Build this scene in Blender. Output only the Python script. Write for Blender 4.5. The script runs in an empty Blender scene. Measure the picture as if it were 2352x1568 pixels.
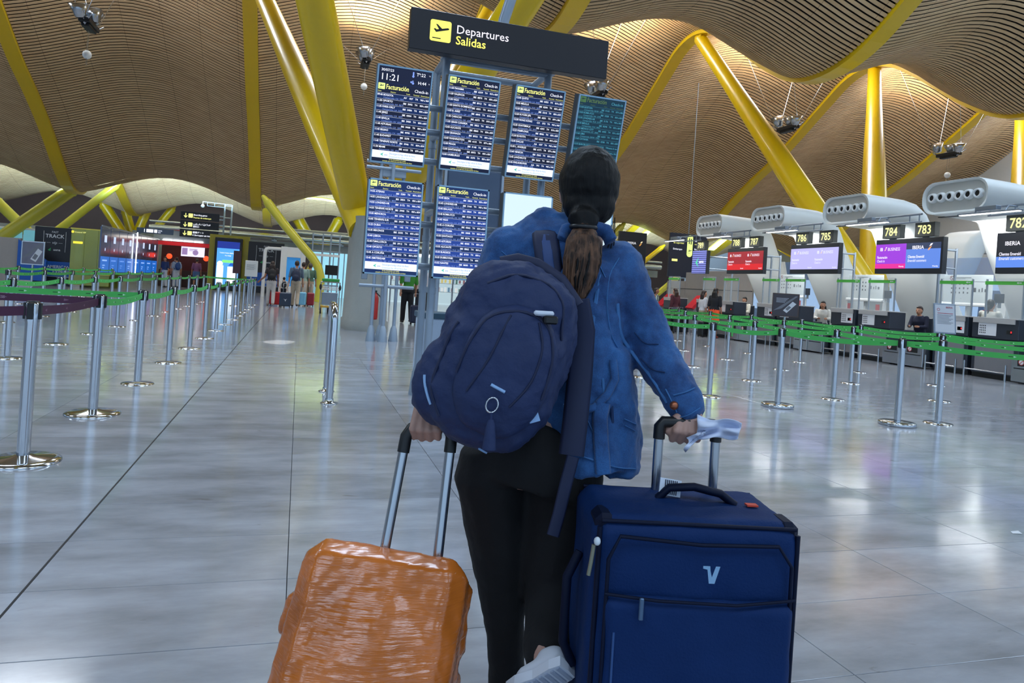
import bpy, bmesh, math, random
import numpy as np
from mathutils import Vector, Matrix, Euler

# ---------------------------------------------------------------- camera
SC = bpy.context.scene
COL = SC.collection
FPX, ROLL, YAW, CAMZ, PCX, PCY = 1640.0, math.radians(3.8), math.radians(16.6), 1.26, 1176.0, 661.0
cam_data = bpy.data.cameras.new('camera')
cam_data.sensor_fit = 'HORIZONTAL'
cam_data.sensor_width = 36.0
cam_data.lens = 36.0 * FPX / 2352.0
cam_data.shift_y = -(784.0 - PCY) / 2352.0
cam_data.clip_start = 0.05
cam_data.clip_end = 400
cam_data.dof.use_dof = False
cam = bpy.data.objects.new('camera', cam_data)
COL.objects.link(cam)
_fw = Vector((math.sin(YAW), math.cos(YAW), 0)); _rt = Vector((math.cos(YAW), -math.sin(YAW), 0)); _up = Vector((0, 0, 1))
_r2 = _rt * math.cos(ROLL) + _up * math.sin(ROLL)
_u2 = -_rt * math.sin(ROLL) + _up * math.cos(ROLL)
M = Matrix((( _r2.x, _u2.x, -_fw.x, 0), (_r2.y, _u2.y, -_fw.y, 0), (_r2.z, _u2.z, -_fw.z, CAMZ), (0, 0, 0, 1)))
cam.matrix_world = M
SC.camera = cam

# ---------------------------------------------------------------- world, light, exposure
SC.view_settings.view_transform = 'Standard'
SC.view_settings.look = 'None'
SC.view_settings.gamma = 1.0
SC.view_settings.use_curve_mapping = False
SC.view_settings.exposure = 0.75
world = bpy.data.worlds.new('sky'); SC.world = world
world.use_nodes = True
_nt = world.node_tree
_bg = _nt.nodes['Background']
_bg.inputs['Color'].default_value = (0.50, 0.72, 1.0, 1)
_bg.inputs['Strength'].default_value = 0.75

def area_light(name, loc, sx, sy, power, color, rot=(0, 0, 0), spread=math.pi):
    d = bpy.data.lights.new(name, 'AREA'); d.shape = 'RECTANGLE'; d.size = sx; d.size_y = sy
    d.energy = power; d.color = color; d.spread = spread
    o = bpy.data.objects.new(name, d); COL.objects.link(o); o.location = loc; o.rotation_euler = rot
    return o
DAY = (0.60, 0.78, 1.0)
# daylight through the roof lights that sit at the crown of each roof wave, bay by bay
for xb in (-16, -7, 2, 11, 20, 29, 38):
    area_light('skylight_daylight', (xb, 10.4, 13.3), 7.6, 4.2, 1150, DAY)
    area_light('skylight_daylight', (xb, 26.6, 13.3), 7.6, 2.4, 700, (0.85, 0.92, 1.0))
    area_light('skylight_daylight', (xb, -7.0, 12.9), 6.0, 5.0, 480, DAY)
# two thin shafts of sun that reach the floor beside the long row of stanchions and by the check-in queue
def sun_shaft(src, dst, cone, power):
    d = bpy.data.lights.new('sun_shaft', 'SPOT'); d.energy = power; d.color = (1, .97, .9); d.spot_size = math.radians(cone); d.spot_blend = .15; d.shadow_soft_size = .02
    o = bpy.data.objects.new('sun_shaft', d); COL.objects.link(o); o.location = src; o.rotation_euler = (Vector(dst) - Vector(src)).to_track_quat('-Z', 'Y').to_euler()
sun_shaft((1.2, 22.5, 10.0), (-.25, 13.6, 0), 2.6, 9000)
sun_shaft((10.5, 24.5, 11.0), (8.4, 13.6, 0), 1.6, 6000)
# added fill lights under the roof dip, aimed at the far wave, plus skylights beyond
for xb in (-16, -7, 2, 11, 20, 29):
    area_light('far_wave_fill_light', (xb, 43.6, 5.1), 8.0, .7, 800, (0.50, 0.78, 1.0), (math.radians(122), 0, 0), math.radians(80))
    area_light('skylight_daylight', (xb, 47.0, 8.2), 6.0, 1.4, 110, (0.85, 0.95, 1.0))

# ---------------------------------------------------------------- pixel -> place
def ray(px, py):
    dx, dy = px - PCX, py - PCY
    u = dx * math.cos(ROLL) + dy * math.sin(ROLL); v = -dx * math.sin(ROLL) + dy * math.cos(ROLL)
    return Vector((u * math.cos(YAW) + FPX * math.sin(YAW), -u * math.sin(YAW) + FPX * math.cos(YAW), -v)) / FPX
EYE = Vector((0, 0, CAMZ))
def gnd(px, py, z=0.0):
    r = ray(px, py); return EYE + r * ((z - CAMZ) / r.z)
def at_y(px, py, Y):
    r = ray(px, py); return EYE + r * (Y / r.y)
def at_x(px, py, X):
    r = ray(px, py); return EYE + r * (X / r.x)
def at_d(px, py, D):
    return EYE + ray(px, py) * D
# ---------------------------------------------------------------- helpers
random.seed(7)
RNG = np.random.RandomState(5)
def lin(c):
    if isinstance(c, str):
        c = c.lstrip('#'); c = tuple(int(c[i:i + 2], 16) / 255 for i in (0, 2, 4))
    return tuple((x / 12.92 if x <= 0.04045 else ((x + 0.055) / 1.055) ** 2.4) for x in c[:3]) + (1,)
MATS = {}
def mat(name, color='#808080', rough=0.5, metal=0.0, var=0.06, scale=8.0, emit=None, estr=0.0, bump=0.0, bscale=60.0, alpha=None, spec=0.5, coat=0.0, trans=0.0):
    """procedural principled material: base colour with a little noise, optional bump / emission"""
    if name in MATS: return MATS[name]
    m = bpy.data.materials.new(name); m.use_nodes = True; MATS[name] = m
    nt = m.node_tree; b = nt.nodes['Principled BSDF']
    c = lin(color)
    b.inputs['Roughness'].default_value = rough
    b.inputs['Metallic'].default_value = metal
    b.inputs['Specular IOR Level'].default_value = spec
    b.inputs['Base Color'].default_value = c
    if coat: b.inputs['Coat Weight'].default_value = coat
    if trans: b.inputs['Transmission Weight'].default_value = trans
    if var > 0 or bump > 0:
        tc = nt.nodes.new('ShaderNodeTexCoord')
    if var > 0:
        n = nt.nodes.new('ShaderNodeTexNoise'); n.inputs['Scale'].default_value = scale; n.inputs['Detail'].default_value = 3
        nt.links.new(tc.outputs['Object'], n.inputs['Vector'])
        mp = nt.nodes.new('ShaderNodeMapRange'); mp.inputs[3].default_value = 1 - var; mp.inputs[4].default_value = 1 + var
        nt.links.new(n.outputs['Fac'], mp.inputs[0])
        mx = nt.nodes.new('ShaderNodeVectorMath'); mx.operation = 'SCALE'
        mx.inputs[0].default_value = c[:3]
        nt.links.new(mp.outputs[0], mx.inputs['Scale'])
        nt.links.new(mx.outputs[0], b.inputs['Base Color'])
    if bump > 0:
        n2 = nt.nodes.new('ShaderNodeTexNoise'); n2.inputs['Scale'].default_value = bscale; n2.inputs['Detail'].default_value = 4
        nt.links.new(tc.outputs['Object'], n2.inputs['Vector'])
        bp = nt.nodes.new('ShaderNodeBump'); bp.inputs['Strength'].default_value = bump; bp.inputs['Distance'].default_value = 0.02
        nt.links.new(n2.outputs['Fac'], bp.inputs['Height']); nt.links.new(bp.outputs[0], b.inputs['Normal'])
    if emit is not None:
        b.inputs['Emission Color'].default_value = lin(emit); b.inputs['Emission Strength'].default_value = estr
    if alpha is not None: b.inputs['Alpha'].default_value = alpha
    return m
def glow(name, color, s=1.0):
    return mat('lit_' + name, '#050505', 0.35, var=0, emit=color, estr=s * .70)
def glass(name, color='#dfeeee', alpha=0.25, rough=0.05):
    return mat(name, color, rough, var=0, alpha=alpha, spec=0.6)

TF = {}
def thing(name, label, cat, loc=(0, 0, 0), rz=0.0, group=None, kind=None):
    o = bpy.data.objects.new(name, None); COL.objects.link(o)
    o.empty_display_size = 0.1
    o.location = loc; o.rotation_euler = (0, 0, rz)
    TF[o.name] = (Matrix.Translation(Vector(loc)) @ Matrix.Rotation(rz, 4, 'Z'))
    tag(o, label, cat, group, kind)
    return o
def tag(o, label=None, cat=None, group=None, kind=None):
    if label: o['label'] = label
    if cat: o['category'] = cat
    if group: o['group'] = group
    if kind: o['kind'] = kind
    return o
def copy_tree(o, parent=None, loc=None, rz=None, label=None):
    c = o.copy(); COL.objects.link(c)
    if parent is not None: c.parent = parent
    if loc is not None: c.location = loc
    if rz is not None: c.rotation_euler = (0, 0, rz)
    if label: c['label'] = label
    if parent is None:
        TF[c.name] = Matrix.Translation(c.location) @ Matrix.Rotation(c.rotation_euler.z, 4, 'Z')
    for ch in o.children: copy_tree(ch, c)
    return c

class MB:
    """collects shapes, builds ONE mesh object"""
    def __init__(s): s.v = []; s.f = []; s.m = []; s.sm = []
    def add(s, vs, fs, mi=0, smooth=False, T=None):
        o = len(s.v)
        if T is not None: vs = [T @ Vector(v) for v in vs]
        s.v.extend([tuple(v) for v in vs]); s.f.extend([tuple(o + i for i in f) for f in fs])
        s.m.extend([mi] * len(fs)); s.sm.extend([smooth] * len(fs)); return s
    def box(s, c, d, mi=0, T=None, rz=0.0, bev=0.0):
        hx, hy, hz = d[0] / 2, d[1] / 2, d[2] / 2
        R = Matrix.Translation(Vector(c)) @ Matrix.Rotation(rz, 4, 'Z')
        if T is not None: R = T @ R
        if bev <= 0:
            vs = [(x, y, z) for z in (-hz, hz) for y in (-hy, hy) for x in (-hx, hx)]
            fs = [(0, 2, 3, 1), (4, 5, 7, 6), (0, 1, 5, 4), (2, 6, 7, 3), (0, 4, 6, 2), (1, 3, 7, 5)]
            return s.add(vs, fs, mi, False, R)
        b = min(bev, hx * .9, hy * .9, hz * .9)
        vs = []; idx = {}
        for sx in (-1, 1):
            for sy in (-1, 1):
                for sz in (-1, 1):
                    for a in range(3):
                        p = [sx * (hx - b), sy * (hy - b), sz * (hz - b)]; p[a] = (sx, sy, sz)[a] * (hx, hy, hz)[a]
                        idx[(sx, sy, sz, a)] = len(vs); vs.append(tuple(p))
        fs = []
        for a in range(3):
            o1, o2 = [(1, 2), (2, 0), (0, 1)][a]
            for sg in (-1, 1):
                q = []
                for (p1, p2) in ((-1, -1), (1, -1), (1, 1), (-1, 1)):
                    k = [0, 0, 0]; k[a] = sg; k[o1] = p1; k[o2] = p2; q.append(idx[(k[0], k[1], k[2], a)])
                fs.append(tuple(q if sg > 0 else q[::-1]))
        for a in range(3):
            o1, o2 = [(1, 2), (2, 0), (0, 1)][a]
            for s1 in (-1, 1):
                for s2 in (-1, 1):
                    k0 = [0, 0, 0]; k1 = [0, 0, 0]; k0[a] = -1; k1[a] = 1; k0[o1] = k1[o1] = s1; k0[o2] = k1[o2] = s2
                    q = (idx[(*k0, o1)], idx[(*k1, o1)], idx[(*k1, o2)], idx[(*k0, o2)])
                    fs.append(q if s1 * s2 < 0 else q[::-1])
        for sx in (-1, 1):
            for sy in (-1, 1):
                for sz in (-1, 1):
                    t = (idx[(sx, sy, sz, 0)], idx[(sx, sy, sz, 1)], idx[(sx, sy, sz, 2)])
                    fs.append(t if sx * sy * sz > 0 else t[::-1])
        return s.add(vs, fs, mi, False, R)
    def path(s, pts, r, n=10, mi=0, caps=True, T=None, ell=None, closed=False, up=None):
        """tube along points; r = radius or list, ell = (a,b) scale of the section"""
        P = [Vector(p) for p in pts]; N = len(P)
        R = r if isinstance(r, (list, tuple)) else [r] * N
        vs = []; pn = None
        for i in range(N):
            if closed: t = P[(i + 1) % N] - P[i - 1]
            else: t = P[min(i + 1, N - 1)] - P[max(i - 1, 0)]
            t = t.normalized() if t.length > 1e-9 else Vector((0, 0, 1))
            if pn is None:
                a = Vector(up) if up else (Vector((0, 0, 1)) if abs(t.z) < .9 else Vector((0, 1, 0)))
                pn = (a - t * a.dot(t)).normalized()
            else:
                pn = pn - t * pn.dot(t)
                pn = pn.normalized() if pn.length > 1e-6 else t.orthogonal().normalized()
            b = t.cross(pn)
            e = ell[i] if isinstance(ell, list) else (ell or (1, 1))
            for k in range(n):
                an = 2 * math.pi * k / n
                vs.append(P[i] + (pn * math.cos(an) * e[0] + b * math.sin(an) * e[1]) * R[i])
        fs = []
        for i in range(N if closed else N - 1):
            j = (i + 1) % N
            for k in range(n):
                fs.append((i * n + k, i * n + (k + 1) % n, j * n + (k + 1) % n, j * n + k))
        s.add(vs, fs, mi, True, T)
        if caps and not closed:
            s.add(vs[:n], [tuple(range(n))[::-1]], mi, False, T); s.add(vs[-n:], [tuple(range(n))], mi, False, T)
        return s
    def lathe(s, prof, n=16, mi=0, T=None, smooth=True):
        vs = []; N = len(prof)
        for (r, z) in prof:
            for k in range(n): vs.append((r * math.cos(2 * math.pi * k / n), r * math.sin(2 * math.pi * k / n), z))
        fs = [(i * n + k, i * n + (k + 1) % n, (i + 1) * n + (k + 1) % n, (i + 1) * n + k) for i in range(N - 1) for k in range(n)]
        s.add(vs, fs, mi, smooth, T)
        if prof[0][0] > 1e-5: s.add(vs[:n], [tuple(range(n))[::-1]], mi, False, T)
        if prof[-1][0] > 1e-5: s.add(vs[-n:], [tuple(range(n))], mi, False, T)
        return s
    def ball(s, c, r, n=12, mi=0, T=None, R=None):
        r = r if isinstance(r, (list, tuple)) else (r, r, r)
        vs = []; m = max(6, n // 2 + 1)
        Q = R or Matrix.Identity(3)
        for i in range(m + 1):
            th = math.pi * i / m
            for k in range(n):
                ph = 2 * math.pi * k / n
                vs.append(Vector(c) + Q @ Vector((r[0] * math.sin(th) * math.cos(ph), r[1] * math.sin(th) * math.sin(ph), r[2] * math.cos(th))))
        fs = [(i * n + k, (i + 1) * n + k, (i + 1) * n + (k + 1) % n, i * n + (k + 1) % n) for i in range(m) for k in range(n)]
        return s.add(vs, fs, mi, True, T)
    def cap(s, a, ra, b, rb, n=10, mi=0):
        """tapered capsule"""
        a = Vector(a); b = Vector(b); d = (b - a).normalized()
        pts = [a - d * ra * .98, a - d * ra * .7, a, b, b + d * rb * .7, b + d * rb * .98]
        return s.path(pts, [ra * .15, ra * .72, ra, rb, rb * .72, rb * .15], n, mi)
    def prism(s, poly, z0, z1, mi=0, T=None, smooth=False):
        """poly in XY extruded z0..z1"""
        n = len(poly)
        vs = [(x, y, z0) for x, y in poly] + [(x, y, z1) for x, y in poly]
        s.add(vs, [(i, (i + 1) % n, n + (i + 1) % n, n + i) for i in range(n)], mi, smooth, T)
        s.add(vs, [tuple(range(n))[::-1], tuple(range(n, 2 * n))], mi, False, T)
        return s
    def quad(s, p, mi=0, T=None): return s.add(p, [tuple(range(len(p)))], mi, False, T)
    def build(s, name, mats, parent=None, world=True, label=None, kind=None):
        me = bpy.data.meshes.new(name)
        vs = s.v
        if parent is not None and world:
            I = TF[parent.name].inverted() if parent.name in TF else Matrix.Identity(4)
            if I != Matrix.Identity(4): vs = [tuple(I @ Vector(v)) for v in vs]
        me.from_pydata(vs, [], s.f)
        if not isinstance(mats, (list, tuple)): mats = [mats]
        for m in mats: me.materials.append(m)
        me.polygons.foreach_set('material_index', s.m); me.polygons.foreach_set('use_smooth', s.sm)
        me.update()
        o = bpy.data.objects.new(name, me); COL.objects.link(o)
        if parent is not None:
            o.parent = parent
            if parent.name in TF: TF[o.name] = TF[parent.name]
        if label: o['label'] = label
        if name in ('lettering', 'lettering_white', 'lettering_yellow', 'row_line', 'row_band', 'band_text', 'print', 'red_print', 'belt_text', 'aeroplane', 'icons', 'belt_slot', 'picture_shade', 'pictogram', 'bezel', 'logo', 'foliage'): kind = kind or 'stuff'
        if kind: o['kind'] = kind
        return o
WORK = bpy.data.scenes.new('workshop')   # empty side scene in which modifiers are evaluated; removed at the end
def remesh_build(mb, name, mats, voxel, parent=None, smooth=4, disp=None, label=None, shade=True):
    """union of overlapping closed shapes -> one continuous skin (voxel remesh + smoothing)"""
    o = mb.build('tmp', mats, None); COL.objects.unlink(o); WORK.collection.objects.link(o)
    md = o.modifiers.new('r', 'REMESH'); md.mode = 'VOXEL'; md.voxel_size = voxel; md.use_smooth_shade = True
    if smooth:
        ms = o.modifiers.new('s', 'SMOOTH'); ms.iterations = smooth; ms.factor = 0.5
    for (k, strength, size) in (disp or []):
        tx = bpy.data.textures.new('wrinkle', 'CLOUDS'); tx.noise_scale = size; tx.noise_depth = 2
        dm = o.modifiers.new('d', 'DISPLACE'); dm.texture = tx; dm.strength = strength; dm.mid_level = 0.5; dm.texture_coords = 'LOCAL'
    vl = WORK.view_layers[0]; vl.update(); dg = vl.depsgraph
    me = bpy.data.meshes.new_from_object(o.evaluated_get(dg))
    me.name = name
    old = o.data
    bpy.data.objects.remove(o); bpy.data.meshes.remove(old)
    me.materials.clear()
    for m in (mats if isinstance(mats, (list, tuple)) else [mats]): me.materials.append(m)
    me.polygons.foreach_set('use_smooth', [True] * len(me.polygons))
    if parent is not None and parent.name in TF: me.transform(TF[parent.name].inverted())
    r = bpy.data.objects.new(name, me); COL.objects.link(r)
    if parent is not None:
        r.parent = parent
        if parent.name in TF: TF[r.name] = TF[parent.name]
    if label: r['label'] = label
    return r

# ---------------------------------------------------------------- lettering: glyph meshes taken once from the built-in font
GL = {}
def _load_glyphs(chars):
    tmp = []
    for w, off in ((0, 0.0), (1, 0.013)):
        for c in chars:
            for suf in ('', '.'):
                cu = bpy.data.curves.new('g', 'FONT'); cu.body = c + suf; cu.size = 1.0; cu.resolution_u = 2; cu.offset = off; cu.fill_mode = 'FRONT' if hasattr(cu, 'fill_mode') else cu.fill_mode
                o = bpy.data.objects.new('g', cu); COL.objects.link(o); tmp.append((w, c, suf, o))
        cu = bpy.data.curves.new('g', 'FONT'); cu.body = '.'; cu.resolution_u = 2; cu.offset = off
        o = bpy.data.objects.new('g', cu); COL.objects.link(o); tmp.append((w, None, '.', o))
    dg = bpy.context.evaluated_depsgraph_get()
    dot = {}; adv = {}
    for (w, c, suf, o) in tmp:
        me = o.evaluated_get(dg).to_mesh()
        n = len(me.vertices); co = np.zeros(n * 3); me.vertices.foreach_get('co', co); co = co.reshape(-1, 3)
        xm = co[:, 0].max() if n else 0.0
        if c is None: dot[w] = xm
        elif suf == '.': adv[(w, c)] = xm
        else: GL[(w, c)] = [co[:, :2].tolist(), [tuple(p.vertices) for p in me.polygons], 0.0]
        o.evaluated_get(dg).to_mesh_clear()
    for (w, c), xm in adv.items(): GL[(w, c)][2] = max(0.05, xm - dot[w])
    for (_, _, _, o) in tmp:
        cu = o.data; bpy.data.objects.remove(o); bpy.data.curves.remove(cu)
_load_glyphs("ABCDEFGHIJKLMNOPQRSTUVWXYZabcdefghijklmnopqrstuvwxyz0123456789:/-.,áóñÑªº°%& '()!?" + "搭乗ゲート登机口" + "КВыходамнспку" + "بوابتلمغدرة")
def text_width(st, size, bold=0, cond=1.0): return sum(GL.get((bold, c), GL[(bold, ' ')])[2] for c in st) * size * cond
def put_text(mb, st, o, xd, yd, size, bold=0, align='L', mi=0, cond=1.0, slant=0.0):
    """lay a string on a plane: origin o (baseline), unit axes xd, yd"""
    w = text_width(st, size, bold, cond)
    x = {'L': 0, 'C': -w / 2, 'R': -w}[align]
    o = Vector(o); xd = Vector(xd); yd = Vector(yd)
    for c in st:
        g = GL.get((bold, c)) or GL[(bold, ' ')]
        if g[1]:
            mb.add([o + xd * (x + (vx + slant * vy) * size * cond) + yd * (vy * size) for vx, vy in g[0]], g[1], mi)
        x += g[2] * size * cond
    return w
class Panel:
    """flat frame of reference on a surface: x right, y up, in metres from its lower left corner"""
    def __init__(s, o, xd, yd, n): s.o = Vector(o); s.x = Vector(xd).normalized(); s.y = Vector(yd).normalized(); s.n = Vector(n).normalized()
    def p(s, x, y, lift=0.0): return s.o + s.x * x + s.y * y + s.n * lift
    def rect(s, mb, x0, y0, x1, y1, lift=0.002, mi=0): mb.quad([s.p(x0, y0, lift), s.p(x1, y0, lift), s.p(x1, y1, lift), s.p(x0, y1, lift)], mi)
    def poly(s, mb, pts, lift=0.002, mi=0): mb.quad([s.p(x, y, lift) for x, y in pts], mi)
    def rrect(s, mb, x0, y0, x1, y1, r, lift=0.002, mi=0, n=5):
        pts = []
        for cx, cy, a0 in ((x1 - r, y1 - r, 0), (x0 + r, y1 - r, 90), (x0 + r, y0 + r, 180), (x1 - r, y0 + r, 270)):
            for k in range(n + 1):
                a = math.radians(a0 + 90 * k / n); pts.append((cx + r * math.cos(a), cy + r * math.sin(a)))
        s.poly(mb, pts, lift, mi)
    def text(s, mb, st, x, y, size, bold=0, align='L', mi=0, lift=0.003, cond=1.0, slant=0.0):
        return put_text(mb, st, s.p(x, y, lift), s.x, s.y, size, bold, align, mi, cond, slant)
    def disc(s, mb, x, y, r, lift=0.002, mi=0, n=16):
        s.poly(mb, [(x + r * math.cos(2 * math.pi * k / n), y + r * math.sin(2 * math.pi * k / n)) for k in range(n)], lift, mi)
    def ring(s, mb, x, y, r, w, lift=0.003, mi=0, n=18):
        for k in range(n):
            a, b = 2 * math.pi * k / n, 2 * math.pi * (k + 1) / n
            s.poly(mb, [(x + r * math.cos(a), y + r * math.sin(a)), (x + r * math.cos(b), y + r * math.sin(b)), (x + (r - w) * math.cos(b), y + (r - w) * math.sin(b)), (x + (r - w) * math.cos(a), y + (r - w) * math.sin(a))], lift, mi)
    def line(s, mb, x0, y0, x1, y1, w, lift=0.003, mi=0):
        d = Vector((x1 - x0, y1 - y0)); d.normalize(); nx, ny = -d.y * w / 2, d.x * w / 2
        s.poly(mb, [(x0 + nx, y0 + ny), (x0 - nx, y0 - ny), (x1 - nx, y1 - ny), (x1 + nx, y1 + ny)][::-1], lift, mi)
def plane_icon(P, mb, x, y, s, mi=0, lift=0.004):
    """take-off pictogram in a square of side s at lower left (x,y)"""
    f = lambda pts: P.poly(mb, [(x + a * s, y + b * s) for a, b in pts], lift, mi)
    f([(.16, .55), (.20, .52), (.28, .42), (.88, .60), (.90, .66), (.84, .69), (.30, .55), (.22, .60)])
    f([(.42, .56), (.26, .80), (.34, .80), (.58, .60)])
    f([(.12, .12), (.52, .12), (.52, .17), (.12, .17)])
def swoosh(P, mb, x, y, s, mi_a, mi_b, lift=0.004):
    P.poly(mb, [(x, y), (x + .25 * s, y + .05 * s), (x + .62 * s, y + .55 * s), (x + .55 * s, y + .6 * s), (x + .1 * s, y + .3 * s)], lift, mi_a)
    P.poly(mb, [(x + .2 * s, y + .55 * s), (x + .62 * s, y + .72 * s), (x + .8 * s, y + 1.0 * s), (x + .45 * s, y + .95 * s)], lift, mi_b)
# ---------------------------------------------------------------- materials of the building
def floor_material(name, joints):
    m = bpy.data.materials.new(name); m.use_nodes = True
    nt = m.node_tree; N = nt.nodes.new; L = nt.links.new
    b = nt.nodes['Principled BSDF']
    geo = N('ShaderNodeNewGeometry')
    n1 = N('ShaderNodeTexNoise'); n1.inputs['Scale'].default_value = 1.6; n1.inputs['Detail'].default_value = 6; n1.inputs['Roughness'].default_value = .6
    mp = N('ShaderNodeMapping'); mp.inputs['Scale'].default_value = (1, 2.6, 1); L(geo.outputs['Position'], mp.inputs['Vector']); L(mp.outputs[0], n1.inputs['Vector'])
    cr = N('ShaderNodeValToRGB'); cr.color_ramp.elements[0].position = .3; cr.color_ramp.elements[1].position = .72
    cr.color_ramp.elements[0].color = lin('#8b8d92'); cr.color_ramp.elements[1].color = lin('#b4b7bf')
    L(n1.outputs['Fac'], cr.inputs[0])
    # dark mineral flecks and short veins with a shape of their own
    n2 = N('ShaderNodeTexNoise'); n2.inputs['Scale'].default_value = 5.5; n2.inputs['Detail'].default_value = 5; n2.inputs['Distortion'].default_value = .8
    mp2 = N('ShaderNodeMapping'); mp2.inputs['Scale'].default_value = (1, 3.4, 1); L(geo.outputs['Position'], mp2.inputs['Vector']); L(mp2.outputs[0], n2.inputs['Vector'])
    r2 = N('ShaderNodeMapRange'); r2.inputs[1].default_value = .69; r2.inputs[2].default_value = .80; r2.inputs[3].default_value = 0; r2.inputs[4].default_value = .62; L(n2.outputs['Fac'], r2.inputs[0])
    mx = N('ShaderNodeMixRGB'); mx.inputs[2].default_value = lin('#6f6862'); L(r2.outputs[0], mx.inputs[0]); L(cr.outputs[0], mx.inputs[1])
    last = mx.outputs[0]
    if joints:
        br = N('ShaderNodeTexBrick'); br.offset = 0; br.squash = 1
        br.inputs['Scale'].default_value = 1; br.inputs['Brick Width'].default_value = .95; br.inputs['Row Height'].default_value = .53
        br.inputs['Mortar Size'].default_value = .0035; br.inputs['Mortar Smooth'].default_value = 0
        br.inputs['Color1'].default_value = (.9, .9, .9, 1); br.inputs['Color2'].default_value = (1.05, 1.04, 1.02, 1); br.inputs['Mortar'].default_value = (.42, .42, .42, 1)
        mq = N('ShaderNodeMapping'); mq.inputs['Location'].default_value = (.93 + .95 * 60, -.42 + .53 * 60, 0); L(geo.outputs['Position'], mq.inputs['Vector']); L(mq.outputs[0], br.inputs['Vector'])
        ml = N('ShaderNodeMixRGB'); ml.blend_type = 'MULTIPLY'; ml.inputs[0].default_value = 1; L(last, ml.inputs[1]); L(br.outputs['Color'], ml.inputs[2]); last = ml.outputs[0]
    else:
        oi = N('ShaderNodeObjectInfo')
        rr = N('ShaderNodeMapRange'); rr.inputs[3].default_value = .86; rr.inputs[4].default_value = 1.07; L(oi.outputs['Random'], rr.inputs[0])
        sc = N('ShaderNodeVectorMath'); sc.operation = 'SCALE'; L(last, sc.inputs[0]); L(rr.outputs[0], sc.inputs['Scale']); last = sc.outputs[0]
    L(last, b.inputs['Base Color'])
    n3 = N('ShaderNodeTexNoise'); n3.inputs['Scale'].default_value = 3; n3.inputs['Detail'].default_value = 3; L(geo.outputs['Position'], n3.inputs['Vector'])
    r3 = N('ShaderNodeMapRange'); r3.inputs[3].default_value = .09; r3.inputs[4].default_value = .17; L(n3.outputs['Fac'], r3.inputs[0]); L(r3.outputs[0], b.inputs['Roughness'])
    bp = N('ShaderNodeBump'); bp.inputs['Strength'].default_value = .008; bp.inputs['Distance'].default_value = .02
    n4 = N('ShaderNodeTexNoise'); n4.inputs['Scale'].default_value = 2.2; n4.inputs['Detail'].default_value = 1; L(geo.outputs['Position'], n4.inputs['Vector']); L(n4.outputs['Fac'], bp.inputs['Height']); L(bp.outputs[0], b.inputs['Normal'])
    b.inputs['Specular IOR Level'].default_value = .55
    return m
M_FLOOR = floor_material('marble_floor', True)
M_TILE = floor_material('marble_tile', False)
M_GROUT = mat('grout', '#4d4c4b', .8)

def slat_material():
    m = bpy.data.materials.new('bamboo_slat'); m.use_nodes = True
    nt = m.node_tree; N = nt.nodes.new; L = nt.links.new; b = nt.nodes['Principled BSDF']
    geo = N('ShaderNodeNewGeometry')
    n = N('ShaderNodeTexNoise'); n.inputs['Scale'].default_value = 1.0; n.inputs['Detail'].default_value = 4
    mp = N('ShaderNodeMapping'); mp.inputs['Scale'].default_value = (.6, 5, 5); L(geo.outputs['Position'], mp.inputs['Vector']); L(mp.outputs[0], n.inputs['Vector'])
    cr = N('ShaderNodeValToRGB'); cr.color_ramp.elements[0].color = lin('#b18b60'); cr.color_ramp.elements[1].color = lin('#dcbe92')
    L(n.outputs['Fac'], cr.inputs[0])
    # butt joints of the boards every 1.5 m
    sx = N('ShaderNodeSeparateXYZ'); L(geo.outputs['Position'], sx.inputs[0])
    md = N('ShaderNodeMath'); md.operation = 'PINGPONG'; md.inputs[1].default_value = .75; L(sx.outputs[0], md.inputs[0])
    lt = N('ShaderNodeMath'); lt.operation = 'LESS_THAN'; lt.inputs[1].default_value = .006; L(md.outputs[0], lt.inputs[0])
    mx = N('ShaderNodeMixRGB'); mx.inputs[2].default_value = lin('#7d6144'); L(lt.outputs[0], mx.inputs[0]); L(cr.outputs[0], mx.inputs[1])
    L(mx.outputs[0], b.inputs['Base Color']); b.inputs['Roughness'].default_value = .5
    return m
M_SLAT = slat_material()
M_VOID = mat('roof_void_shade', '#070504', .95)
M_YEL = mat('yellow_steel_paint', '#dfb908', .32, var=.03, coat=.25)
M_YEL2 = mat('lime_steel_paint', '#cdc742', .3, var=.03, coat=.25)
M_CONC = mat('concrete', '#8c8d88', .8, var=.12, scale=3, bump=.15, bscale=25)
M_STEEL = mat('brushed_steel', '#b9bec4', .25, metal=1, var=.05)
M_CHROME = mat('polished_steel', '#c9cdd2', .12, metal=1, var=.02)
M_ALU = mat('anodised_frame', '#8e99a6', .4, metal=.6, var=.04)
M_WHITEP = mat('white_panel', '#dfe2e2', .4, var=.03)
M_GREYP = mat('grey_panel', '#8e8d8c', .5, var=.05)
M_BLACKP = mat('black_plastic', '#121417', .4, var=.03)
M_DARK = mat('dark_panel', '#23262c', .4, var=.04)
M_BROWN = mat('dark_brown_cladding', '#4a3224', .7, var=.15, scale=1.2)

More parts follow.
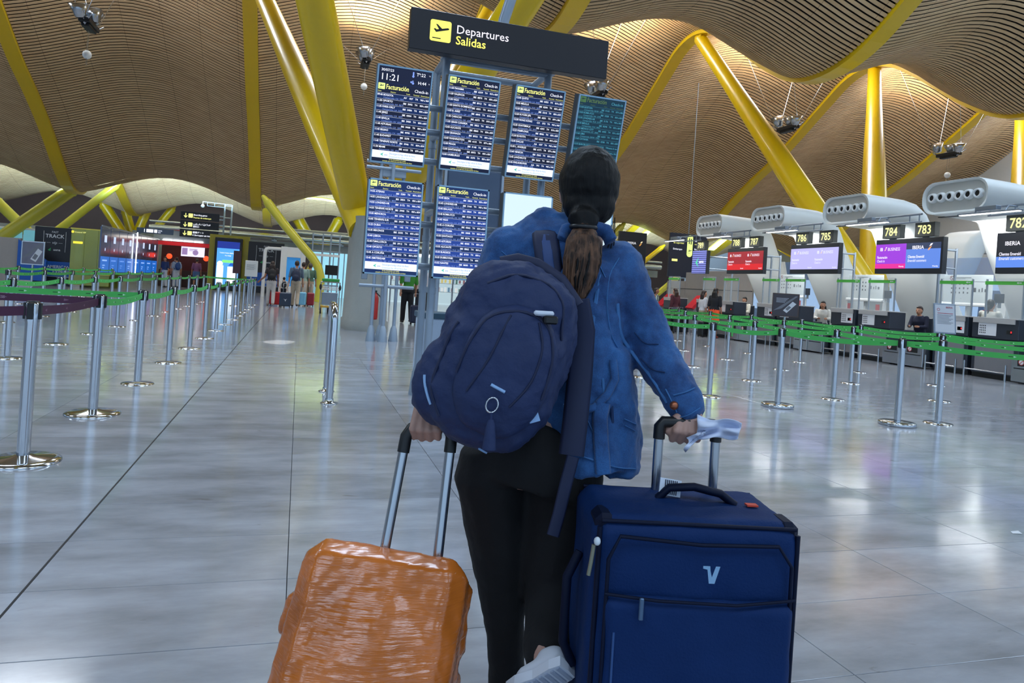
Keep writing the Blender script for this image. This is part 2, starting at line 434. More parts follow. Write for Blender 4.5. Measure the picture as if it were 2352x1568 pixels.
# ---------------------------------------------------------------- floor: grout bed, 300 nearest slabs as pieces, marble pattern beyond
TX0, TY0, NTX, NTY, TW, TD = -.92 - .95 * 5, 2.54 - .53 * 3, 15, 20, .95, .53
def build_floor():
    x0, x1, y0, y1 = TX0, TX0 + NTX * TW, TY0, TY0 + NTY * TD
    a = MB(); X = [-45, x0, x1, 60]; Y = [-25, y0, y1, 75]
    for i in range(3):
        for j in range(3):
            z = -.012 if (i == 1 and j == 1) else 0
            a.quad([(X[i], Y[j], z), (X[i + 1], Y[j], z), (X[i + 1], Y[j + 1], z), (X[i], Y[j + 1], z)], 1 if z else 0)
    a.quad([(x0, y0, 0), (x1, y0, 0), (x1, y0, -.012), (x0, y0, -.012)], 1); a.quad([(x0, y1, 0), (x0, y1, -.012), (x1, y1, -.012), (x1, y1, 0)], 1)
    a.quad([(x0, y0, 0), (x0, y0, -.012), (x0, y1, -.012), (x0, y1, 0)], 1); a.quad([(x1, y0, 0), (x1, y1, 0), (x1, y1, -.012), (x1, y0, -.012)], 1)
    fl = a.build('floor', [M_FLOOR, M_GROUT]); tag(fl, 'pale grey polished marble floor of the departures hall', 'floor', kind='structure')
    t = MB(); t.box((0, 0, -.006), (TW - .0032, TD - .0032, .012), bev=.0012)
    t0 = t.build('tile', M_TILE); t0.parent = fl
    first = True
    for i in range(NTX):
        for j in range(NTY):
            o = t0 if first else t0.copy()
            if not first: COL.objects.link(o)
            first = False
            o.parent = fl; o.location = (x0 + (i + .5) * TW, y0 + (j + .5) * TD, -.0002 + .0004 * ((i * 7 + j * 13) % 5) / 5)
    j = MB(); j.box((TX0 + TW * 5, 21, .0008), (.009, 40, .0016)); j.build('expansion_joint', mat('joint_black', '#1c1c1e', .6), fl)
    return fl
FLOOR = build_floor()

# ---------------------------------------------------------------- roof: waves along Y, ribs every 9 m in X, bamboo boards between the ribs
RIB0, BAY, ARCH = -2.5, 9.0, 1.25
_py = [-14, -9.5, -5.7, -1.8, 2.3, 6.0, 8.4, 9.6, 10.7, 12.0, 13.6, 15.6, 17.2, 18.6, 20.0, 21.8, 24.0, 25.6, 26.8, 28.2, 29.8, 31.8, 33.6, 35.4, 38.0, 39.8, 41.2, 42.4, 44.2, 46.6, 48.6, 50.6, 52.6, 54.8, 56.2, 57.4, 59.5]
_pz = [8.7, 11.0, 12.4, 11.0, 8.7, 9.6, 11.5, 12.2, 12.45, 12.2, 11.3, 9.9, 8.95, 8.6, 8.7, 9.6, 11.2, 12.15, 12.45, 12.25, 11.35, 10.1, 9.05, 8.2, 6.75, 5.55, 4.85, 4.7, 5.3, 6.7, 7.0, 6.4, 5.6, 4.85, 4.65, 4.75, 5.4]
def _spline():
    x = np.array(_py); y = np.array(_pz); d = np.gradient(y, x)
    xs = np.arange(-14, 59.5, .02); i = np.clip(np.searchsorted(x, xs, side='right') - 1, 0, len(x) - 2)
    h = x[i + 1] - x[i]; t = (xs - x[i]) / h
    ys = (2 * t**3 - 3 * t**2 + 1) * y[i] + (t**3 - 2 * t**2 + t) * h * d[i] + (-2 * t**3 + 3 * t**2) * y[i + 1] + (t**3 - t**2) * h * d[i + 1]
    return xs, ys
PXS, PYS = _spline()
PSL = np.gradient(PYS, PXS)
def roof_z(y): return float(np.interp(y, PXS, PYS))
def roof_s(y): return float(np.interp(y, PXS, PSL))
def arch(x):
    u = (x - RIB0) / BAY
    return ARCH * (.5 * (1 - math.cos(2 * math.pi * u)) / 2 + .5 * abs(math.sin(math.pi * u)))
def build_roof():
    ribs = [RIB0 + BAY * k for k in range(-3, 6)]
    # near-black backing sheet, its colour stands for the shade behind the boards
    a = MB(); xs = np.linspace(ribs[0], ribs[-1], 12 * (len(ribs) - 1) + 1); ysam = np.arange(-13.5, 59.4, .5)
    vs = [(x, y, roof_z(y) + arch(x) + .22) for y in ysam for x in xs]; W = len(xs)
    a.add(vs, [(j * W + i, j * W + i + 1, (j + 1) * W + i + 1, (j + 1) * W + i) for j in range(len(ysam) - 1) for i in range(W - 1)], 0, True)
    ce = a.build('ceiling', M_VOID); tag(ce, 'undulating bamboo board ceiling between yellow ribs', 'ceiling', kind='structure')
    # board positions along the wave, equal arc length
    ds = np.sqrt(1 + PSL**2) * .02; s = np.concatenate([[0], np.cumsum(ds)[:-1]]); PITCH = .155
    yb = np.interp(np.arange(PITCH, s[-1], PITCH), s, PXS)
    def board(nseg, wid=.094):
        b = MB(); vs = []; fs = []
        L0, L1 = .28, BAY - .28
        for i in range(nseg + 1):
            x = L0 + (L1 - L0) * i / nseg; z = arch(RIB0 + x)
            vs += [(x, -wid / 2, z + .02), (x, -wid / 2, z), (x, wid / 2, z), (x, wid / 2, z + .02)]
        for i in range(nseg):
            for k in range(3):
                fs.append((4 * i + k, 4 * i + k + 1, 4 * i + 5 + k, 4 * i + 4 + k))
        return vs, fs
    vs1, fs1 = board(16)
    near = []
    for k in range(len(ribs) - 1):
        xm = ribs[k] + BAY / 2
        for y in yb:
            if 13.2 < y < 57.5:
                d = xm * math.sin(YAW) + y * math.cos(YAW); bear = math.degrees(math.atan2(xm, y)) - 16.6
                if abs(bear) < 37: near.append((d / (1 + .6 * abs(roof_s(y))), k, float(y)))
    near.sort(); pick = set((k, y) for _, k, y in near[:300])
    rowmesh = {}; rest = MB()
    vsr, fsr = board(14)
    for k in range(len(ribs) - 1):
        for y in yb:
            y = float(y); an = math.atan(roof_s(y))
            if (k, y) in pick:
                c, sn = math.cos(an), math.sin(an)
                if y not in rowmesh:
                    b0 = MB(); b0.add([(x, c * yy, sn * yy + z) for x, yy, z in vs1], fs1); o = b0.build('bamboo_slat', M_SLAT, ce); rowmesh[y] = o.data
                else:
                    o = bpy.data.objects.new('bamboo_slat', rowmesh[y]); COL.objects.link(o); o.parent = ce
                o.location = (ribs[k], y, roof_z(y))
            else:
                c, sn = math.cos(an), math.sin(an); z0 = roof_z(y)
                # local (y,z) turned about X; the arch stays vertical
                rest.add([(ribs[k] + x, y + c * yy, z0 + sn * yy + z) for x, yy, z in vsr], fsr)
    r = rest.build('bamboo_slat_field', M_SLAT, ce, kind='stuff')
    # ribs
    ysam = np.arange(-13.5, 59.4, .4)
    for k, x in enumerate(ribs):
        b = MB(); vs = []
        for y in ysam:
            sl = roof_s(y); nrm = Vector((0, -sl, 1)).normalized(); c = Vector((x, y, roof_z(y)))
            for dx, dn in ((-.27, .12), (-.27, -.07), (.27, -.07), (.27, .12)): vs.append(c + Vector((dx, 0, 0)) + nrm * dn)
        n = len(ysam)
        b.add(vs, [(4 * i + q, 4 * (i + 1) + q, 4 * (i + 1) + q + 1, 4 * i + q + 1) for i in range(n - 1) for q in range(3)], 0, False)
        o = b.build('rib', M_YEL, ce)
    return ce, ribs
CEIL, RIBS = build_roof()

# ---------------------------------------------------------------- four-legged yellow columns on concrete bases
def column_cluster(bx, by, bz, label, legs, group='yellow column clusters'):
    t = thing('column_cluster', label, 'column', (bx, by, 0), group=group)
    # concrete plinth: boat shaped pier
    c = MB(); prof = []
    for i in range(20):
        an = 2 * math.pi * i / 20; prof.append((.52 * math.copysign(abs(math.cos(an))**.6, math.cos(an)), 1.1 * math.copysign(abs(math.sin(an))**.6, math.sin(an))))
    rings = [(0.0, 1.06), (.22, 1.06), (.24, 1.0), (bz - .5, .92), (bz, .86)]
    vs = [(x * k, y * k, z) for z, k in rings for x, y in prof]; n = len(prof)
    c.add(vs, [(i * n + q, i * n + (q + 1) % n, (i + 1) * n + (q + 1) % n, (i + 1) * n + q) for i in range(len(rings) - 1) for q in range(n)], 0, True)
    c.add(vs[-n:], [tuple(range(n))], 0)
    c.build('pier', M_CONC, t, world=False, label='grey concrete pier')
    for (tx, ty, tz, m, r0, r1) in legs:
        l = MB(); a = Vector((bx, by + (-.42 if ty > by else .42), bz - .30)) + Vector((tx - bx, 0, 0)).normalized() * .16; b = Vector((tx, ty, tz))
        pts = [a.lerp(b, q / 10) for q in range(11)]
        rr = [r0 + (r1 - r0) * (q / 10) + .1 * math.sin(math.pi * min(1, q / 10 * 1.3)) * r0 for q in range(11)]
        l.path(pts, rr, 20)
        lg = l.build('leg', m, t)
        h = MB(); d = (b - a).normalized()
        h.cap(b - d * .25, r1 * 1.05, b + d * .12, r1 * .5, 12)
        h.box(b + Vector((0, 0, .05)), (.34, .5, .3), bev=.03)
        h.build('bracket', m, lg)
    return t
PKZ = 12.2
column_cluster(1.62, 18.3, 2.75, 'yellow four-legged column on concrete pier behind the flight screens',
               [(-2.5, 26.7, PKZ, M_YEL, .40, .27), (6.5, 26.7, PKZ, M_YEL, .40, .27), (-1.95, 10.5, PKZ, M_YEL, .36, .33), (6.5, 10.5, PKZ, M_YEL, .36, .36)])
column_cluster(17.9, 19.5, 2.3, 'yellow two-legged column behind check-in counters 784 and 785',
               [(15.5, 26.7, PKZ, M_YEL, .46, .27), (24.5, 26.7, PKZ, M_YEL, .46, .27)])
column_cluster(24.1, 19.2, 2.3, 'single yellow leg at the right edge behind counter 782',
               [(33.5, 26.7, PKZ, M_YEL, .50, .30)])

# ---------------------------------------------------------------- enclosing walls and far glazing
def shell():
    a = MB(); a.box((-6, 70, 5.0), (110, .3, 10)); w = a.build('wall_far', M_BROWN); tag(w, 'dark brown far wall beyond the bamboo ceiling', 'wall', kind='structure')
    # glazed front of the hall behind the photographer: mullions and transoms
    a = MB()
    for k in range(34): a.box((-45 + 3 * k, -20, 4.4), (.12, .2, 8.8))
    for z in (.1, 3.0, 6.0, 8.8): a.box((5, -20, z), (100, .16, .14))
    w = a.build('window_2', M_ALU); tag(w, 'mullions of the glazed front behind the photographer', 'window', kind='structure')
    a = MB(); a.box((-40, 25, 4.5), (.3, 90, 9)); w = a.build('wall_left', M_GREYP); tag(w, 'grey side wall at the left end of the hall', 'wall', kind='structure')
shell()
def wall_right():
    a = MB(); a.box((39.5, 25, 8.3), (.3, 90, 9.6)); a.box((39.5, 25, .45), (.3, 90, .9))
    for k in range(30): a.box((39.5, -19 + 3 * k, 2.2), (.12, .12, 2.8))
    w = a.build('wall_right', M_WHITEP); tag(w, 'grey wall with a window band beyond the check-in hall', 'wall', kind='structure')
wall_right()
# ---------------------------------------------------------------- flight information stand
M_TUBE = mat('grey_tube_paint', '#9aa7b6', .35, metal=.35, var=.03)
M_SCRNAVY = glow('screen_navy', '#0c1230', 1.0)
M_SCRBLUE = glow('screen_blue', '#1b3a8f', 1.0)
M_SCRDEEP = glow('screen_deep', '#0a2357', 1.0)
M_SCRTEAL = glow('screen_teal', '#062a3c', 1.0)
M_TXTW = glow('text_white', '#eef2ff', 1.25)
M_TXTC = glow('text_pale_blue', '#7f9be8', 1.0)
M_TXTY = glow('text_yellow', '#f4f68a', 1.15)
M_TXTYD = glow('text_dim_yellow', '#5c7a4a', .8)
M_TXTTEAL = glow('text_teal', '#4f9fb8', .9)
M_ICON = glow('icon_lime', '#d9f08a', 1.1)
M_ICOND = glow('icon_dim', '#4f7a48', .7)
M_BAND = glow('screen_white_band', '#dfeaff', 1.15)
M_BANDTXT = glow('band_blue_text', '#3c7fc4', .8)
M_BANDDIM = glow('band_pale_text', '#86aee0', .9)
M_BLANK = glow('blank_screen', '#cfe6f7', 1.0)
M_BEZEL = mat('display_bezel', '#9fc3dc', .35, metal=.2, var=.02)
M_HOUSE = mat('display_housing', '#5d666f', .45, var=.04)
M_LOGO = glow('logo_teal', '#58c8b0', .9)

def info_stand():
    t = thing('information_stand', 'grey steel tube stand that carries the flight screens and departures sign', 'stand', (1.9, 7.6, 0))
    XL, XR, YF, YR, ZT = 1.33, 2.46, 7.4, 7.94, 3.62
    for x in (XL, XR):
        for y in (YF, YR):
            p = MB(); p.path([(x, y, .02), (x, y, ZT)], .041, 16)
            for z in (2.78, 1.75, 1.18): p.path([(x, y, z - .03), (x, y, z + .03)], .048, 16)
            po = p.build('post', M_TUBE, t)
            f = MB(); T = Matrix.Translation((x, y, 0)); f.lathe([(.088, 0), (.088, .015), (.06, .26), (.044, .32)], 14, 0, T)
            f.build('foot', M_TUBE, po)
    def beam(a, b, r=.038): q = MB(); q.path([a, b], r, 12); q.build('beam', M_TUBE, t)
    beam((XL, YR, ZT), (XR, YR, ZT)); beam((XL, YF, ZT - .02), (XR, YF, ZT - .02))
    beam((XL, YF, ZT), (XL, YR, ZT)); beam((XR, YF, ZT), (XR, YR, ZT))
    for z in (3.05, 2.80, 2.50, 2.05, 1.85, 1.42):
        beam((.62, YF - .09, z), (3.12, YF - .09, z), .034)
    for z in (2.86, 2.02): beam((XL, YF, z), (XL, YR, z)); beam((XR, YF, z), (XR, YR, z))
    q = MB(); q.path([(1.93, 7.45, 3.70), (1.93, 7.45, 4.12), (2.02, 7.40, 4.5)], .06, 14); q.build('cable_duct', M_TUBE, t)
    q = MB(); q.path([(2.02, 7.402, 4.497), (2.022, 7.398, 4.515)], .052, 14); q.build('duct_end', M_BLACKP, t)
    q = MB(); q.box((1.9, 7.30, 3.63), (1.25, .36, .05)); q.build('sign_bracket', M_TUBE, t)
    return t
info_stand()

def departures_sign():
    t = thing('departures_sign', 'long black overhead sign reading Departures Salidas with a yellow aeroplane square', 'sign', (1.93, 7.06, 3.53))
    b = MB(); b.box((1.93, 7.07, 3.735), (2.1, .12, .405), bev=.004); b.build('sign_box', mat('sign_black', '#1b1a22', .35, var=.03), t)
    P = Panel((.88, 7.008, 3.533), (1, 0, 0), (0, 0, 1), (0, -1, 0))
    i = MB(); P.rrect(i, .195, .105, .405, .315, .022); i.build('pictogram', glow('sign_yellow', '#f3ef6a', 1.2), t)
    i = MB(); plane_icon(P, i, .195, .105, .21, lift=.004); i.build('aeroplane', M_BLACKP, t)
    i = MB(); P.text(i, 'Departures', .455, .215, .118, 0); i.build('lettering_white', glow('sign_white', '#f1ecff', 1.2), t)
    i = MB(); P.text(i, 'Salidas', .455, .107, .118, 1); i.build('lettering_yellow', glow('sign_yellow_text', '#f6f06c', 1.1), t)
departures_sign()

D1 = [('09:40', 'BOGOTA', 'CA 5301', 'AV', '027', '960', '969'), ('11:30', 'OPORTO', 'AA 8679', 'IBE', '3092', '850', '859'), ('11:35', 'PARIS-ORLY', 'LA 5432', 'IBE', '3406', '850', '859'),
      ('11:40', 'JEREZ', 'CX 1879', 'IBE', '0304', '850', '859'), ('11:40', 'SEVILLA', 'AV 6000', 'IBS', '3950', '850', '859'), ('11:40', 'ASTURIAS', 'CX 1890', 'IBE', '0468', '850', '859'),
      ('11:45', 'BILBAO', 'CX 1883', 'IBE', '0990', '850', '859'), ('11:45', 'BUDAPEST', 'VLG 5192', 'IBE', '3278', '850', '859'), ('11:45', 'TENERIFE NORTE', 'VLG 5498', 'IBS', '3946', '850', '859'), ('11:50', 'MIAMI', 'QR 6963', 'IBE', '6123', '879', '886')]
D2 = [('11:50', 'PANAMA', 'BAW 4227', 'IBE', '6339', '810', '829'), ('11:50', 'VALENCIA', 'AV 6142', 'IBE', '8874', '850', '859'), ('11:50', 'VIGO', 'CX 1888', 'IBE', '8912', '850', '859'), ('11:50', 'SANTO DOMINGO', 'QR 5554', 'IBE', '6501', '810', '829'),
      ('11:55', 'B. AIRES', 'QR 6979', 'IBE', '6845', '810', '829'), ('11:55', 'CARACAS', 'QR 6388', 'IBE', '6673', '810', '829'), ('11:55', 'GRAN CANARIA', 'QR 5309', 'IBS', '3822', '850', '859'), ('12:00', 'ALICANTE', 'VLG 5574', 'IBE', '8860', '850', '859'),
      ('12:00', 'GRANADA', 'VLG 5603', 'IBE', '8932', '850', '859'), ('12:00', 'WASHINGTON', 'AY 5947', 'IBE', '6131', '879', '886'), ('12:00', 'PRAGA', 'VLG 5172', 'IBE', '3148', '850', '859'), ('12:00', 'SANTANDER', 'QR 6889', 'IBE', '8972', '850', '859'), ('12:00', 'HAMBURGO', '', 'IBE', '3270', '850', '859')]
D3 = [('12:05', 'QUITO', 'LA 5425', 'IBE', '6453', '810', '829'), ('12:05', 'MELILLA', 'VLG 5875', 'IBE', '8290', '850', '859'), ('12:20', 'BRUSELAS', 'AY 5627', 'IBE', '3210', '850', '859'), ('12:20', 'N.YORK-JFK', 'AY 5653', 'IBE', '6251', '879', '886'),
      ('12:20', 'HONG KONG', '', 'CX', '372', '964', '969'), ('12:25', 'GUATEMALA', 'QR 5972', 'IBE', '6341', '810', '829'), ('12:25', 'PAMPLONA', 'AV 6004', 'IBE', '8846', '850', '859'), ('12:30', 'BOGOTA', 'ELY 9205', 'IBE', '6585', '810', '829'),
      ('12:30', 'DALLAS', 'BAW 1513', 'AA', '037', '940', '949'), ('12:35', 'L. ANGELES', ' ', 'IBE', '6171', '879', '886'), ('12:40', 'VENECIA', 'VLG 5268', 'IBE', '3262', '850', '859'), ('12:45', 'LANZAROTE', 'VLG 5431', 'IBS', '3836', '850', '859'), ('12:45', 'PHILADELPHIA', 'BAW 1608', 'AA', '741', '940', '949')]
D4 = [('13:00', 'BOSTON', 'BAW 4261', 'IBE', '6165', '879', '886'), ('13:00', 'ROMA-FCO', 'AA 5778', 'IBE', '3328', '850', '859'), ('13:30', 'LONDRES-HR', 'VLG 5197', 'IBE', '3176', '900', '903'), ('13:30', 'MELILLA', 'VLG 5601', 'IBE', '8298', '850', '859'),
      ('13:30', 'MEXICO CITY', 'AY 5662', 'IBE', '6403', '810', '829'), ('13:40', 'LIMA', 'BAW 7202', 'IBE', '6659', '810', '829'), ('13:45', 'CATANIA', '', 'IBE', '3298', '850', '859'), ('13:50', 'BARCELONA', '', 'IBE', '50035', 'Puente', 'Aéreo'), ('13:50', 'TEL AVIV', '', 'LY', '396', '760', '762'), ('13:55', 'NAPOLES', 'AA 8611', 'IBE', '3770', '850', '859')]
D5 = [('14:55', 'ATENAS', 'VLG 5194', 'IBE', '3280', '850', '859'), ('14:55', 'LANZAROTE', 'AA 8843', 'IBS', '3854', '850', '859'), ('14:55', 'LONDRES-HR', 'AA 8742', 'IBE', '3172', '900', '903'), ('14:55', 'TENERIFE NORTE', 'QR 6982', 'IBS', '3940', '850', '859'),
      ('15:05', 'MENORCA', 'AA 8751', 'IBS', '3796', '850', '859'), ('15:05', 'TENERIFE SUR', 'AV 6134', 'IBS', '3929', '850', '859'), ('15:25', 'DUBAI', 'QF 8142', 'EK', '142', '720', '729'), ('15:35', 'MIKONOS', '', 'IBE', '3332', '850', '859'), ('15:40', 'LISBOA', 'LA 7148', 'IBE', '3102', '850', '859'),
      ('15:40', 'P.MALLORCA', 'QR 6880', 'IBS', '3912', '850', '859'), ('15:40', 'OPORTO', 'LA 1645', 'IBE', '3094', '850', '859'), ('15:45', 'A CORUÑA', 'AA 8502', 'IBE', '0552', '850', '859'), ('15:45', 'AMSTERDAM', 'IBE 3724', 'IBS', '3724', '850', '859')]
D6 = [('15:45', 'IBIZA', 'IBE 3804', 'IBS', '3804', '850', '859'), ('15:45', 'LONDRES-HR', 'VLG 5193', 'IBE', '3166', '900', '904'), ('15:45', 'MALAGA', 'AA 8776', 'IBS', '3864', '850', '859'), ('15:45', 'ROMA-FCO', 'AA 8630', 'IBE', '3236', '850', '859'), ('15:45', 'VIGO', 'AA 8745', 'IBE', '8914', '850', '859'),
      ('15:45', 'A CORUÑA', 'AA 8562', 'IBE', '0562', '850', '859'), ('15:50', 'LA PALMA', 'IBE 3848', 'IBS', '3848', '850', '859'), ('15:50', 'SANTIAGO', 'AA 8729', 'IBE', '0574', '850', '859'), ('15:50', 'ASTURIAS', 'AA 8672', 'IBE', '8500', '850', '859'), ('15:55', 'ALICANTE', 'VLG 5576', 'IBE', '8862', '850', '859'),
      ('15:55', 'BURDEOS', 'VLG 5514', 'IBE', '8700', '850', '859'), ('15:55', 'DUBROVNIK', 'AA 8552', 'IBE', '3252', '850', '859'), ('15:55', 'NANTES', 'VLG 5636', 'IBE', '8600', '850', '859')]
SW, SH = .53, .925
def flight_display(label, cx, yb, zb, tilt, rows, style, header=False):
    t = thing('flight_information_screen', label, 'screen', (cx, yb, zb), group='flight information screens')
    yd = Vector((0, -math.sin(tilt), math.cos(tilt))); nd = Vector((0, -math.cos(tilt), -math.sin(tilt)))
    o = Vector((cx - SW / 2, yb, zb))
    P = Panel(o, (1, 0, 0), yd, nd)
    T = Matrix(((1, 0, -nd.x, o.x), (0, yd.y, -nd.y, o.y), (0, yd.z, -nd.z, o.z), (0, 0, 0, 1)))   # x right, y up the face, z into the box
    b = MB(); b.box((SW / 2, SH / 2, .075), (SW + .004, SH + .004, .13), 0, T, bev=.006)
    b.build('housing', M_HOUSE, t)
    b = MB(); fw = .014
    for (x, y, w, h) in ((SW / 2, fw / 2, SW, fw), (SW / 2, SH - fw / 2, SW, fw), (fw / 2, SH / 2, fw, SH), (SW - fw / 2, SH / 2, fw, SH)):
        b.box((x, y, .002), (w, h, .022), 0, T)
    b.build('bezel', M_BEZEL, t)
    for zz in ((2.50, 2.80, 3.05) if tilt else (1.42, 1.85)):
        yk = (yb - (zz - zb) * math.tan(tilt)) + .12
        b = MB(); b.box((cx, (yk + 7.29) / 2, zz), (.2, 7.29 - yk + .02, .06)); b.build('mount', M_TUBE, t)
    x0, x1, y0, y1 = fw, SW - fw, fw, SH - fw
    s = MB()
    if rows is None:
        P.rect(s, x0, y0, x1, y1, .0); s.build('screen', M_BLANK, t); return t
    navy, band, tw, tc, ty, ic = {'dark': (M_SCRNAVY, M_SCRDEEP, M_TXTW, M_TXTC, M_TXTY, M_ICON), 'blue': (M_SCRDEEP, M_SCRBLUE, M_TXTW, M_TXTC, M_TXTY, M_ICON), 'dim': (M_SCRTEAL, M_SCRTEAL, M_TXTTEAL, M_TXTTEAL, M_TXTYD, M_ICOND)}[style]
    P.rect(s, x0, y0, x1, y1, .0); sc = s.build('screen', navy, t)
    W = x1 - x0; top = y1
    W_, C_, Y_ = MB(), MB(), MB(); bands = MB(); icon = MB(); blk = MB()
    if header:
        P.text(W_, '30/07/23', x0 + .02, top - .045, .034); P.text(W_, '11:21', x0 + .015, top - .125, .085)
        P.text(W_, 'Tª:22', x1 - .145, top - .052, .042); P.text(W_, 'H:44', x1 - .125, top - .128, .042)
        P.text(W_, '°C', x1 - .026, top - .042, .016); P.text(W_, '%', x1 - .022, top - .118, .016)
        P.rrect(C_, x1 - .182, top - .06, x1 - .168, top - .018, .006); P.disc(C_, x1 - .175, top - .06, .011)
        for dx, dy, rr in ((-.19, -.115, .009), (-.175, -.105, .007), (-.172, -.124, .011)): P.disc(C_, x1 + dx, top + dy, rr)
        P.rect(bands, x0, top - .153, x1, top - .150, .001)
        top -= .153
    P.rrect(icon, x0 + .004, top - .062, x0 + .069, top - .004, .006); plane_icon(P, blk, x0 + .006, top - .061, .058, lift=.004)
    P.text(Y_, 'Facturación', x0 + .078, top - .054, .062, 1, cond=.76); P.text(W_, 'Check-in', x1 - .015, top - .054, .040, 0, 'R', cond=.92)
    P.text(Y_, 'Hora', x0 + .004, top - .084, .016); P.text(Y_, 'Destino', x0 + .125, top - .084, .016); P.text(Y_, 'Vuelo', x0 + .275, top - .084, .016)
    P.text(Y_, 'Terminal', x0 + .345, top - .084, .016); P.text(Y_, 'Mostradores', x1 - .002, top - .084, .016, 0, 'R')
    foot = .105
    n = len(rows) if style != 'dim' else 13
    y_top = top - .094; rh = (y_top - (y0 + foot)) / n
    lines = MB()
    for i, (h, c, sh, al, fl, d0, d1) in enumerate(rows):
        yt = y_top - i * rh
        if style != 'dim' and i % 2 == 0: P.rect(bands, x0, yt - rh, x1, yt, .001)
        P.rect(lines, x0, yt - .0012, x1, yt, .0015)
        s1 = .0245
        P.text(W_, h + ' ' + c, x0 + .003, yt - rh * .47, s1, 1, cond=.92)
        if sh: P.text(C_, 'Compartido: ' + sh.replace(' ', '  '), x0 + .062, yt - rh * .90, .021)
        P.text(W_, al, x0 + .285, yt - rh * .56, .0235, 1, 'R'); P.text(W_, fl, x0 + .345, yt - rh * .56, .0235, 1, 'R')
        P.text(W_, 'T4', x0 + .366, yt - rh * .56, .0235, 1)
        P.text(W_, (d0 + ' a ' + d1) if d0.isdigit() else d0 + ' ' + d1, x1 - .003, yt - rh * .56, .0225, 1, 'R', cond=.92)
    P.rect(lines, x0, y0 + foot, x1, y0 + foot + .0012, .0015)
    bands.build('row_band', band, sc); lines.build('row_line', tw if style != 'dim' else M_TXTTEAL, sc)
    icon.build('pictogram', ic, sc); blk.build('aeroplane', M_SCRNAVY, sc)
    wb = MB(); P.rect(wb, x0, y0 + .035, x1, y0 + foot, .001); wb.build('white_band', M_BAND if style != 'dim' else M_SCRTEAL, sc)
    b1 = MB(); P.text(b1, 'Descárgate la App oficial de Aena', x0 + .165, y0 + .076, .0235, 0, cond=.8); P.text(b1, 'aena', x0 + .118, y0 + .062, .017, 1); b1.build('band_text', M_BANDTXT, sc)
    b2 = MB(); P.text(b2, 'Download the official Aena App', x0 + .165, y0 + .047, .0235, 0, cond=.8); b2.build('band_text', M_BANDDIM, sc)
    lg = MB(); P.poly(lg, [(x0 + .078, y0 + .068), (x0 + .11, y0 + .088), (x0 + .10, y0 + .068), (x0 + .11, y0 + .052)][::-1], .003); lg.build('logo', M_LOGO, sc)
    P.text(Y_, 'Si no encuentra un vuelo', x0 + W / 2, y0 + .021, .0165, 0, 'C'); P.text(Y_, 'consulte con el Servicio de Información de Aena', x0 + W / 2, y0 + .004, .0165, 0, 'C', cond=.9)
    W_.build('lettering', tw, sc); C_.build('lettering', tc, sc); Y_.build('lettering', ty, sc)
    return t
TILT = math.radians(14)
CXS = [.85, 1.53, 2.22, 2.90]
for k, (rows, lab) in enumerate(((D1, 'flight screen with clock 11:21 and date at the top left of the stand'), (D2, 'upper flight screen listing Panama to Hamburgo'), (D3, 'upper flight screen listing Quito to Philadelphia'), (D4, 'dim teal flight screen listing Boston to Barcelona'))):
    flight_display(lab, CXS[k], 7.10, 2.40, TILT, rows, 'dim' if k == 3 else 'dark', header=(k == 0))
flight_display('lower flight screen listing Atenas to Amsterdam', .845, 7.0, 1.305, 0, D5, 'blue')
flight_display('lower flight screen listing Ibiza to Nantes', 1.515, 7.0, 1.305, 0, D6, 'blue')
flight_display('blank white glowing screen left of the woman\'s head', 2.20, 7.0, 1.305, 0, None, '')
flight_display('blank white glowing screen mostly hidden behind the woman\'s neck', 2.885, 7.0, 1.305, 0, None, '')

# second stand further back
def back_stand():
    t = thing('display_stand', 'slender four-post display stand in front of the concrete pier', 'stand', (1.7, 14.7, 0))
    for (x, y) in ((1.45, 14.62), (1.68, 14.54), (1.92, 14.75), (1.66, 14.9)):
        p = MB(); p.path([(x, y, .02), (x, y, 3.75)], .036, 12); po = p.build('post', M_TUBE, t)
        f = MB(); f.lathe([(.10, 0), (.10, .015), (.065, .26), (.038, .32)], 12, 0, Matrix.Translation((x, y, 0))); f.build('foot', M_TUBE, po)
    for z in (1.12, 3.5, 3.62):
        q = MB(); q.path([(1.15, 14.6, z), (2.25, 14.6, z)], .035, 10); q.build('beam', M_TUBE, t)
    q = MB(); q.box((1.7, 14.66, 3.42), (.5, .12, .16), bev=.01); q.build('bracket', M_TUBE, t)
    for x in (1.25, 2.12):
        q = MB(); q.box((x, 14.66, 1.45), (.12, .08, .42), bev=.01); q.build('end_plate', M_ALU, t)
    t = thing('advertising_cabinet', 'dark display cabinet on two posts seen between the flight screens', 'display', (3.42, 14.9, 0))
    b = MB(); b.box((3.42, 14.95, 2.6), (1.3, .3, 2.4), bev=.02); b.build('cabinet', mat('dark_slate_cabinet', '#4b5a70', .35, var=.06), t)
    b = MB(); b.box((3.42, 14.79, 2.62), (1.12, .02, 2.1)); b.build('screen_glass', mat('dark_glass', '#3a4a63', .08, var=.2, scale=1.5), t)
    for x in (2.80, 4.04):
        b = MB(); b.box((x, 14.78, 2.6), (.05, .05, 2.4)); b.build('edge_trim', M_TUBE, t)
        b = MB(); b.path([(x, 14.95, 0), (x, 14.95, 1.5)], .045, 10); b.build('post', M_TUBE, t)
back_stand()
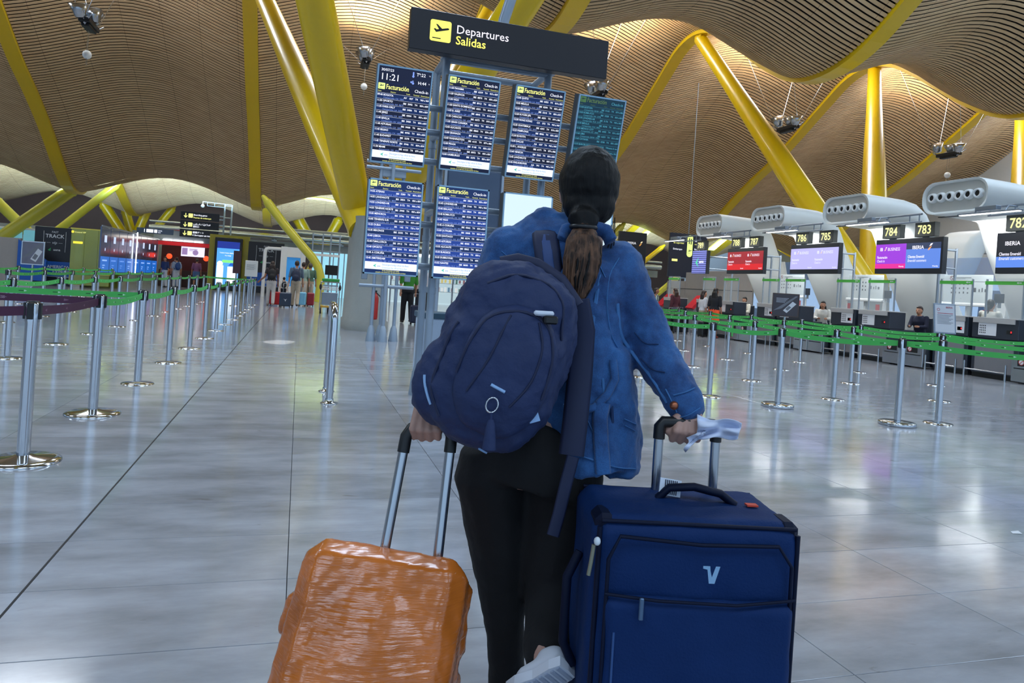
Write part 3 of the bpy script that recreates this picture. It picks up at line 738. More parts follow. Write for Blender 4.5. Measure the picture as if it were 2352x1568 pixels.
# ---------------------------------------------------------------- queue barriers
def belt_material(name, base, mark, dash, period):
    m = bpy.data.materials.new(name); m.use_nodes = True
    nt = m.node_tree; N = nt.nodes.new; L = nt.links.new; b = nt.nodes['Principled BSDF']
    uv = N('ShaderNodeUVMap'); sx = N('ShaderNodeSeparateXYZ'); L(uv.outputs[0], sx.inputs[0])
    def mth(op, a, bb=None, c=None):
        n = N('ShaderNodeMath'); n.operation = op
        for i, q in enumerate((a, bb, c)):
            if q is None: continue
            if isinstance(q, (int, float)): n.inputs[i].default_value = q
            else: L(q, n.inputs[i])
        return n.outputs[0]
    u = mth('FRACT', mth('DIVIDE', sx.outputs[0], period)); v = sx.outputs[1]
    def band(x, a, c): return mth('MULTIPLY', mth('GREATER_THAN', x, a), mth('LESS_THAN', x, c))
    dsh = mth('MULTIPLY', band(u, .52, .66), band(v, .44, .56))
    # small arrow head: width shrinks along u
    hv = mth('ABSOLUTE', mth('SUBTRACT', v, .5)); tri = mth('MULTIPLY', band(u, .42, .50), mth('LESS_THAN', hv, mth('MULTIPLY', mth('SUBTRACT', u, .41), 1.9)))
    m1 = N('ShaderNodeMixRGB'); m1.inputs[1].default_value = lin(base); m1.inputs[2].default_value = lin(dash); L(dsh, m1.inputs[0])
    m2 = N('ShaderNodeMixRGB'); m2.inputs[2].default_value = lin(mark); L(tri, m2.inputs[0]); L(m1.outputs[0], m2.inputs[1])
    L(m2.outputs[0], b.inputs['Base Color']); b.inputs['Roughness'].default_value = .6
    return m
M_BELT = belt_material('green_belt', '#4cba58', '#c9ecd0', '#123a1c', .30)
M_BELTP = belt_material('purple_belt', '#4b1f3d', '#7d5a70', '#4b1f3d', .45)
M_CASS = mat('cassette_black', '#14161c', .35, var=.02)

def stanchion_proto(dome):
    t = thing('queue_stanchion', 'x', 'stanchion')
    p = MB(); p.path([(0, 0, .03), (0, 0, .90)], .0365, 20); p.build('post', M_CHROME, t, False)
    h = MB(); h.lathe([(.040, .86), (.040, .965), (.034, .982), (.0, .984)], 20); hd = h.build('cassette', M_CHROME, t, False); h = MB(); h.lathe([(.036, .978), (.034, .986), (.0, .988)], 20); h.build('cap', M_CASS, t, False)
    s = MB()
    for a in range(4):
        s.box((.041 * math.cos(a * math.pi / 2), .041 * math.sin(a * math.pi / 2), .925), (.014, .034, .10) if a % 2 == 0 else (.034, .014, .10), bev=.003)
    s.build('belt_slot', M_BLACKP, hd, False)
    b = MB()
    if dome == 0: b.lathe([(.0, .045), (.045, .043), (.07, .034), (.17, .026), (.206, .014), (.208, 0)], 28)
    elif dome == 1: b.lathe([(.0, .046), (.05, .046), (.185, .043), (.195, .036), (.195, .004), (.19, 0)], 28)
    else: b.lathe([(.0, .012), (.05, .012), (.155, .009), (.16, .0)], 24)
    b.build('base', M_CHROME, t, False)
    return t
PROTO = {}
STN = {}
def stanchion(key, x, y, dome, label):
    if dome not in PROTO:
        o = stanchion_proto(dome); PROTO[dome] = o; o.location = (x, y, 0)
    else: o = copy_tree(PROTO[dome], None, (x, y, 0))
    TF[o.name] = Matrix.Translation((x, y, 0))
    o['label'] = label; o['group'] = 'queue stanchions'; STN[key] = o
    return o
def belt(a, b, m=None, sag=.02, z=.925, text=None):
    """flat webbing pulled from stanchion a to stanchion b; a part of a"""
    pa = Vector(a.location) if not isinstance(a, tuple) else Vector(a); pb = Vector(b.location) if not isinstance(b, tuple) else Vector(b)
    d = (pb - pa); ln = d.length; d.normalize(); n = 10; hw = .029
    me = bpy.data.meshes.new('belt'); vs = []; fs = []; uvs = []
    for i in range(n + 1):
        q = i / n; p = pa + d * (.045 + (ln - .09) * q); zz = z - sag * 4 * q * (1 - q)
        for s_ in (-1, 1):
            vs.append((p.x, p.y, zz + s_ * hw)); uvs.append((q * ln, (s_ + 1) / 2))
    for i in range(n): fs.append((2 * i, 2 * i + 2, 2 * i + 3, 2 * i + 1))
    loc = Vector(a.location); vs = [(v[0] - loc.x, v[1] - loc.y, v[2]) for v in vs]
    me.from_pydata(vs, [], fs); ul = me.uv_layers.new(name='UVMap')
    for lp in me.loops: ul.data[lp.index].uv = uvs[lp.vertex_index]
    me.materials.append(m or M_BELT)
    o = bpy.data.objects.new('belt', me); COL.objects.link(o); o.parent = a
    md = o.modifiers.new('t', 'SOLIDIFY'); md.thickness = .003; md.offset = 0
    TF[o.name] = TF[a.name]
    if text:
        tb = MB(); sd = Vector((-d.y, d.x, 0)); sd = -sd if sd.y > 0 else sd; xd = d if d.x > 0 else -d
        for q in text[1]: put_text(tb, text[0], pa + d * (ln * q) + Vector((0, 0, z - sag * 4 * q * (1 - q) - .011)) + sd * .004, xd, (0, 0, 1), .03, 1, 'C')
        tb.build('belt_text', mat('belt_print', '#a58d9c', .6), o, True)
    TF[o.name] = TF[a.name]
    return o
YS = [5.03, 6.57, 8.26, 10.1, 11.95, 13.75, 15.55, 17.36, 19.17, 20.95, 22.7, 24.5, 26.3, 28.1]
def ordinal(k): return ['nearest', 'second', 'third', 'fourth', 'fifth', 'sixth', 'seventh', 'eighth', 'ninth', 'tenth', 'eleventh', 'twelfth', 'thirteenth', 'fourteenth', 'fifteenth'][k]
for k, y in enumerate(YS):
    lab = {0: 'steel stanchion with domed base and purple belts, nearest at the left', 1: 'steel stanchion with domed base where purple and green belts meet'}.get(k, 'flat-based steel stanchion, %s in the long row beside the floor joint' % ordinal(k))
    stanchion(('A', k), -1.55, y, 0 if k < 2 else 2, lab)
for k in range(11):
    stanchion(('B', k), -3.34, 10.07 + k * 1.82, 2, 'thin steel stanchion, %s in the second row of the left queue' % ordinal(k))
for k in range(9):
    stanchion(('C', k), -5.18, 15.4 + k * 1.95, 2, 'thin steel stanchion, %s in the third row of the left queue' % ordinal(k))
for k in range(7):
    stanchion(('D', k), -7.0, 19.5 + k * 1.95, 2, 'thin steel stanchion, %s in the fourth row of the left queue' % ordinal(k))
stanchion(('O', 0), -3.3, 4.35, 0, 'steel stanchion out at the far left end of the near purple belt')
stanchion(('O', 1), -3.6, 6.55, 0, 'steel stanchion out at the far left end of the far purple belt')
stanchion(('O', 2), -3.5, 8.0, 2, 'steel stanchion out at the far left end of the near green belt')
# right queue
RQ = {'a0': (7.75, 4.75, 1), 'a1': (6.57, 6.47, 1), 'a2': (5.80, 7.56, 1), 'a3': (5.28, 8.28, 2), 'a4': (5.25, 10.1, 2), 'a5': (5.3, 11.95, 2), 'a6': (7.0, 13.7, 2),
      'b0': (7.26, 8.28, 2), 'b1': (7.22, 10.1, 2), 'b2': (7.2, 11.93, 2), 'c0': (9.23, 8.35, 2), 'c1': (9.23, 10.14, 2), 'c2': (9.24, 12.0, 2), 'c3': (9.13, 13.7, 2), 'c4': (9.14, 15.6, 2), 'c5': (9.1, 17.4, 2),
      'd0': (11.2, 10.22, 2), 'd1': (11.13, 12.02, 2), 'd2': (11.05, 13.73, 2), 'd3': (11.05, 15.63, 2), 'd4': (11.0, 17.44, 2), 'd5': (11.06, 19.25, 2), 'd6': (11.0, 21.0, 2), 'c9': (9.4, 6.4, 2), 'd9': (11.3, 8.4, 2), 'b9': (7.3, 6.6, 2)}
RL = {'a0': 'heavy-based steel stanchion just out of frame at the right end of the front belt', 'a1': 'heavy-based steel stanchion at the far right of the front green belt', 'a2': 'heavy-based steel stanchion second from the right in the front green belt',
      'a3': 'flat-based stanchion holding the front green belt beside the woman\'s elbow', 'a4': 'flat-based stanchion of the front green belt hidden behind the woman', 'a5': 'stanchion of the right queue behind the woman\'s shoulder', 'a6': 'rear stanchion of the right queue behind the woman\'s arm',
      'b0': 'flat-based stanchion between the two heavy-based ones, second belt row', 'b1': 'flat-based stanchion of the second belt row in front of counter 787', 'b2': 'flat-based stanchion of the second belt row below counter 789',
      'c0': 'stanchion carrying a tilted white paper notice board', 'c1': 'stanchion of the third belt row in front of counter 785', 'c2': 'stanchion carrying a framed dark phone poster', 'c3': 'stanchion with a loose hanging end of green belt', 'c4': 'stanchion of the third belt row left of the shopper in orange shorts', 'c5': 'last stanchion of the third belt row near counter 789',
      'd0': 'stanchion of the rear belt row behind the tilted notice', 'd1': 'stanchion of the rear belt row below the purple screen', 'd2': 'stanchion of the rear belt row below the lilac screen', 'd3': 'stanchion of the rear belt row right of the cream-jacketed agent', 'd4': 'stanchion of the rear belt row by the woman in black', 'd5': 'stanchion of the rear belt row by the girl in burgundy', 'd6': 'farthest stanchion of the rear belt row', 'c9': 'stanchion at the right frame edge, third belt row', 'd9': 'stanchion at the right frame edge, rear belt row', 'b9': 'stanchion at the right frame edge, second belt row'}
for k, (x, y, dm) in RQ.items(): stanchion(k, x, y, dm, RL[k])
belt(STN[('A', 0)], STN[('A', 1)], M_BELTP, .015, text=('BUSINESS', (.3, .7)))
belt(STN[('A', 0)], STN[('O', 0)], M_BELTP, .03, text=('IBERIA BUSINESS', (.35,)))
belt(STN[('A', 1)], STN[('O', 1)], M_BELTP, .0, text=('IBERIA BUSINESS', (.38,)))
belt(STN[('A', 2)], STN[('O', 2)], M_BELT, .01)
for k in range(1, 13): belt(STN[('A', k)], STN[('A', k + 1)], M_BELT, .03)
for k in range(10): belt(STN[('B', k)], STN[('B', k + 1)], M_BELT, .03)
for k in range(8): belt(STN[('C', k)], STN[('C', k + 1)], M_BELT, .03)
for k in range(6): belt(STN[('D', k)], STN[('D', k + 1)], M_BELT, .03)
belt(STN[('B', 0)], STN[('O', 2)], M_BELT, .02); belt(STN[('A', 13)], STN[('B', 10)], M_BELT, .02); belt(STN[('C', 0)], STN[('D', 0)], M_BELT, .02)
for a, b in (('a0', 'a1'), ('a1', 'a2'), ('a2', 'a3'), ('a3', 'a4'), ('a4', 'a5'), ('b9', 'b0'), ('b0', 'b1'), ('b1', 'b2'), ('b2', 'a6'), ('c9', 'c0'), ('c0', 'c1'), ('c1', 'c2'), ('c2', 'c3'), ('c3', 'c4'), ('c4', 'c5'), ('d9', 'd0'), ('d0', 'd1'), ('d1', 'd2'), ('d2', 'd3'), ('d3', 'd4'), ('d4', 'd5'), ('d5', 'd6')):
    belt(STN[a], STN[b], M_BELT, .035)
# loose belt end
q = MB(); q.box((9.16, 13.62, .72), (.006, .05, .40)); q.build('loose_belt', M_BELT, STN['c3'])
# notices on two stanchions
def notice(key, w, h, zc, rz, tiltx, face, lines, label, dark):
    x, y, _ = RQ[key]
    t = thing('notice_board', label, 'notice', (x, y, .985), rz)
    m = MB(); T = Matrix.Translation((0, 0, zc - .985)) @ Matrix.Rotation(tiltx, 4, 'X')
    m.box((0, 0, 0), (w, .02, h), 0, T, bev=.004); m.build('frame', M_ALU if not dark else mat('dark_wood_frame', '#4a3a36', .5), t, False)
    P = Panel(T @ Vector((-w / 2 + .02, -.011, -h / 2 + .02)), (1, 0, 0), T.to_3x3() @ Vector((0, 0, 1)), T.to_3x3() @ Vector((0, -1, 0)))
    s = MB(); P.rect(s, 0, 0, w - .04, h - .04, .001); s.build('sheet', face, t, False)
    k = MB()
    for (x0, y0, x1, y1) in lines: P.rect(k, x0 * (w - .04), y0 * (h - .04), x1 * (w - .04), y1 * (h - .04), .002)
    k.build('print', mat('notice_ink', '#6b6f78', .7) if not dark else mat('notice_pale_ink', '#b9c0cc', .6), t, False)
    if not dark:
        k = MB(); P.text(k, 'IBERIA', (w - .04) * .55, (h - .04) * .88, .035, 1); P.rect(k, (w - .04) * .12, (h - .04) * .68, (w - .04) * .92, (h - .04) * .70, .002); P.ring(k, (w - .04) * .17, (h - .04) * .82, .022, .006); k.build('red_print', mat('notice_red', '#b03040', .6), t, False)
    else:
        k = MB(); P.poly(k, [(w * .38, h * .22), (w * .52, h * .12), (w * .86, h * .52), (w * .72, h * .62)], .002); k.build('phone_picture', mat('phone_white', '#c9ccd2', .5), t, False)
        k = MB(); P.poly(k, [(w * .46, h * .28), (w * .55, h * .22), (w * .68, h * .37), (w * .59, h * .43)], .003); P.poly(k, [(w * .02, h * .2), (w * .32, h * .3), (w * .9, h * .85), (w * .82, h * .86)], .0015); k.build('picture_shade', mat('picture_grey', '#6d7078', .5), t, False)
    c = MB(); c.path([(0, 0, 0), (0, 0, zc - .985 - h / 2 + .03)], .02, 10); c.build('clamp', M_CHROME, t, False)
    return t
txt = [(.1, .62 - .045 * i, .92 - .1 * (i % 3), .635 - .045 * i) for i in range(8)]
notice('c0', .32, .45, 1.23, -.35, -.15, mat('notice_paper', '#d6d8de', .6), txt, 'tilted white airline notice on a stanchion in front of counter 782', False)
notice('c2', .50, .46, 1.28, -.72, -.05, mat('poster_slate', '#3f3b42', .4, var=.2, scale=3), [(.12, .80 - .06 * i, .62 - .05 * i, .82 - .06 * i) for i in range(4)], 'framed dark phone poster on a stanchion in front of counters 786 and 787', True)
# ---------------------------------------------------------------- check-in row
M_CAN = mat('canopy_white', '#d9dcd9', .45, var=.03, scale=2)
M_CANF = mat('canopy_face', '#b9bab6', .5, var=.03)
M_NAVYD = mat('desk_dark', '#2a303b', .4, var=.05)
M_DESKG = mat('desk_grey', '#77767a', .55, var=.05)
M_DESKT = mat('desk_top', '#a9a7a6', .45, var=.03)
M_PAPER = mat('paper', '#d9dade', .7, var=.02)
M_INK = mat('dark_ink', '#30333a', .7, var=0)
M_PLEX = glass('clear_screen', '#dfe8ea', .13)
M_GSTRIP = mat('green_strip', '#4fb043', .5, var=.03)
M_LAMPW = glow('lamp_white', '#ffffff', 2.6)
M_NUM = glow('number_yellow', '#f7f39a', 1.2)
M_NUMBOX = mat('number_box', '#3b3f3c', .45, var=.04)
M_SCRBEZ = mat('screen_bezel_dark', '#23272e', .35, var=.02)
PER = 3.36
def canopy(Yc, label, mir=False):
    t = thing('air_canopy', label, 'canopy', (18.1 if not mir else 18.9, Yc, 0), group='white air canopies')
    path = [(14.02, 3.985), (14.8, 3.965), (15.35, 3.945), (15.62, 3.90), (15.84, 3.76), (16.0, 3.5), (16.2, 3.06), (16.6, 2.36), (17.0, 1.65), (17.95, .0)]
    W, Hh, R = 1.69 / 2, .375, .33
    sec = []
    for cx, cy, a0 in ((W - R, Hh - R, 0), (-(W - R), Hh - R, 90), (-(W - R), -(Hh - R), 180), (W - R, -(Hh - R), 270)):
        for k in range(7):
            a = math.radians(a0 + 90 * k / 6); sec.append((cx + R * math.cos(a), cy + R * math.sin(a)))
    n = len(sec); vs = []
    for i, (x, z) in enumerate(path):
        a = Vector(path[max(i - 1, 0)]); b = Vector(path[min(i + 1, len(path) - 1)]); d = (b - a).normalized(); nm = Vector((-d.y, d.x))
        for (u, v) in sec: vs.append((x + nm.x * v, Yc + u, z + nm.y * v))
    m = MB(); m.add(vs, [(i * n + k, (i + 1) * n + k, (i + 1) * n + (k + 1) % n, i * n + (k + 1) % n) for i in range(len(path) - 1) for k in range(n)], 0, True)
    # inner lip of the mouth
    lip = [(14.02, Yc + u, 3.985 + v) for u, v in sec] + [(14.03, Yc + u * .945, 3.985 + v * .87) for u, v in sec] + [(14.10, Yc + u * .94, 3.985 + v * .86) for u, v in sec]
    m.add(lip, [(i * n + k, (i * n + (k + 1) % n), (i + 1) * n + (k + 1) % n, (i + 1) * n + k) for i in range(2) for k in range(n)], 0, True)
    m.build('shell', M_CAN, t)
    f = MB(); f.add([(14.09, Yc + u * .945, 3.985 + v * .87) for u, v in sec], [tuple(range(n))], 0); f.build('face', M_CANF, t)
    for k in range(6):
        T = Matrix.Translation((14.09, Yc + (k - 2.5) * .235, 4.0)) @ Matrix.Rotation(math.radians(-90), 4, 'Y') @ Matrix.Rotation(0, 4, 'Z')
        q = MB(); q.lathe([(.118, 0), (.112, .05), (.098, .085), (.070, .088), (.066, .05)], 20, 0, T); nz = q.build('nozzle', M_WHITEP, t)
        q = MB(); q.lathe([(.067, .055), (.0, .054)], 16, 0, T); q.build('opening', M_BLACKP, nz)
    for dy in (-.42, .42): q = MB(); q.box((14.45, Yc + dy, 3.598), (.10, .62, .02)); q.build('slot', M_BLACKP, t)
    q = MB(); q.box((14.045, Yc, 3.64), (.03, .04, .04)); q.build('latch', M_GREYP, t)
    if mir: t.rotation_euler = (0, 0, math.pi)
    else:      # fill light added under the hood to brighten the posters behind the desks
        l = area_light('canopy_fill_light', (0, 0, 0), 0.5, 1.2, 48, (.95, .98, 1), (0, math.radians(-42), 0)); l.parent = t; l.location = (15.2 - 18.1, 0, 3.52)
    return t
def lamp_bar(Yc, label):
    t = thing('counter_lamp', label, 'lamp', (14.0, Yc, 3.45), group='counter lamps')
    q = MB(); q.box((13.72, Yc, 3.50), (.12, 1.42, .03), bev=.008); q.build('lamp_body', M_ALU, t)
    q = MB(); q.box((13.72, Yc, 3.478), (.09, 1.34, .014)); q.build('diffuser', M_LAMPW, t)
    q = MB()
    for y in (Yc - .35, Yc + .35): q.path([(13.74, y, 3.51), (13.82, y, 3.62), (14.05, y, 3.62)], .018, 8)
    q.box((13.80, Yc + .1, 3.60), (.14, .5, .09), bev=.01); q.build('bracket', M_ALU, t)
    q = MB()
    q.path([(14.06, Yc + .65, 3.66), (14.06, Yc - 1.35, 3.66)], .026, 8); q.path([(14.06, Yc + .3, 3.48), (14.06, Yc - 1.35, 3.48)], .02, 8)
    for y in (Yc + .25, Yc - .3, Yc - 1.0, Yc - 1.28): q.path([(14.06, y, 3.66), (14.06, y, 3.48)], .016, 8)
    q.path([(14.06, Yc + .6, 3.62), (14.35, Yc + .62, 3.62)], .02, 8)
    q.build('rail', M_ALU, t)
    l = area_light('counter_lamp_light', (13.72, Yc, 3.465), 0.08, 1.3, 9, (.95, .97, 1)); l.parent = t; l.location = (13.72 - 14.0, 0, .015)
    return t
def num_box(Y, num, label):
    t = thing('counter_number', label, 'sign', (14.36, Y, 3.12), group='counter number boxes')
    q = MB(); q.box((14.40, Y, 3.325), (.16, .57, .345), bev=.006); q.build('box', M_NUMBOX, t)
    q = MB(); q.box((14.40, Y, 3.14), (.05, .2, .06)); q.build('mount', M_ALU, t)
    P = Panel((14.318, Y + .285, 3.155), (0, -1, 0), (0, 0, 1), (-1, 0, 0))
    q = MB(); P.text(q, num, .285, .065, .30, 1, 'C', cond=.9); q.build('lettering', M_NUM, t)
def counter_screen(Yc, label, style, half=False):
    y0, y1 = Yc - 1.015, Yc + 1.015
    if half: y1 = Yc + .0; y0 = Yc - 1.015
    t = thing('counter_screen', label, 'screen', (14.4, (y0 + y1) / 2, 2.25), group='counter screens')
    W = y1 - y0
    q = MB(); q.box((14.38, (y0 + y1) / 2, 2.69), (.14, W, .87), bev=.006); q.build('housing', M_SCRBEZ, t)
    P = Panel((14.308, y1, 2.255), (0, -1, 0), (0, 0, 1), (-1, 0, 0))
    def half_screen(x0, x1, col, head, l1, l2, logo, txt='#f2efff', foot=None, ital=False):
        s = MB(); P.rect(s, x0, .13, x1, .75, .001); sc = s.build('screen', glow('scr' + col, col, 1.0), t)
        m1 = glow('txt' + txt, txt, 1.15); k = MB(); w = x1 - x0
        if head == 'IB':
            P.text(k, 'IB', x0 + w * .14, .58, .12, 1); P.text(k, 'BUSINESS', x0 + w * .40, .58, .115, 0, cond=.82)
            sw = MB(); swoosh(P, sw, x0 + w * .295, .58, .10, 0, 1); sw.build('logo', [glow('sw_a' + txt, '#ffd9a8', 1), m1], sc)
        elif head == 'IBERIA':
            P.text(k, 'IBERIA', x0 + w * .18, .60, .12, 1); sw = MB(); swoosh(P, sw, x0 + w * .64, .56, .17, 0, 1); sw.build('logo', [glow('sw_or', '#f2a56a', 1), m1], sc)
        if l1: P.text(k, l1, x0 + w * .06, .385, .095, 1, cond=.74); P.text(k, l2, x0 + w * .06, .29, .095, 0, cond=.74, slant=.18 if ital else 0)
        if foot: P.text(k, foot, x0 + w * .95, .165, .05, 1, 'R')
        k.build('lettering', m1, sc); return sc
    hw = W / 2
    if style == 'red':
        sc = half_screen(.01, hw, '#9c2633', 'IB', 'Facturación', 'Check in', 1, foot='Emerald'); half_screen(hw, W - .01, '#9c2633', 'IB', 'Facturación', 'Check in', 1, foot='Emerald')
        s = MB(); P.rect(s, .01, .13, W - .01, .33, .0015); s.build('red_band', glow('red_band', '#d2222c', 1), sc)
    elif style == 'pale':
        half_screen(.01, hw, '#b7b4ee', 'IB', 'Facturación', 'Check in', 1, '#dfe2ff', 'Emerald'); half_screen(hw, W - .01, '#b7b4ee', 'IB', 'Facturación', 'Check in', 1, '#dfe2ff', 'Emerald')
    elif style == 'purple':
        sc = half_screen(.01, hw - .04, '#9a3fd6', 'IB', 'Facturación', 'Check in', 1, foot='Priority'); half_screen(hw - .04, W - .06, '#5f86dc', 'IBERIA', 'Clientes Emerald', 'Emerald customers', 1, foot='Priority', ital=True)
        s = MB(); P.rect(s, .01, .13, hw - .04, .25, .0015); s.build('pink_band', glow('pink_band', '#e0339a', 1), sc)
        s = MB(); P.rect(s, hw - .04, .60, W - .06, .75, .0015); s.build('dark_band', glow('dark_band', '#33405f', 1), sc)
    elif style == 'dark':
        for k0 in (0.01, hw):
            sc = half_screen(k0, k0 + hw - .01, '#262a33', 'IBERIA', 'Clientes Emerald', 'Emerald customers', 1, foot='Priority', ital=True)
            s = MB(); P.rect(s, k0, .13, k0 + hw - .01, .36, .0008 + .0004); s.build('blue_band', glow('blue_band', '#5f8ae6', 1), sc)
    elif style == 'aena':
        s = MB(); P.rect(s, .01, .01, W - .03, .86, .001); sc = s.build('screen', glow('aena_blue', '#7f86d8', 1), t)
        s = MB()
        for k in range(11): P.rect(s, .01, .03 + k * .076, W - .03, .055 + k * .076, .0015)
        s.build('row_band', glow('aena_stripe', '#2c3266', 1), sc)
        s = MB(); P.poly(s, [(.25, .42), (.45, .62), (.38, .42), (.47, .24)][::-1], .003); s.build('logo', glow('aena_green', '#4fd6a8', 1), sc)
        s = MB(); P.text(s, 'aena', .50, .40, .17, 1); s.build('lettering', M_TXTW, sc)
    for y in ((y0 + y1) / 2 - .35, (y0 + y1) / 2 + .12) if not half else (y0 + .05,):
        q = MB(); q.path([(15.46, y, .0), (15.46, y, 2.95)], .035, 10); q.path([(15.46, y, 2.9), (14.44, y, 2.9)], .03, 8); q.path([(15.46, y, 2.45), (14.44, y, 2.45)], .022, 8); q.build('post', M_ALU, t)
    return t
def desk(y0, y1, label, led=True, paper=0):
    yc = (y0 + y1) / 2; w = y1 - y0
    t = thing('checkin_desk', label, 'desk', (14.6, yc, 0), group='check-in desks')
    q = MB(); q.box((14.68, yc, .48), (.80, w, .76), bev=.015); b = q.build('body', M_NAVYD, t)
    q = MB(); q.box((14.275, yc, .46), (.03, w * .82, .66), bev=.01); q.build('front_panel', M_DESKG, t)
    q = MB(); q.box((14.5, yc, 1.075), (.5, w, .43), bev=.012); up = q.build('upper_box', M_NAVYD, t)
    q = MB(); q.box((14.24, yc + .02, 1.235), (.03, w * .9, .10), bev=.004); q.box((14.5, yc, 1.295), (.54, w + .02, .025), bev=.006); q.build('ledge', M_DESKT, t)
    q = MB(); q.box((14.68, yc, .05), (.7, w, .1)); q.build('plinth', M_BLACKP, t)
    P = Panel((14.249, y1, .86), (0, -1, 0), (0, 0, 1), (-1, 0, 0))
    if paper:
        x = w * (.15 if paper == 1 else .45)
        q = MB(); P.rect(q, x, .06, x + .42, .36, .003); s = q.build('notice', M_PAPER, t)
        q = MB()
        for i in range(4):
            for j in range(4): P.rect(q, x + .03 + i * .04, .1 + j * .05, x + .052 + i * .04, .13 + j * .05, .004)
        q.build('print', M_INK, s)
    if led:
        q = MB(); P.rect(q, w - .26, .12, w - .14, .20, .003); e = q.build('status_plate', M_BLACKP, t)
        q = MB(); P.rect(q, w - .17, .145, w - .145, .18, .005); q.build('status_light', glow('led_red', '#ff2a30', 2), e)
    for y in (y0 + .06, y1 - .06):
        q = MB(); q.path([(14.03, y, 0.0), (14.03, y, .34)], .022, 10); q.path([(14.03, y, .34), (14.03, y, .345)], .012, 8); q.build('guard_post', M_STEEL, t)
    q = MB(); q.path([(14.03, y0 + .06, .17), (14.03, y1 - .06, .17)], .016, 8); q.build('guard_rail', M_STEEL, t)
    return t
def conveyor(y0, y1, label):
    yc = (y0 + y1) / 2
    t = thing('baggage_conveyor', label, 'conveyor', (14.6, yc, 0), group='baggage conveyors')
    for y in (y0 + (y1 - y0) * .25, y0 + (y1 - y0) * .75):
        q = MB(); q.box((14.45, y, .30), (.8, (y1 - y0) / 2 - .02, .52), bev=.01); b = q.build('scale_body', M_STEEL, t)
        P = Panel((14.048, y + .3, .1), (0, -1, 0), (0, 0, 1), (-1, 0, 0))
        q = MB(); P.rect(q, .14, .26, .44, .42, .002); pl = q.build('warning_plate', M_BLACKP, b)
        q = MB(); P.disc(q, .22, .34, .06, .003); q.build('warning_sign', M_PAPER, pl)
        q = MB(); P.ring(q, .22, .34, .062, .014, .004); P.line(q, .18, .30, .26, .38, .012, .004); q.build('icons', mat('warning_red', '#b03a3a', .6), pl)
        q = MB(); q.box((14.044, y, .31), (.006, .46, .02)); q.build('seam', M_BLACKP, b)
    q = MB(); q.box((14.9, yc, .5), (.9, y1 - y0 - .1, .16), bev=.02); q.build('belt', M_BLACKP, t)
    q = MB(); q.box((14.9, yc, .25), (.8, y1 - y0 - .16, .4)); q.build('frame', M_DARK, t)
    return t
def plexi(y0, y1, label):
    t = thing('clear_partition', label, 'partition', (14.42, (y0 + y1) / 2, 1.30), group='clear partitions')
    q = MB(); q.box((14.42, (y0 + y1) / 2, 1.73), (.008, y1 - y0, .86)); q.build('pane', M_PLEX, t)
    q = MB(); q.box((14.41, (y0 + y1) / 2, 2.06), (.014, y1 - y0, .075)); s = q.build('strip', M_GSTRIP, t)
    P = Panel((14.402, y1, 2.03), (0, -1, 0), (0, 0, 1), (-1, 0, 0))
    q = MB(); P.poly(q, [(y1 - y0 - .16, .035), (y1 - y0 - .12, .055), (y1 - y0 - .12, .015)], .002); P.rect(q, y1 - y0 - .11, .028, y1 - y0 - .05, .042, .002); q.build('print', M_WHITEP, s)
    for y in (y0 + .02, y1 - .02): q = MB(); q.box((14.44, y, 1.72), (.03, .03, .84)); q.build('upright', M_ALU, t)
def back_unit(Yc, label):
    t = thing('back_counter', label, 'counter', (16.0, Yc, 0), group='white back counters')
    q = MB(); q.path([(16.0, Yc - .72, 1.60), (16.0, Yc + .72, 1.60)], .045, 10); q.build('rail', M_WHITEP, t)
    q = MB(); q.box((16.05, Yc, 1.58), (.22, 1.40, .03)); q.build('shelf', M_WHITEP, t)
    for y in (Yc - .7, Yc, Yc + .7):
        q = MB(); q.box((16.05, y, .80), (.10, .05, 1.55)); q.build('leg', M_WHITEP, t)
    q = MB(); q.box((16.2, Yc, .5), (.04, 1.4, 1.0)); q.build('back_panel', M_GREYP, t)
    for k in (-1, 1): q = MB(); q.box((15.96, Yc + .55 * k, 1.34), (.02, .13, .28)); q.build('leaflet', mat('leaflet_red', '#b8232e', .5), t)
    p = thing('safety_poster', label.replace('back counter', 'luggage rules poster') if 'back counter' in label else label, 'poster', (16.0, Yc, 1.62), group='luggage rules posters')
    q = MB(); q.box((16.0, Yc, 1.98), (.02, 1.36, .72), bev=.008); q.build('board', mat('poster_board', '#cdd6d8', .4, var=.02), p)
    P = Panel((15.988, Yc + .68, 1.62), (0, -1, 0), (0, 0, 1), (-1, 0, 0))
    q = MB(); P.ring(q, .23, .64, .055, .012); P.line(q, .19, .68, .27, .60, .012); q.build('icons', mat('prohibition_red', '#8a4248', .6), p)
    q = MB()
    P.rect(q, .36, .645, .78, .657); P.rect(q, .36, .615, .62, .624); P.rect(q, .86, .55, 1.18, .556)
    for j in range(3):
        for i in range(5): P.rrect(q, .22 + i * .115, .25 + j * .11, .26 + i * .115, .29 + j * .11 + .012 * (i % 2), .008)
    for i, (a, b) in enumerate(((.86, .93), (1.0, 1.03), (1.08, 1.11), (1.16, 1.23))): P.rect(q, a, .30, b, .40 - .03 * (i % 2))
    P.text(q, 'ABC', .5, .12, .02)
    q.build('print', mat('poster_ink', '#6a7076', .6), p)
    q = MB(); P.rect(q, .30, .568, .66, .574); q.build('colour_rule', mat('rule_ochre', '#b7a24e', .6), p)
    # side monitor on the unit
    m = thing('small_monitor', 'small dark monitor ' + label.replace('white back counter behind', 'behind'), 'monitor', (16.0, Yc - .86, 1.60), group='back counter monitors')
    q = MB(); q.box((16.0, Yc - .86, 1.78), (.04, .24, .22), bev=.006); q.build('monitor', M_NAVYD, m)
    q = MB(); q.box((16.02, Yc - .86, 1.62), (.05, .05, .14)); q.build('stand', M_ALU, m)
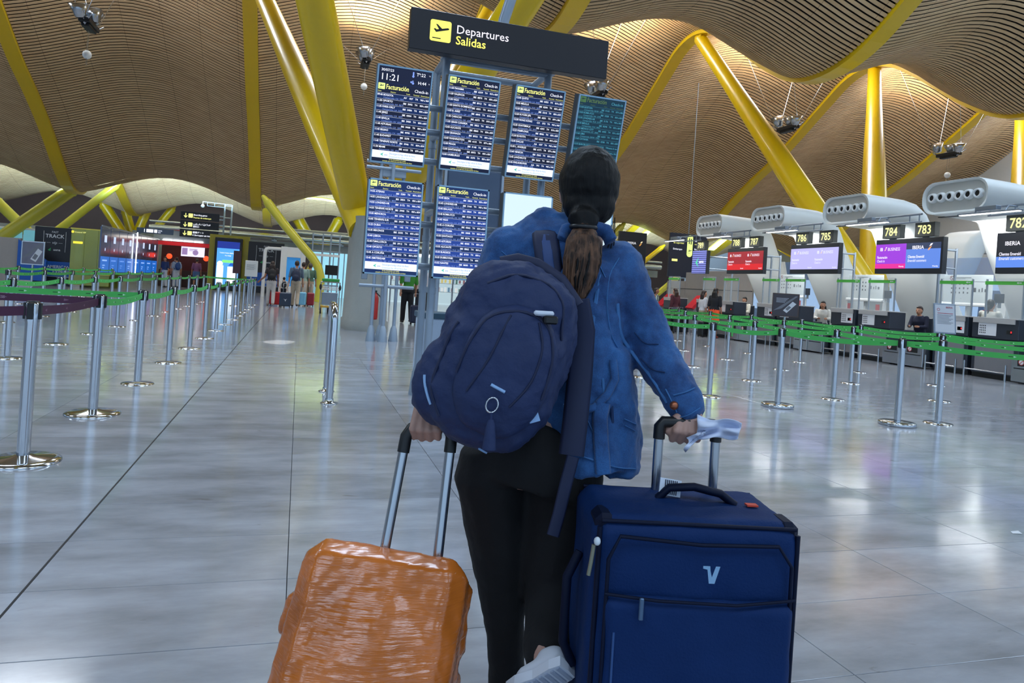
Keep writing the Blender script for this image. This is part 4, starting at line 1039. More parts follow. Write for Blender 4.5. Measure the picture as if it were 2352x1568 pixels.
MODS = [(-1, 'dark', ('782', '781'), 'the dark screen at the right edge'), (0, 'purple', ('784', '783'), 'the purple and blue screen'), (1, 'pale', ('786', '785'), 'the lilac screen'), (2, 'red', ('788', '787'), 'the red screen')]
for n, style, nums, nm in MODS:
    Yc = 14.12 + PER * n
    counter_screen(Yc, {'dark': 'dark airline screen reading Clientes Emerald at the right edge', 'purple': 'purple and blue double screen over the check-in desks', 'pale': 'washed-out lilac screen over the check-in desks', 'red': 'red business class screen over the check-in desks'}[style], style)
    num_box(Yc + .56, nums[0], 'left lit number box, reading %s, on %s' % (nums[0], nm)); num_box(Yc - .45, nums[1], 'right lit number box, reading %s, on %s' % (nums[1], nm))
    canopy(Yc + 1.90, 'white six-nozzle air canopy just left of ' + nm)
    canopy(Yc + 1.90, 'white canopy facing away behind the canopy left of ' + nm, True)
    lamp_bar(Yc + .75, 'slim tube lamp hanging above ' + nm)
    desk(Yc + .35, Yc + 1.42, 'dark check-in desk left of the scales under ' + nm, paper=1); desk(Yc - 1.84, Yc - .93, 'dark check-in desk right of the scales under ' + nm, paper=2)
    conveyor(Yc - .90, Yc + .32, 'steel baggage scales between the desks under ' + nm)
    plexi(Yc + .42, Yc + 1.30, 'clear pane with green strip on the left desk under ' + nm); plexi(Yc - 1.75, Yc - .90, 'clear pane with green strip on the right desk under ' + nm)
    back_unit(Yc - .25, 'white back counter behind the desks under ' + nm)
counter_screen(14.12 + PER * 3 - .35 + .0 + .35, 'striped blue screen with green arrow logo above counter 789', 'aena', True)
num_box(23.68, '789', 'lit number box reading 789 on the striped blue screen')
lamp_bar(24.6, 'slim tube lamp above the striped blue screen')
desk(22.6, 23.6, 'dark check-in desk under the striped blue screen', paper=2)
plexi(22.7, 23.5, 'clear pane with green strip beside the striped blue screen'); plexi(25.2, 26.1, 'clear screen with green strip at the last desk')
desk(25.1, 26.1, 'last dark check-in desk, left of counter 789')
# white A-shaped struts of the rear structure with blue glass behind them
def rear_struts():
    t = thing('rear_frame', 'white slanting struts of the structure behind the check-in row', 'frame', (18.6, 16, 0))
    for k in range(-2, 4):
        Yc = 14.12 + PER * k
        for (ya, yb) in ((Yc - .42, Yc + .12), (Yc + .82, Yc + .28)):
            q = MB(); a = Vector((18.7, ya, 0)); b = Vector((18.4, yb, 3.0)); pts = [a.lerp(b, i / 4) for i in range(5)]
            q.path(pts, [.24, .23, .21, .19, .17], 8, ell=(.6, 1.0)); q.build('strut', M_CAN, t)
        q = MB(); q.box((18.7, Yc + .2, 1.28), (.25, 1.5, .16), bev=.03); q.build('rail', M_CAN, t)
        q = MB(); q.box((18.85, Yc + .2, .6), (.15, 1.5, 1.2)); q.build('lower_panel', mat('slate_panel', '#6e7487', .5, var=.08), t)
    a = MB(); a.box((20.6, 15, 1.6), (.05, 30, 3.2)); w = a.build('window_1', mat('blue_glazing', '#6f9fe0', .15, var=.1, scale=.8, alpha=.30)); tag(w, 'blue glazed wall behind the white struts', 'window', kind='structure')
rear_struts()
# grey partition and red kiosks at the far end
def partition():
    t = thing('grey_partition', 'large grey panelled booth wall at the far end of the check-in row', 'partition', (16.8, 27.5, 0))
    for i, (y, h) in enumerate(((24.9, 2.55), (26.6, 2.55), (28.3, 2.5), (30.0, 2.1))):
        q = MB(); q.box((17.0 - .3 * i * 0, y, h / 2), (.08, 1.68, h), bev=.01); q.build('panel', mat('booth_grey', '#8b8784', .45, var=.06), t)
        q = MB(); q.box((16.955, y, 1.75), (.012, 1.68, .02)); q.build('seam', M_DARK, t)
    for i, (x, h) in enumerate(((15.6, 1.7), (14.4, 1.7))):
        q = MB(); q.box((x, 30.9, h / 2), (1.18, .08, h), bev=.01); q.build('panel', mat('booth_grey'), t)
    for (x, y) in ((14.75, 24.5), (14.75, 26.9), (14.4, 28.4)):
        k = thing('self_service_kiosk', 'red slanted self-service kiosk near ' + {24.5: 'counter 789', 26.9: 'the girl in burgundy', 28.4: 'the end of the queue'}[y], 'kiosk', (x, y, 0), group='red kiosks')
        q = MB(); q.prism([(-.2, -.22), (.2, -.22), (.2, .22), (-.2, .22)], 0, 1.0, 0, Matrix.Translation((x, y, 0))); q.build('body', M_DESKG, k)
        q = MB(); q.add([(x - .3, y - .25, .95), (x + .2, y - .25, 1.45), (x + .2, y + .25, 1.45), (x - .3, y + .25, .95), (x - .2, y - .25, .9), (x + .28, y - .25, 1.4), (x + .28, y + .25, 1.4), (x - .2, y + .25, .9)], [(0, 1, 2, 3), (4, 7, 6, 5), (0, 4, 5, 1), (3, 2, 6, 7), (0, 3, 7, 4), (1, 5, 6, 2)]); q.build('screen_hood', mat('kiosk_red', '#b5202c', .4), k)
partition()
# airline totem and gate sign seen above the far end
def airline_totem():
    t = thing('airline_totem', 'black totem panel with white airline name and gold tail mark', 'sign', (14.6, 30.0, 0))
    q = MB(); q.box((14.62, 30.1, 2.1), (1.38, .18, 4.2), bev=.01); q.build('panel', mat('totem_black', '#1d2028', .35, var=.03), t)
    P = Panel((13.93, 30.005, 0), (1, 0, 0), (0, 0, 1), (0, -1, 0))
    q = MB(); P.text(q, 'IBERIA', .40, 3.64, .155, 0); q.build('lettering', glow('totem_white', '#f2f4fa', 1), t)
    q = MB(); swoosh(P, q, 1.0, 3.58, .22, 0, 1); q.build('logo', [glow('totem_gold', '#d69a4a', 1), glow('totem_cream', '#f3dfb0', 1)], t)
    t = thing('gate_sign', 'dark blue overhead sign with yellow aeroplane pill and down arrow', 'sign', (17.6, 30.5, 2.2))
    q = MB(); q.box((17.75, 30.5, 3.35), (2.0, .12, 2.1), bev=.01); q.build('panel', mat('gate_navy', '#232838', .4, var=.03), t)
    P = Panel((16.75, 30.435, 2.3), (1, 0, 0), (0, 0, 1), (0, -1, 0))
    q = MB(); P.rrect(q, .92, 1.0, 1.22, 2.05, .14); a = q.build('pictogram', M_ICON, t)
    q = MB(); plane_icon(P, q, .95, 1.15, .26); P.rrect(q, 1.0, 1.62, 1.05, 1.9, .02, .004); P.rrect(q, 1.1, 1.6, 1.15, 1.88, .02, .004); q.build('aeroplane', M_BLACKP, a)
    q = MB(); P.text(q, 'Control', .18, 1.75, .13); P.text(q, 'Security', 1.32, 1.75, .13); P.text(q, 'Embarque', .18, 1.3, .12); P.text(q, 'Boarding', 1.32, 1.35, .12); q.build('lettering_white', M_TXTW, t)
    q = MB(); P.text(q, 'de seguridad', .18, 1.60, .11); P.text(q, 'control', 1.32, 1.60, .11); P.text(q, 'gates', 1.32, 1.22, .11); P.rect(q, .15, .75, .45, .86); P.line(q, 1.72, 1.05, 1.72, .42, .09); P.line(q, 1.46, .68, 1.72, .36, .09); P.line(q, 1.98, .68, 1.72, .36, .09); q.build('lettering_yellow', M_TXTY, t)
    for x in (16.95, 18.55): q = MB(); q.path([(x, 30.5, 0), (x, 30.5, 2.4)], .05, 10); q.build('post', M_ALU, t)
    q = MB(); q.path([(17.75, 30.5, 4.3), (17.75, 30.5, roof_z(30.5) + arch(17.75))], .02, 8); q.build('hanger', M_ALU, t)
airline_totem()
# ---------------------------------------------------------------- background on the left
M_FT = mat('banner_black', '#141720', .4, var=.04)
M_FTB = mat('banner_blue', '#1552a8', .4, var=.04)
M_SILV = mat('banner_silver', '#c6ccd2', .4, var=0)
def fast_track(x0, x1, Y, z1, label, full=True):
    t = thing('fast_track_banner', label, 'banner', ((x0 + x1) / 2, Y, 0), group='fast track banners')
    W = x1 - x0; zb = .42
    q = MB(); q.box(((x0 + x1) / 2, Y, z1 / 2), (W, .14, z1), bev=.01); q.build('panel', M_FT, t)
    P = Panel((x0, Y - .072, 0), (1, 0, 0), (0, 0, 1), (0, -1, 0))
    zs = z1 - .62 * (z1 - zb)
    q = MB(); P.rect(q, 0, zb, W, zb + (z1 - zb) * .30, .002); q.build('blue_band', M_FTB, t)
    q = MB(); h = z1 - zb
    P.text(q, 'FAST', W / 2, zb + h * .885, h * .055, 0, 'C'); P.text(q, 'TRACK', W / 2, zb + h * .785, h * .105, 1, 'C'); P.text(q, 'vip', W / 2, zb + h * .66, h * .08, 0, 'C', slant=.2)
    P.text(q, 'aena', W * .48, zb + h * .52, h * .07, 1); P.rect(q, W * .22, zb + h * .50, W * .228, zb + h * .92); P.rect(q, W * .77, zb + h * .50, W * .778, zb + h * .92)
    P.rect(q, W * .3, zb + h * .68, W * .4, zb + h * .684); P.rect(q, W * .6, zb + h * .68, W * .7, zb + h * .684)
    if full: P.text(q, 'AMERICAN', W * .93, zb + h * .165, h * .085, 1, 'R'); P.text(q, 'EXPRESS', W * .93, zb + h * .06, h * .085, 1, 'R')
    q.build('lettering', M_SILV, t)
    q = MB(); P.poly(q, [(W * .34, zb + h * .53), (W * .42, zb + h * .58), (W * .41, zb + h * .51)][::-1], .003); q.build('logo', mat('logo_green', '#2f9a58', .5), t)
    q = MB(); q.box(((x0 + x1) / 2, Y - .09, zb - .02), (W, .05, .04)); q.build('ledge', M_ALU, t)
fast_track(-11.50, -9.9, 37, 2.62, 'black and blue fast track banner at the far left behind the phone poster')
fast_track(-2.92, -.95, 44, 2.95, 'black and blue fast track banner behind the white portal')
# yellow-green glass booth, blue panelled wall
def glass_booth():
    t = thing('green_glass_booth', 'olive green glass booth beside the left fast track banner', 'booth', (-9.0, 36.5, 0))
    g = mat('olive_glass', '#8f9a10', .08, var=.12, scale=1.4, alpha=.82, spec=.8)
    for k in range(3):
        q = MB(); q.box((-9.58 + k * .54, 36.2, 1.35), (.53, .03, 2.5)); q.build('pane', g, t)
    q = MB(); q.box((-9.05, 36.18, .62), (1.7, .05, .06)); q.box((-9.05, 36.25, 2.62), (1.7, .08, .06)); q.build('rail', M_YEL2, t)
    q = MB(); q.box((-9.05, 38.2, 1.3), (1.7, .06, 2.6)); q.build('back_panel', mat('olive_back', '#6a7310', .5, var=.25, scale=2), t)
    P = Panel((-9.88, 36.18, 0), (1, 0, 0), (0, 0, 1), (0, -1, 0))
    q = MB(); P.rrect(q, .03, 2.42, .13, 2.52, .02); P.rect(q, .12, 1.95, .5, 2.05); P.rect(q, 1.5, 1.9, 1.6, 2.45); q.build('pictogram', glow('booth_yellow', '#f1d93a', 1.2), t)
    q = MB(); P.text(q, 'Control VIP', .16, 2.43, .09); q.build('lettering_white', M_TXTY, t)
    w = thing('blue_panel_wall', 'receding wall of dark and bright blue advertising panels', 'wall panel', (-8.1, 40, 0))
    for k in range(8):
        y = 34.3 + k * 1.55
        q = MB(); q.box((-8.05, y, 1.72), (.06, 1.5, 1.95), bev=.01); p = q.build('panel', mat('panel_slate', '#4a5a7a', .15, var=.1, scale=1), w)
        P = Panel((-8.017, y - .75, .75), (0, 1, 0), (0, 0, 1), (1, 0, 0))
        q = MB(); P.rect(q, .02, .02, 1.48, .70, .002); q.build('blue_band', glow('panel_blue', '#1668c8', .8), p)
        q = MB(); P.rect(q, .3, .5, 1.1, .56); P.rect(q, .4, .30, .8, .34); P.rect(q, .4, .2, .7, .24); P.rect(q, .5, 1.3, .9, 1.6); P.disc(q, .7, 1.0, .07); q.build('print', mat('panel_white', '#c9d6e8', .4, emit='#b8ccec', estr=.5), p)
    q = MB(); q.box((-7.98, 39.7, .70), (.08, 12.6, .06)); q.box((-7.98, 39.7, 2.72), (.05, 12.6, .05)); q.build('rail', M_ALU, w)
    q = MB(); q.box((-7.93, 39.9, 1.75), (.04, .05, 2.1)); q.build('light_strip', glow('light_strip', '#e8f2ff', 4), w)
glass_booth()
def bg_wall():
    # grey bulkhead, red snack bar, digital kiosk, olive wall
    a = MB(); a.box((-20, 52, 1.6), (24, .3, 3.2)); w = a.build('wall_shops', mat('bulkhead_grey', '#8b9096', .5, var=.05)); tag(w, 'grey bulkhead wall of the shops', 'wall', kind='structure')
    t = thing('snack_bar', 'red fronted snack bar with lit menu screen', 'shop', (-6.9, 47, 0))
    x0, x1, Y = -8.2, -5.25, 46.5
    q = MB(); q.box(((x0 + x1) / 2, Y + 1.8, 1.6), (x1 - x0, .1, 3.2)); q.build('rear_wall', mat('bar_dark_red', '#4a1416', .6, var=.2), t)
    q = MB(); q.box(((x0 + x1) / 2, Y, 3.0), (x1 - x0 + .3, .4, .62)); q.build('fascia', mat('bar_grey', '#a9b3c2', .5), t)
    q = MB(); q.box(((x0 + x1) / 2, Y + .02, 2.56), (x1 - x0, .3, .22)); q.build('red_fascia', mat('bar_red', '#c01f26', .4, emit='#c01f26', estr=.25), t)
    for k in range(4):
        q = MB(); q.box((x0 + .62 + k * .56, Y - .22, 2.74), (.5, .08, .07)); q.build('lamp', glow('bar_lamp', '#fff6ea', 5), t)
    for x in (x0, x1): q = MB(); q.box((x, Y + .2, 1.35), (.14, .5, 2.7)); q.build('pillar', mat('bar_grey'), t)
    q = MB(); q.box(((x0 + x1) / 2, Y + .6, .5), (x1 - x0 - .3, .6, 1.0)); q.build('bar_counter', mat('bar_counter', '#3a2622', .5), t)
    q = MB(); q.box((-6.25, Y + .4, 2.15), (1.3, .06, .58)); m = q.build('menu_screen', glow('menu', '#d9d4ee', 1.2), t)
    P = Panel((-6.9, Y + .368, 1.86), (1, 0, 0), (0, 0, 1), (0, -1, 0))
    q = MB(); P.rect(q, .05, .1, .35, .5); P.disc(q, .8, .25, .16); P.rect(q, .45, .42, .9, .46); P.rect(q, .45, .34, .7, .37); q.build('print', glow('menu_ink', '#9a7fb0', .9), m)
    for x in (-7.55, -5.5): q = MB(); q.ball((x, Y + .5, 1.8), .16, 12); q.build('pendant', glow('pendant_red', '#ff3a1a', 2.5), t)
    t = thing('olive_wall', 'olive yellow wall panel behind the advertising kiosk', 'wall panel', (-4.2, 45, 0))
    q = MB(); q.box((-4.05, 45.2, 1.62), (2.2, .2, 3.25)); q.build('panel', mat('olive_panel', '#a59a10', .3, var=.08), t)
    t = thing('digital_kiosk', 'tall black digital kiosk with bright blue and white advert', 'kiosk', (-4.05, 44.6, 0))
    q = MB(); q.box((-4.05, 44.7, 1.55), (1.5, .25, 3.05), bev=.03); q.build('housing', M_BLACKP, t)
    P = Panel((-4.66, 44.565, .3), (1, 0, 0), (0, 0, 1), (0, -1, 0))
    q = MB(); P.rect(q, 0, 0, 1.22, 2.55, .002); s = q.build('screen', glow('kiosk_blue', '#4f9be8', 1.2), t)
    q = MB(); P.rect(q, 0, 2.15, 1.22, 2.55, .004); q.build('row_band', glow('kiosk_navy', '#1b2f8a', 1.1), s)
    q = MB(); P.rect(q, .04, .05, .4, 1.15, .004); P.rect(q, .62, .05, 1.18, 1.1, .004); P.disc(q, .2, 1.25, .16, .004); q.build('white_cards', glow('kiosk_white', '#eaf4ff', 1.4), s)
    q = MB(); P.text(q, 'AENA — TRAVEL', .61, 2.3, .13, 1, 'C'); P.text(q, 'TODO PARA EMPEZAR', .61, 1.85, .09, 1, 'C'); P.text(q, 'TU VIAJE', .61, 1.7, .09, 1, 'C'); q.build('lettering', M_TXTW, s)
    q = MB(); P.rrect(q, .3, 1.32, .95, 1.48, .07, .005); q.build('button', glow('kiosk_green', '#7fe07a', 1.2), s)
    q = MB(); P.poly(q, [(.65, 1.15), (1.22, 1.15), (1.22, 1.8), (1.0, 1.6)], .0035); q.build('blue_wave', glow('kiosk_wave', '#1d5cc0', 1.1), s)
    # bulkhead above and big silver pipes
    a = MB(); a.box((8, 49.0, 3.02), (36, .3, .5)); w = a.build('trim_1', mat('bulkhead_grey')); tag(w, 'grey bulkhead beam under the silver pipes', 'beam', kind='structure')
    t = thing('air_duct', 'long silver air ducts running above the shops', 'duct', (4, 48.5, 3.3))
    for (z, r, y) in ((3.52, .17, 48.4), (3.9, .07, 48.3), (3.55, .2, 49.2)):
        q = MB(); q.path([(-9, y, z), (2, y, z), (12, y, z), (26, y, z)], r, 12); q.build('pipe', M_STEEL, t)
    for k in range(16):
        x = -8 + k * 2.1; q = MB(); q.path([(x, 48.4, 3.2), (x, 48.4, 3.55)], .1, 10); q.box((x, 48.4, 3.28), (.3, .3, .1)); q.build('pipe_support', M_ALU, t)
    for (x, w) in ((1.5, 4.5), (14, 9)): q = MB(); q.box((x, 48.8, 3.95), (w, .8, .4), bev=.05); q.build('duct_box', M_GREYP, t)
bg_wall()
def gate_boards():
    t = thing('gate_direction_boards', 'three stacked black direction boards with yellow down arrows', 'sign', (-4.4, 45.9, 0))
    Y = 45.9; x0, x1 = -6.90, -4.78
    zs = (4.26, 3.73, 3.22)
    tx = (('Boarding gates', 'Puertas de embarque'), ('بوابات المغادرة', '登机口'), ('搭乗ゲート', 'К Выходам на посадку'))
    for z, (a, b) in zip(zs, tx):
        q = MB(); q.box(((x0 + x1) / 2, Y, z), (x1 - x0, .1, .46), bev=.005); p = q.build('board', mat('board_black', '#1d1f2b', .4, var=.03), t)
        P = Panel((x0, Y - .052, z - .23), (1, 0, 0), (0, 0, 1), (0, -1, 0))
        q = MB(); P.rrect(q, .42, .11, .66, .35, .03); P.line(q, .27, .36, .27, .12, .04); P.line(q, .18, .22, .27, .10, .04); P.line(q, .36, .22, .27, .10, .04); q.build('pictogram', M_TXTY, p)
        q = MB(); P.text(q, a, .70, .25, .125, 1); q.build('lettering_white', M_TXTW, p)
        q = MB(); P.text(q, b, .70, .09, .125, 1, cond=.9); q.build('lettering_yellow', M_TXTY if z == zs[0] else M_TXTW, p)
        q = MB()
        for dz in (-.1, .1): q.box((x1 + .13, Y, z + dz), (.28, .05, .07))
        q.build('bracket', M_ALU, p)
    q = MB()
    for x in (-4.52, -4.12): q.path([(x, Y, .0), (x, Y, 5.08)], .05, 10)
    for z in (5.02, 4.3, 3.75, 3.2): q.path([(-4.52, Y, z), (-4.12, Y, z)], .03, 8)
    q.path([(-5.75, Y, 5.15), (-4.12, Y, 5.10)], .025, 8); q.path([(-5.5, Y, 4.93), (-4.52, Y, 4.9)], .02, 8)
    for x in (-5.5, -5.1): q.path([(x, Y, 5.13), (x, Y, 4.92)], .018, 8)
    q.build('post', M_TUBE, t)
    q = MB(); q.path([(-5.75, Y, 5.15), (-5.75, Y, 4.98)], .02, 8); q.ball((-5.75, Y, 4.90), .11, 12); q.build('camera_dome', M_WHITEP, t)
    t = thing('small_direction_board', 'small blue-grey direction board above the snack bar', 'sign', (-8.0, 45, 2.9))
    q = MB(); q.box((-7.95, 44.5, 3.12), (1.9, .08, .30), bev=.005); p = q.build('board', mat('board_slate', '#5a6c88', .4), t)
    P = Panel((-8.9, 44.458, 2.97), (1, 0, 0), (0, 0, 1), (0, -1, 0))
    q = MB(); P.rect(q, .5, .06, .85, .24); P.rect(q, .9, .06, 1.05, .24); P.text(q, 'Salida', 1.1, .16, .09); P.text(q, 'Exit', 1.1, .06, .09); P.line(q, .4, .24, .4, .06, .03); q.build('lettering', M_TXTW, p)
    q = MB(); q.path([(-8.7, 44.5, 0), (-8.7, 44.5, 3.0)], .04, 8); q.build('post', M_ALU, t)
gate_boards()
def portal():
    t = thing('white_portal', 'white entrance portal with blue window in front of the fast track banner', 'portal', (-.7, 37.5, 0))
    Y = 37.4
    q = MB(); q.path([(-1.70, Y, 0), (-1.70, Y, 2.28), (-1.66, Y, 2.38), (-1.56, Y, 2.42), (-.9, Y, 2.43)], .085, 12); q.build('arch', M_WHITEP, t)
    for (x, w, z, h, dd) in ((-.80, .3, 1.28, 2.56, .25), (.12, .24, 1.28, 2.56, .25), (-.34, .70, 2.30, .5, .22), (-.34, .70, .3, .6, .22)):
        q = MB(); q.box((x, Y, z), (w, dd, h), bev=.01); q.build('frame', M_WHITEP, t)
    q = MB(); q.box((-.34, Y + .05, 1.35), (.7, .05, 1.5)); q.build('window', mat('portal_blue', '#2f7fc0', .2, var=.3, scale=1.5, emit='#2f7fc0', estr=.35), t)
    q = MB(); q.box((1.05, Y, 2.28), (1.7, .14, .12)); q.build('beam', M_WHITEP, t)
    t = thing('access_frame', 'slim steel and glass gate frames right of the white portal', 'gate', (1.2, 37, 0))
    for x in (.55, 1.05, 1.45, 1.9):
        q = MB(); q.path([(x, 38.2, 0), (x, 38.2, 3.4)], .04, 8); q.build('post', M_TUBE, t)
    for z in (1.0, 2.5, 2.9, 3.3): q = MB(); q.path([(.5, 38.2, z), (2.0, 38.2, z)], .03, 8); q.build('rail', M_TUBE, t)
    q = MB(); q.box((1.55, 37.9, 1.55), (.62, .12, .5), bev=.01); q.build('monitor', M_BLACKP, t)
    for x in (.8, 1.3): q = MB(); q.box((x, 38.25, .6), (.45, .02, .9)); q.build('pane', glass('gate_glass', '#9fd0e0', .35), t)
portal()
def far_tube(name, pts, r, label, m=None, n=12):
    t = thing(name, label, 'column', (pts[0][0], pts[0][1], 0), group='slanted yellow struts far behind')
    q = MB(); q.path(pts, r, n); q.build('shaft', m or M_YEL2, t)
    q = MB(); a = Vector(pts[-1]); d = (Vector(pts[-1]) - Vector(pts[-2])).normalized(); R = r[-1] if isinstance(r, list) else r
    q.cap(a - d * .2, R * 1.1, a + d * .25, R * .5, 10); q.build('bracket', m or M_YEL2, t)
# bent lime column in front of the portal: from the roof edge down to the floor
tp = [at_y(*p, 34.5) for p in ((613, 462), (650, 512), (690, 560), (716, 590), (730, 612), (736, 636), (735, 662), (731, 690))]
tp[-1].z = 0.0
far_tube('bent_column', [tuple(p) for p in tp[::-1]], .2, 'lime yellow column that bends to vertical beside the baggage trolley')
t_ = thing('light_rib', 'bright lime rib sweeping between the far roof waves', 'beam', (2, 45, 5)); q = MB(); q.path([tuple(at_y(*p, 44.0)) for p in ((655, 455), (690, 452), (740, 456), (800, 468))], .09, 8); q.build('shaft', M_YEL2, t_)
def px_tube(name, a, b, Y, r, label, m=None):
    p0, p1 = at_y(*a, Y), at_y(*b, Y); d = p0 - p1; p0 = p1 + d * (p1.z / -d.z)      # runs on down to the floor
    far_tube(name, [tuple(p0), tuple(p1)], r, label, m)
px_tube('slanted_strut', (142, 522), (268, 424), 47.5, .24, 'lime strut rising right to the second roof peak above the left banner')
px_tube('slanted_strut', (8, 542), (170, 432), 44, .36, 'thick lime strut rising right to the roof trough at the far left')
px_tube('slanted_strut', (78, 545), (-12, 458), 46, .28, 'lime strut rising left out of the frame')
px_tube('slanted_strut', (281, 535), (238, 468), 58, .36, 'dark yellow strut leaning left behind the blue panels', M_YEL)
px_tube('slanted_strut', (306, 552), (288, 482), 60, .33, 'dark yellow strut leaning left, left half of the far V', M_YEL)
px_tube('slanted_strut', (308, 552), (338, 482), 60, .33, 'dark yellow strut leaning right, right half of the far V', M_YEL)
px_tube('slanted_strut', (346, 540), (396, 478), 59, .28, 'dark yellow strut leaning right beside the direction boards', M_YEL)
px_tube('slanted_strut', (700, 530), (682, 498), 59, .45, 'dark yellow strut behind the lime bent column', M_YEL)
px_tube('slanted_strut', (756, 545), (778, 505), 59, .40, 'dark yellow strut left of the concrete pier', M_YEL)
px_tube('slanted_strut', (1490, 592), (1520, 568), 48, .18, 'dark yellow strut behind the airline totem', M_YEL)
px_tube('slanted_strut', (1392, 560), (1428, 520), 42, .22, 'lime strut just right of the woman\'s neck')
px_tube('slanted_strut', (1460, 560), (1492, 524), 44, .2, 'thin lime strut above the airline totem')
px_tube('slanted_strut', (1648, 560), (1672, 540), 44, .2, 'lime strut behind counter number 788')
# grey side partition with blue wedge at the far left
def left_partition():
    t = thing('side_partition', 'grey and blue partition at the far left edge', 'partition', (-13, 36, 0))
    q = MB(); q.box((-12.9, 36.0, 1.0), (2.4, .2, 2.0), bev=.01); q.build('panel', M_GREYP, t)
    q = MB(); q.prism([(0, 0), (1.1, 0), (1.1, .9), (.0, 1.75)], -.1, .1, 0, Matrix.Translation((-11.75, 35.9, .2)) @ Matrix.Rotation(math.pi / 2, 4, 'X')); q.build('blue_wedge', M_FTB, t)
    w = thing('teal_glazing', 'teal glass screen wall at the far left', 'window', (-14, 42, 0))
    for k in range(5):
        q = MB(); q.box((-19 + k * 1.9, 44, 1.9), (1.84, .05, 1.5)); q.build('pane', mat('teal_glass', '#5aa0b0', .1, var=.3, scale=.9, emit='#79c4d0', estr=.25), w)
    q = MB(); q.box((-15.2, 44, 2.68), (10, .12, .1)); q.box((-15.2, 44, .55), (10, .12, 1.1)); q.build('rail', M_WHITEP, w)
    p = thing('phone_poster', 'framed grey phone poster on a stand in the left queue', 'poster', (-7.9, 24.2, 0))
    q = MB(); q.box((-7.55, 24.2, 1.35), (.60, .05, .70), bev=.008); q.build('frame', M_STEEL, p)
    P = Panel((-7.82, 24.173, 1.03), (1, 0, 0), (0, 0, 1), (0, -1, 0))
    q = MB(); P.rect(q, 0, 0, .54, .64, .001); q.build('sheet', mat('poster_slate2', '#6a6a7a', .4, var=.25, scale=4), p)
    q = MB(); P.poly(q, [(.22, .14), (.36, .06), (.52, .38), (.40, .46)], .002); q.build('phone_picture', mat('phone_white'), p)
    q = MB(); P.poly(q, [(.26, .17), (.35, .12), (.42, .25), (.33, .31)], .003); P.poly(q, [(.0, .15), (.2, .25), (.54, .60), (.44, .62)], .0015); q.build('picture_shade', mat('picture_grey'), p)
    q = MB(); q.path([(-7.55, 24.23, 0), (-7.55, 24.23, 1.3)], .03, 10); q.build('post', M_CHROME, p)
    q = MB(); q.lathe([(.18, 0), (.17, .02), (.03, .03)], 16, 0, Matrix.Translation((-7.55, 24.23, 0))); q.build('base', M_CHROME, p)
left_partition()
def queue_signs():
    t = thing('maroon_sign', 'narrow maroon upright sign in front of the digital kiosk', 'sign', (-2.05, 28, 0))
    q = MB(); q.box((-2.1, 26.4, 1.52), (.24, .04, .78), rz=.12); q.build('panel', mat('maroon', '#43232b', .4, var=.1), t)
    q = MB(); q.path([(-2.1, 26.45, 0), (-2.1, 26.45, 1.2)], .03, 8); q.lathe([(.16, 0), (.15, .02), (.03, .03)], 14, 0, Matrix.Translation((-2.1, 26.45, 0))); q.build('post', M_CHROME, t)
    t = thing('notice_box', 'white square notice box on a stanchion at the end of the left queue', 'notice', (-1.6, 28, 0))
    q = MB(); q.box((-1.70, 27.8, 1.33), (.42, .3, .58), bev=.01); q.build('box', M_WHITEP, t)
    P = Panel((-1.91, 27.648, 1.05), (1, 0, 0), (0, 0, 1), (0, -1, 0))
    q = MB()
    for k in range(6): P.rect(q, .05, .42 - k * .035, .36 - .05 * (k % 2), .43 - k * .035)
    q.build('print', mat('notice_ink'), t)
    q = MB(); q.path([(-1.70, 27.8, 0), (-1.70, 27.8, 1.06)], .03, 8); q.lathe([(.16, 0), (.15, .02), (.03, .03)], 14, 0, Matrix.Translation((-1.70, 27.8, 0))); q.build('post', M_CHROME, t)
queue_signs()

def far_shop():
    t = thing('lit_shop_front', 'brightly lit shop front glimpsed between the flight screen posts', 'shop', (8.6, 41.3, 0))
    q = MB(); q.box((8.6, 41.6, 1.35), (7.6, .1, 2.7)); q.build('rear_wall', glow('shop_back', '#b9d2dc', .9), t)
    for k in range(5):
        q = MB(); q.box((5.0 + k * 1.8, 41.0, 1.35), (.08, .08, 2.7)); q.build('mullion', M_ALU, t)
    for k in range(4):
        q = MB(); q.box((5.9 + k * 1.8, 41.02, 1.35), (1.7, .02, 2.5)); q.build('pane', glass('shop_glass', '#cfe4ea', .12), t)
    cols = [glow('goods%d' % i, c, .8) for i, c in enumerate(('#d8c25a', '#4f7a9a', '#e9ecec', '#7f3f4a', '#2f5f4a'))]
    for r in range(3):
        q = MB(); q.box((8.6, 41.35, .75 + r * .5), (7.2, .35, .03)); q.build('shelf', M_WHITEP, t)
    g = MB()
    for r in range(3):
        for k in range(34): g.box((5.1 + k * .21 + random.uniform(-.03, .03), 41.32, .765 + r * .5 + .13), (.10, .12, random.uniform(.16, .30)), random.randrange(5))
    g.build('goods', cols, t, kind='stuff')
    q = MB(); q.box((8.6, 41.2, 2.78), (7.8, .3, .16)); q.build('light_box', glow('shop_light', '#eef6ff', 2.5), t)
    t = thing('glazed_exit', 'bright cyan glazed exit left of the concrete pier', 'door', (2.0, 43, 0))
    for k in range(4):
        q = MB(); q.box((.9 + k * .62, 43, 1.3), (.58, .04, 2.6)); q.build('pane', mat('cyan_glass', '#8fd0e4', .1, var=.25, scale=1.2, emit='#9fdcf0', estr=.45), t)
        q = MB(); q.box((.59 + k * .62, 42.97, 1.3), (.05, .08, 2.6)); q.build('mullion', M_ALU, t)
far_shop()
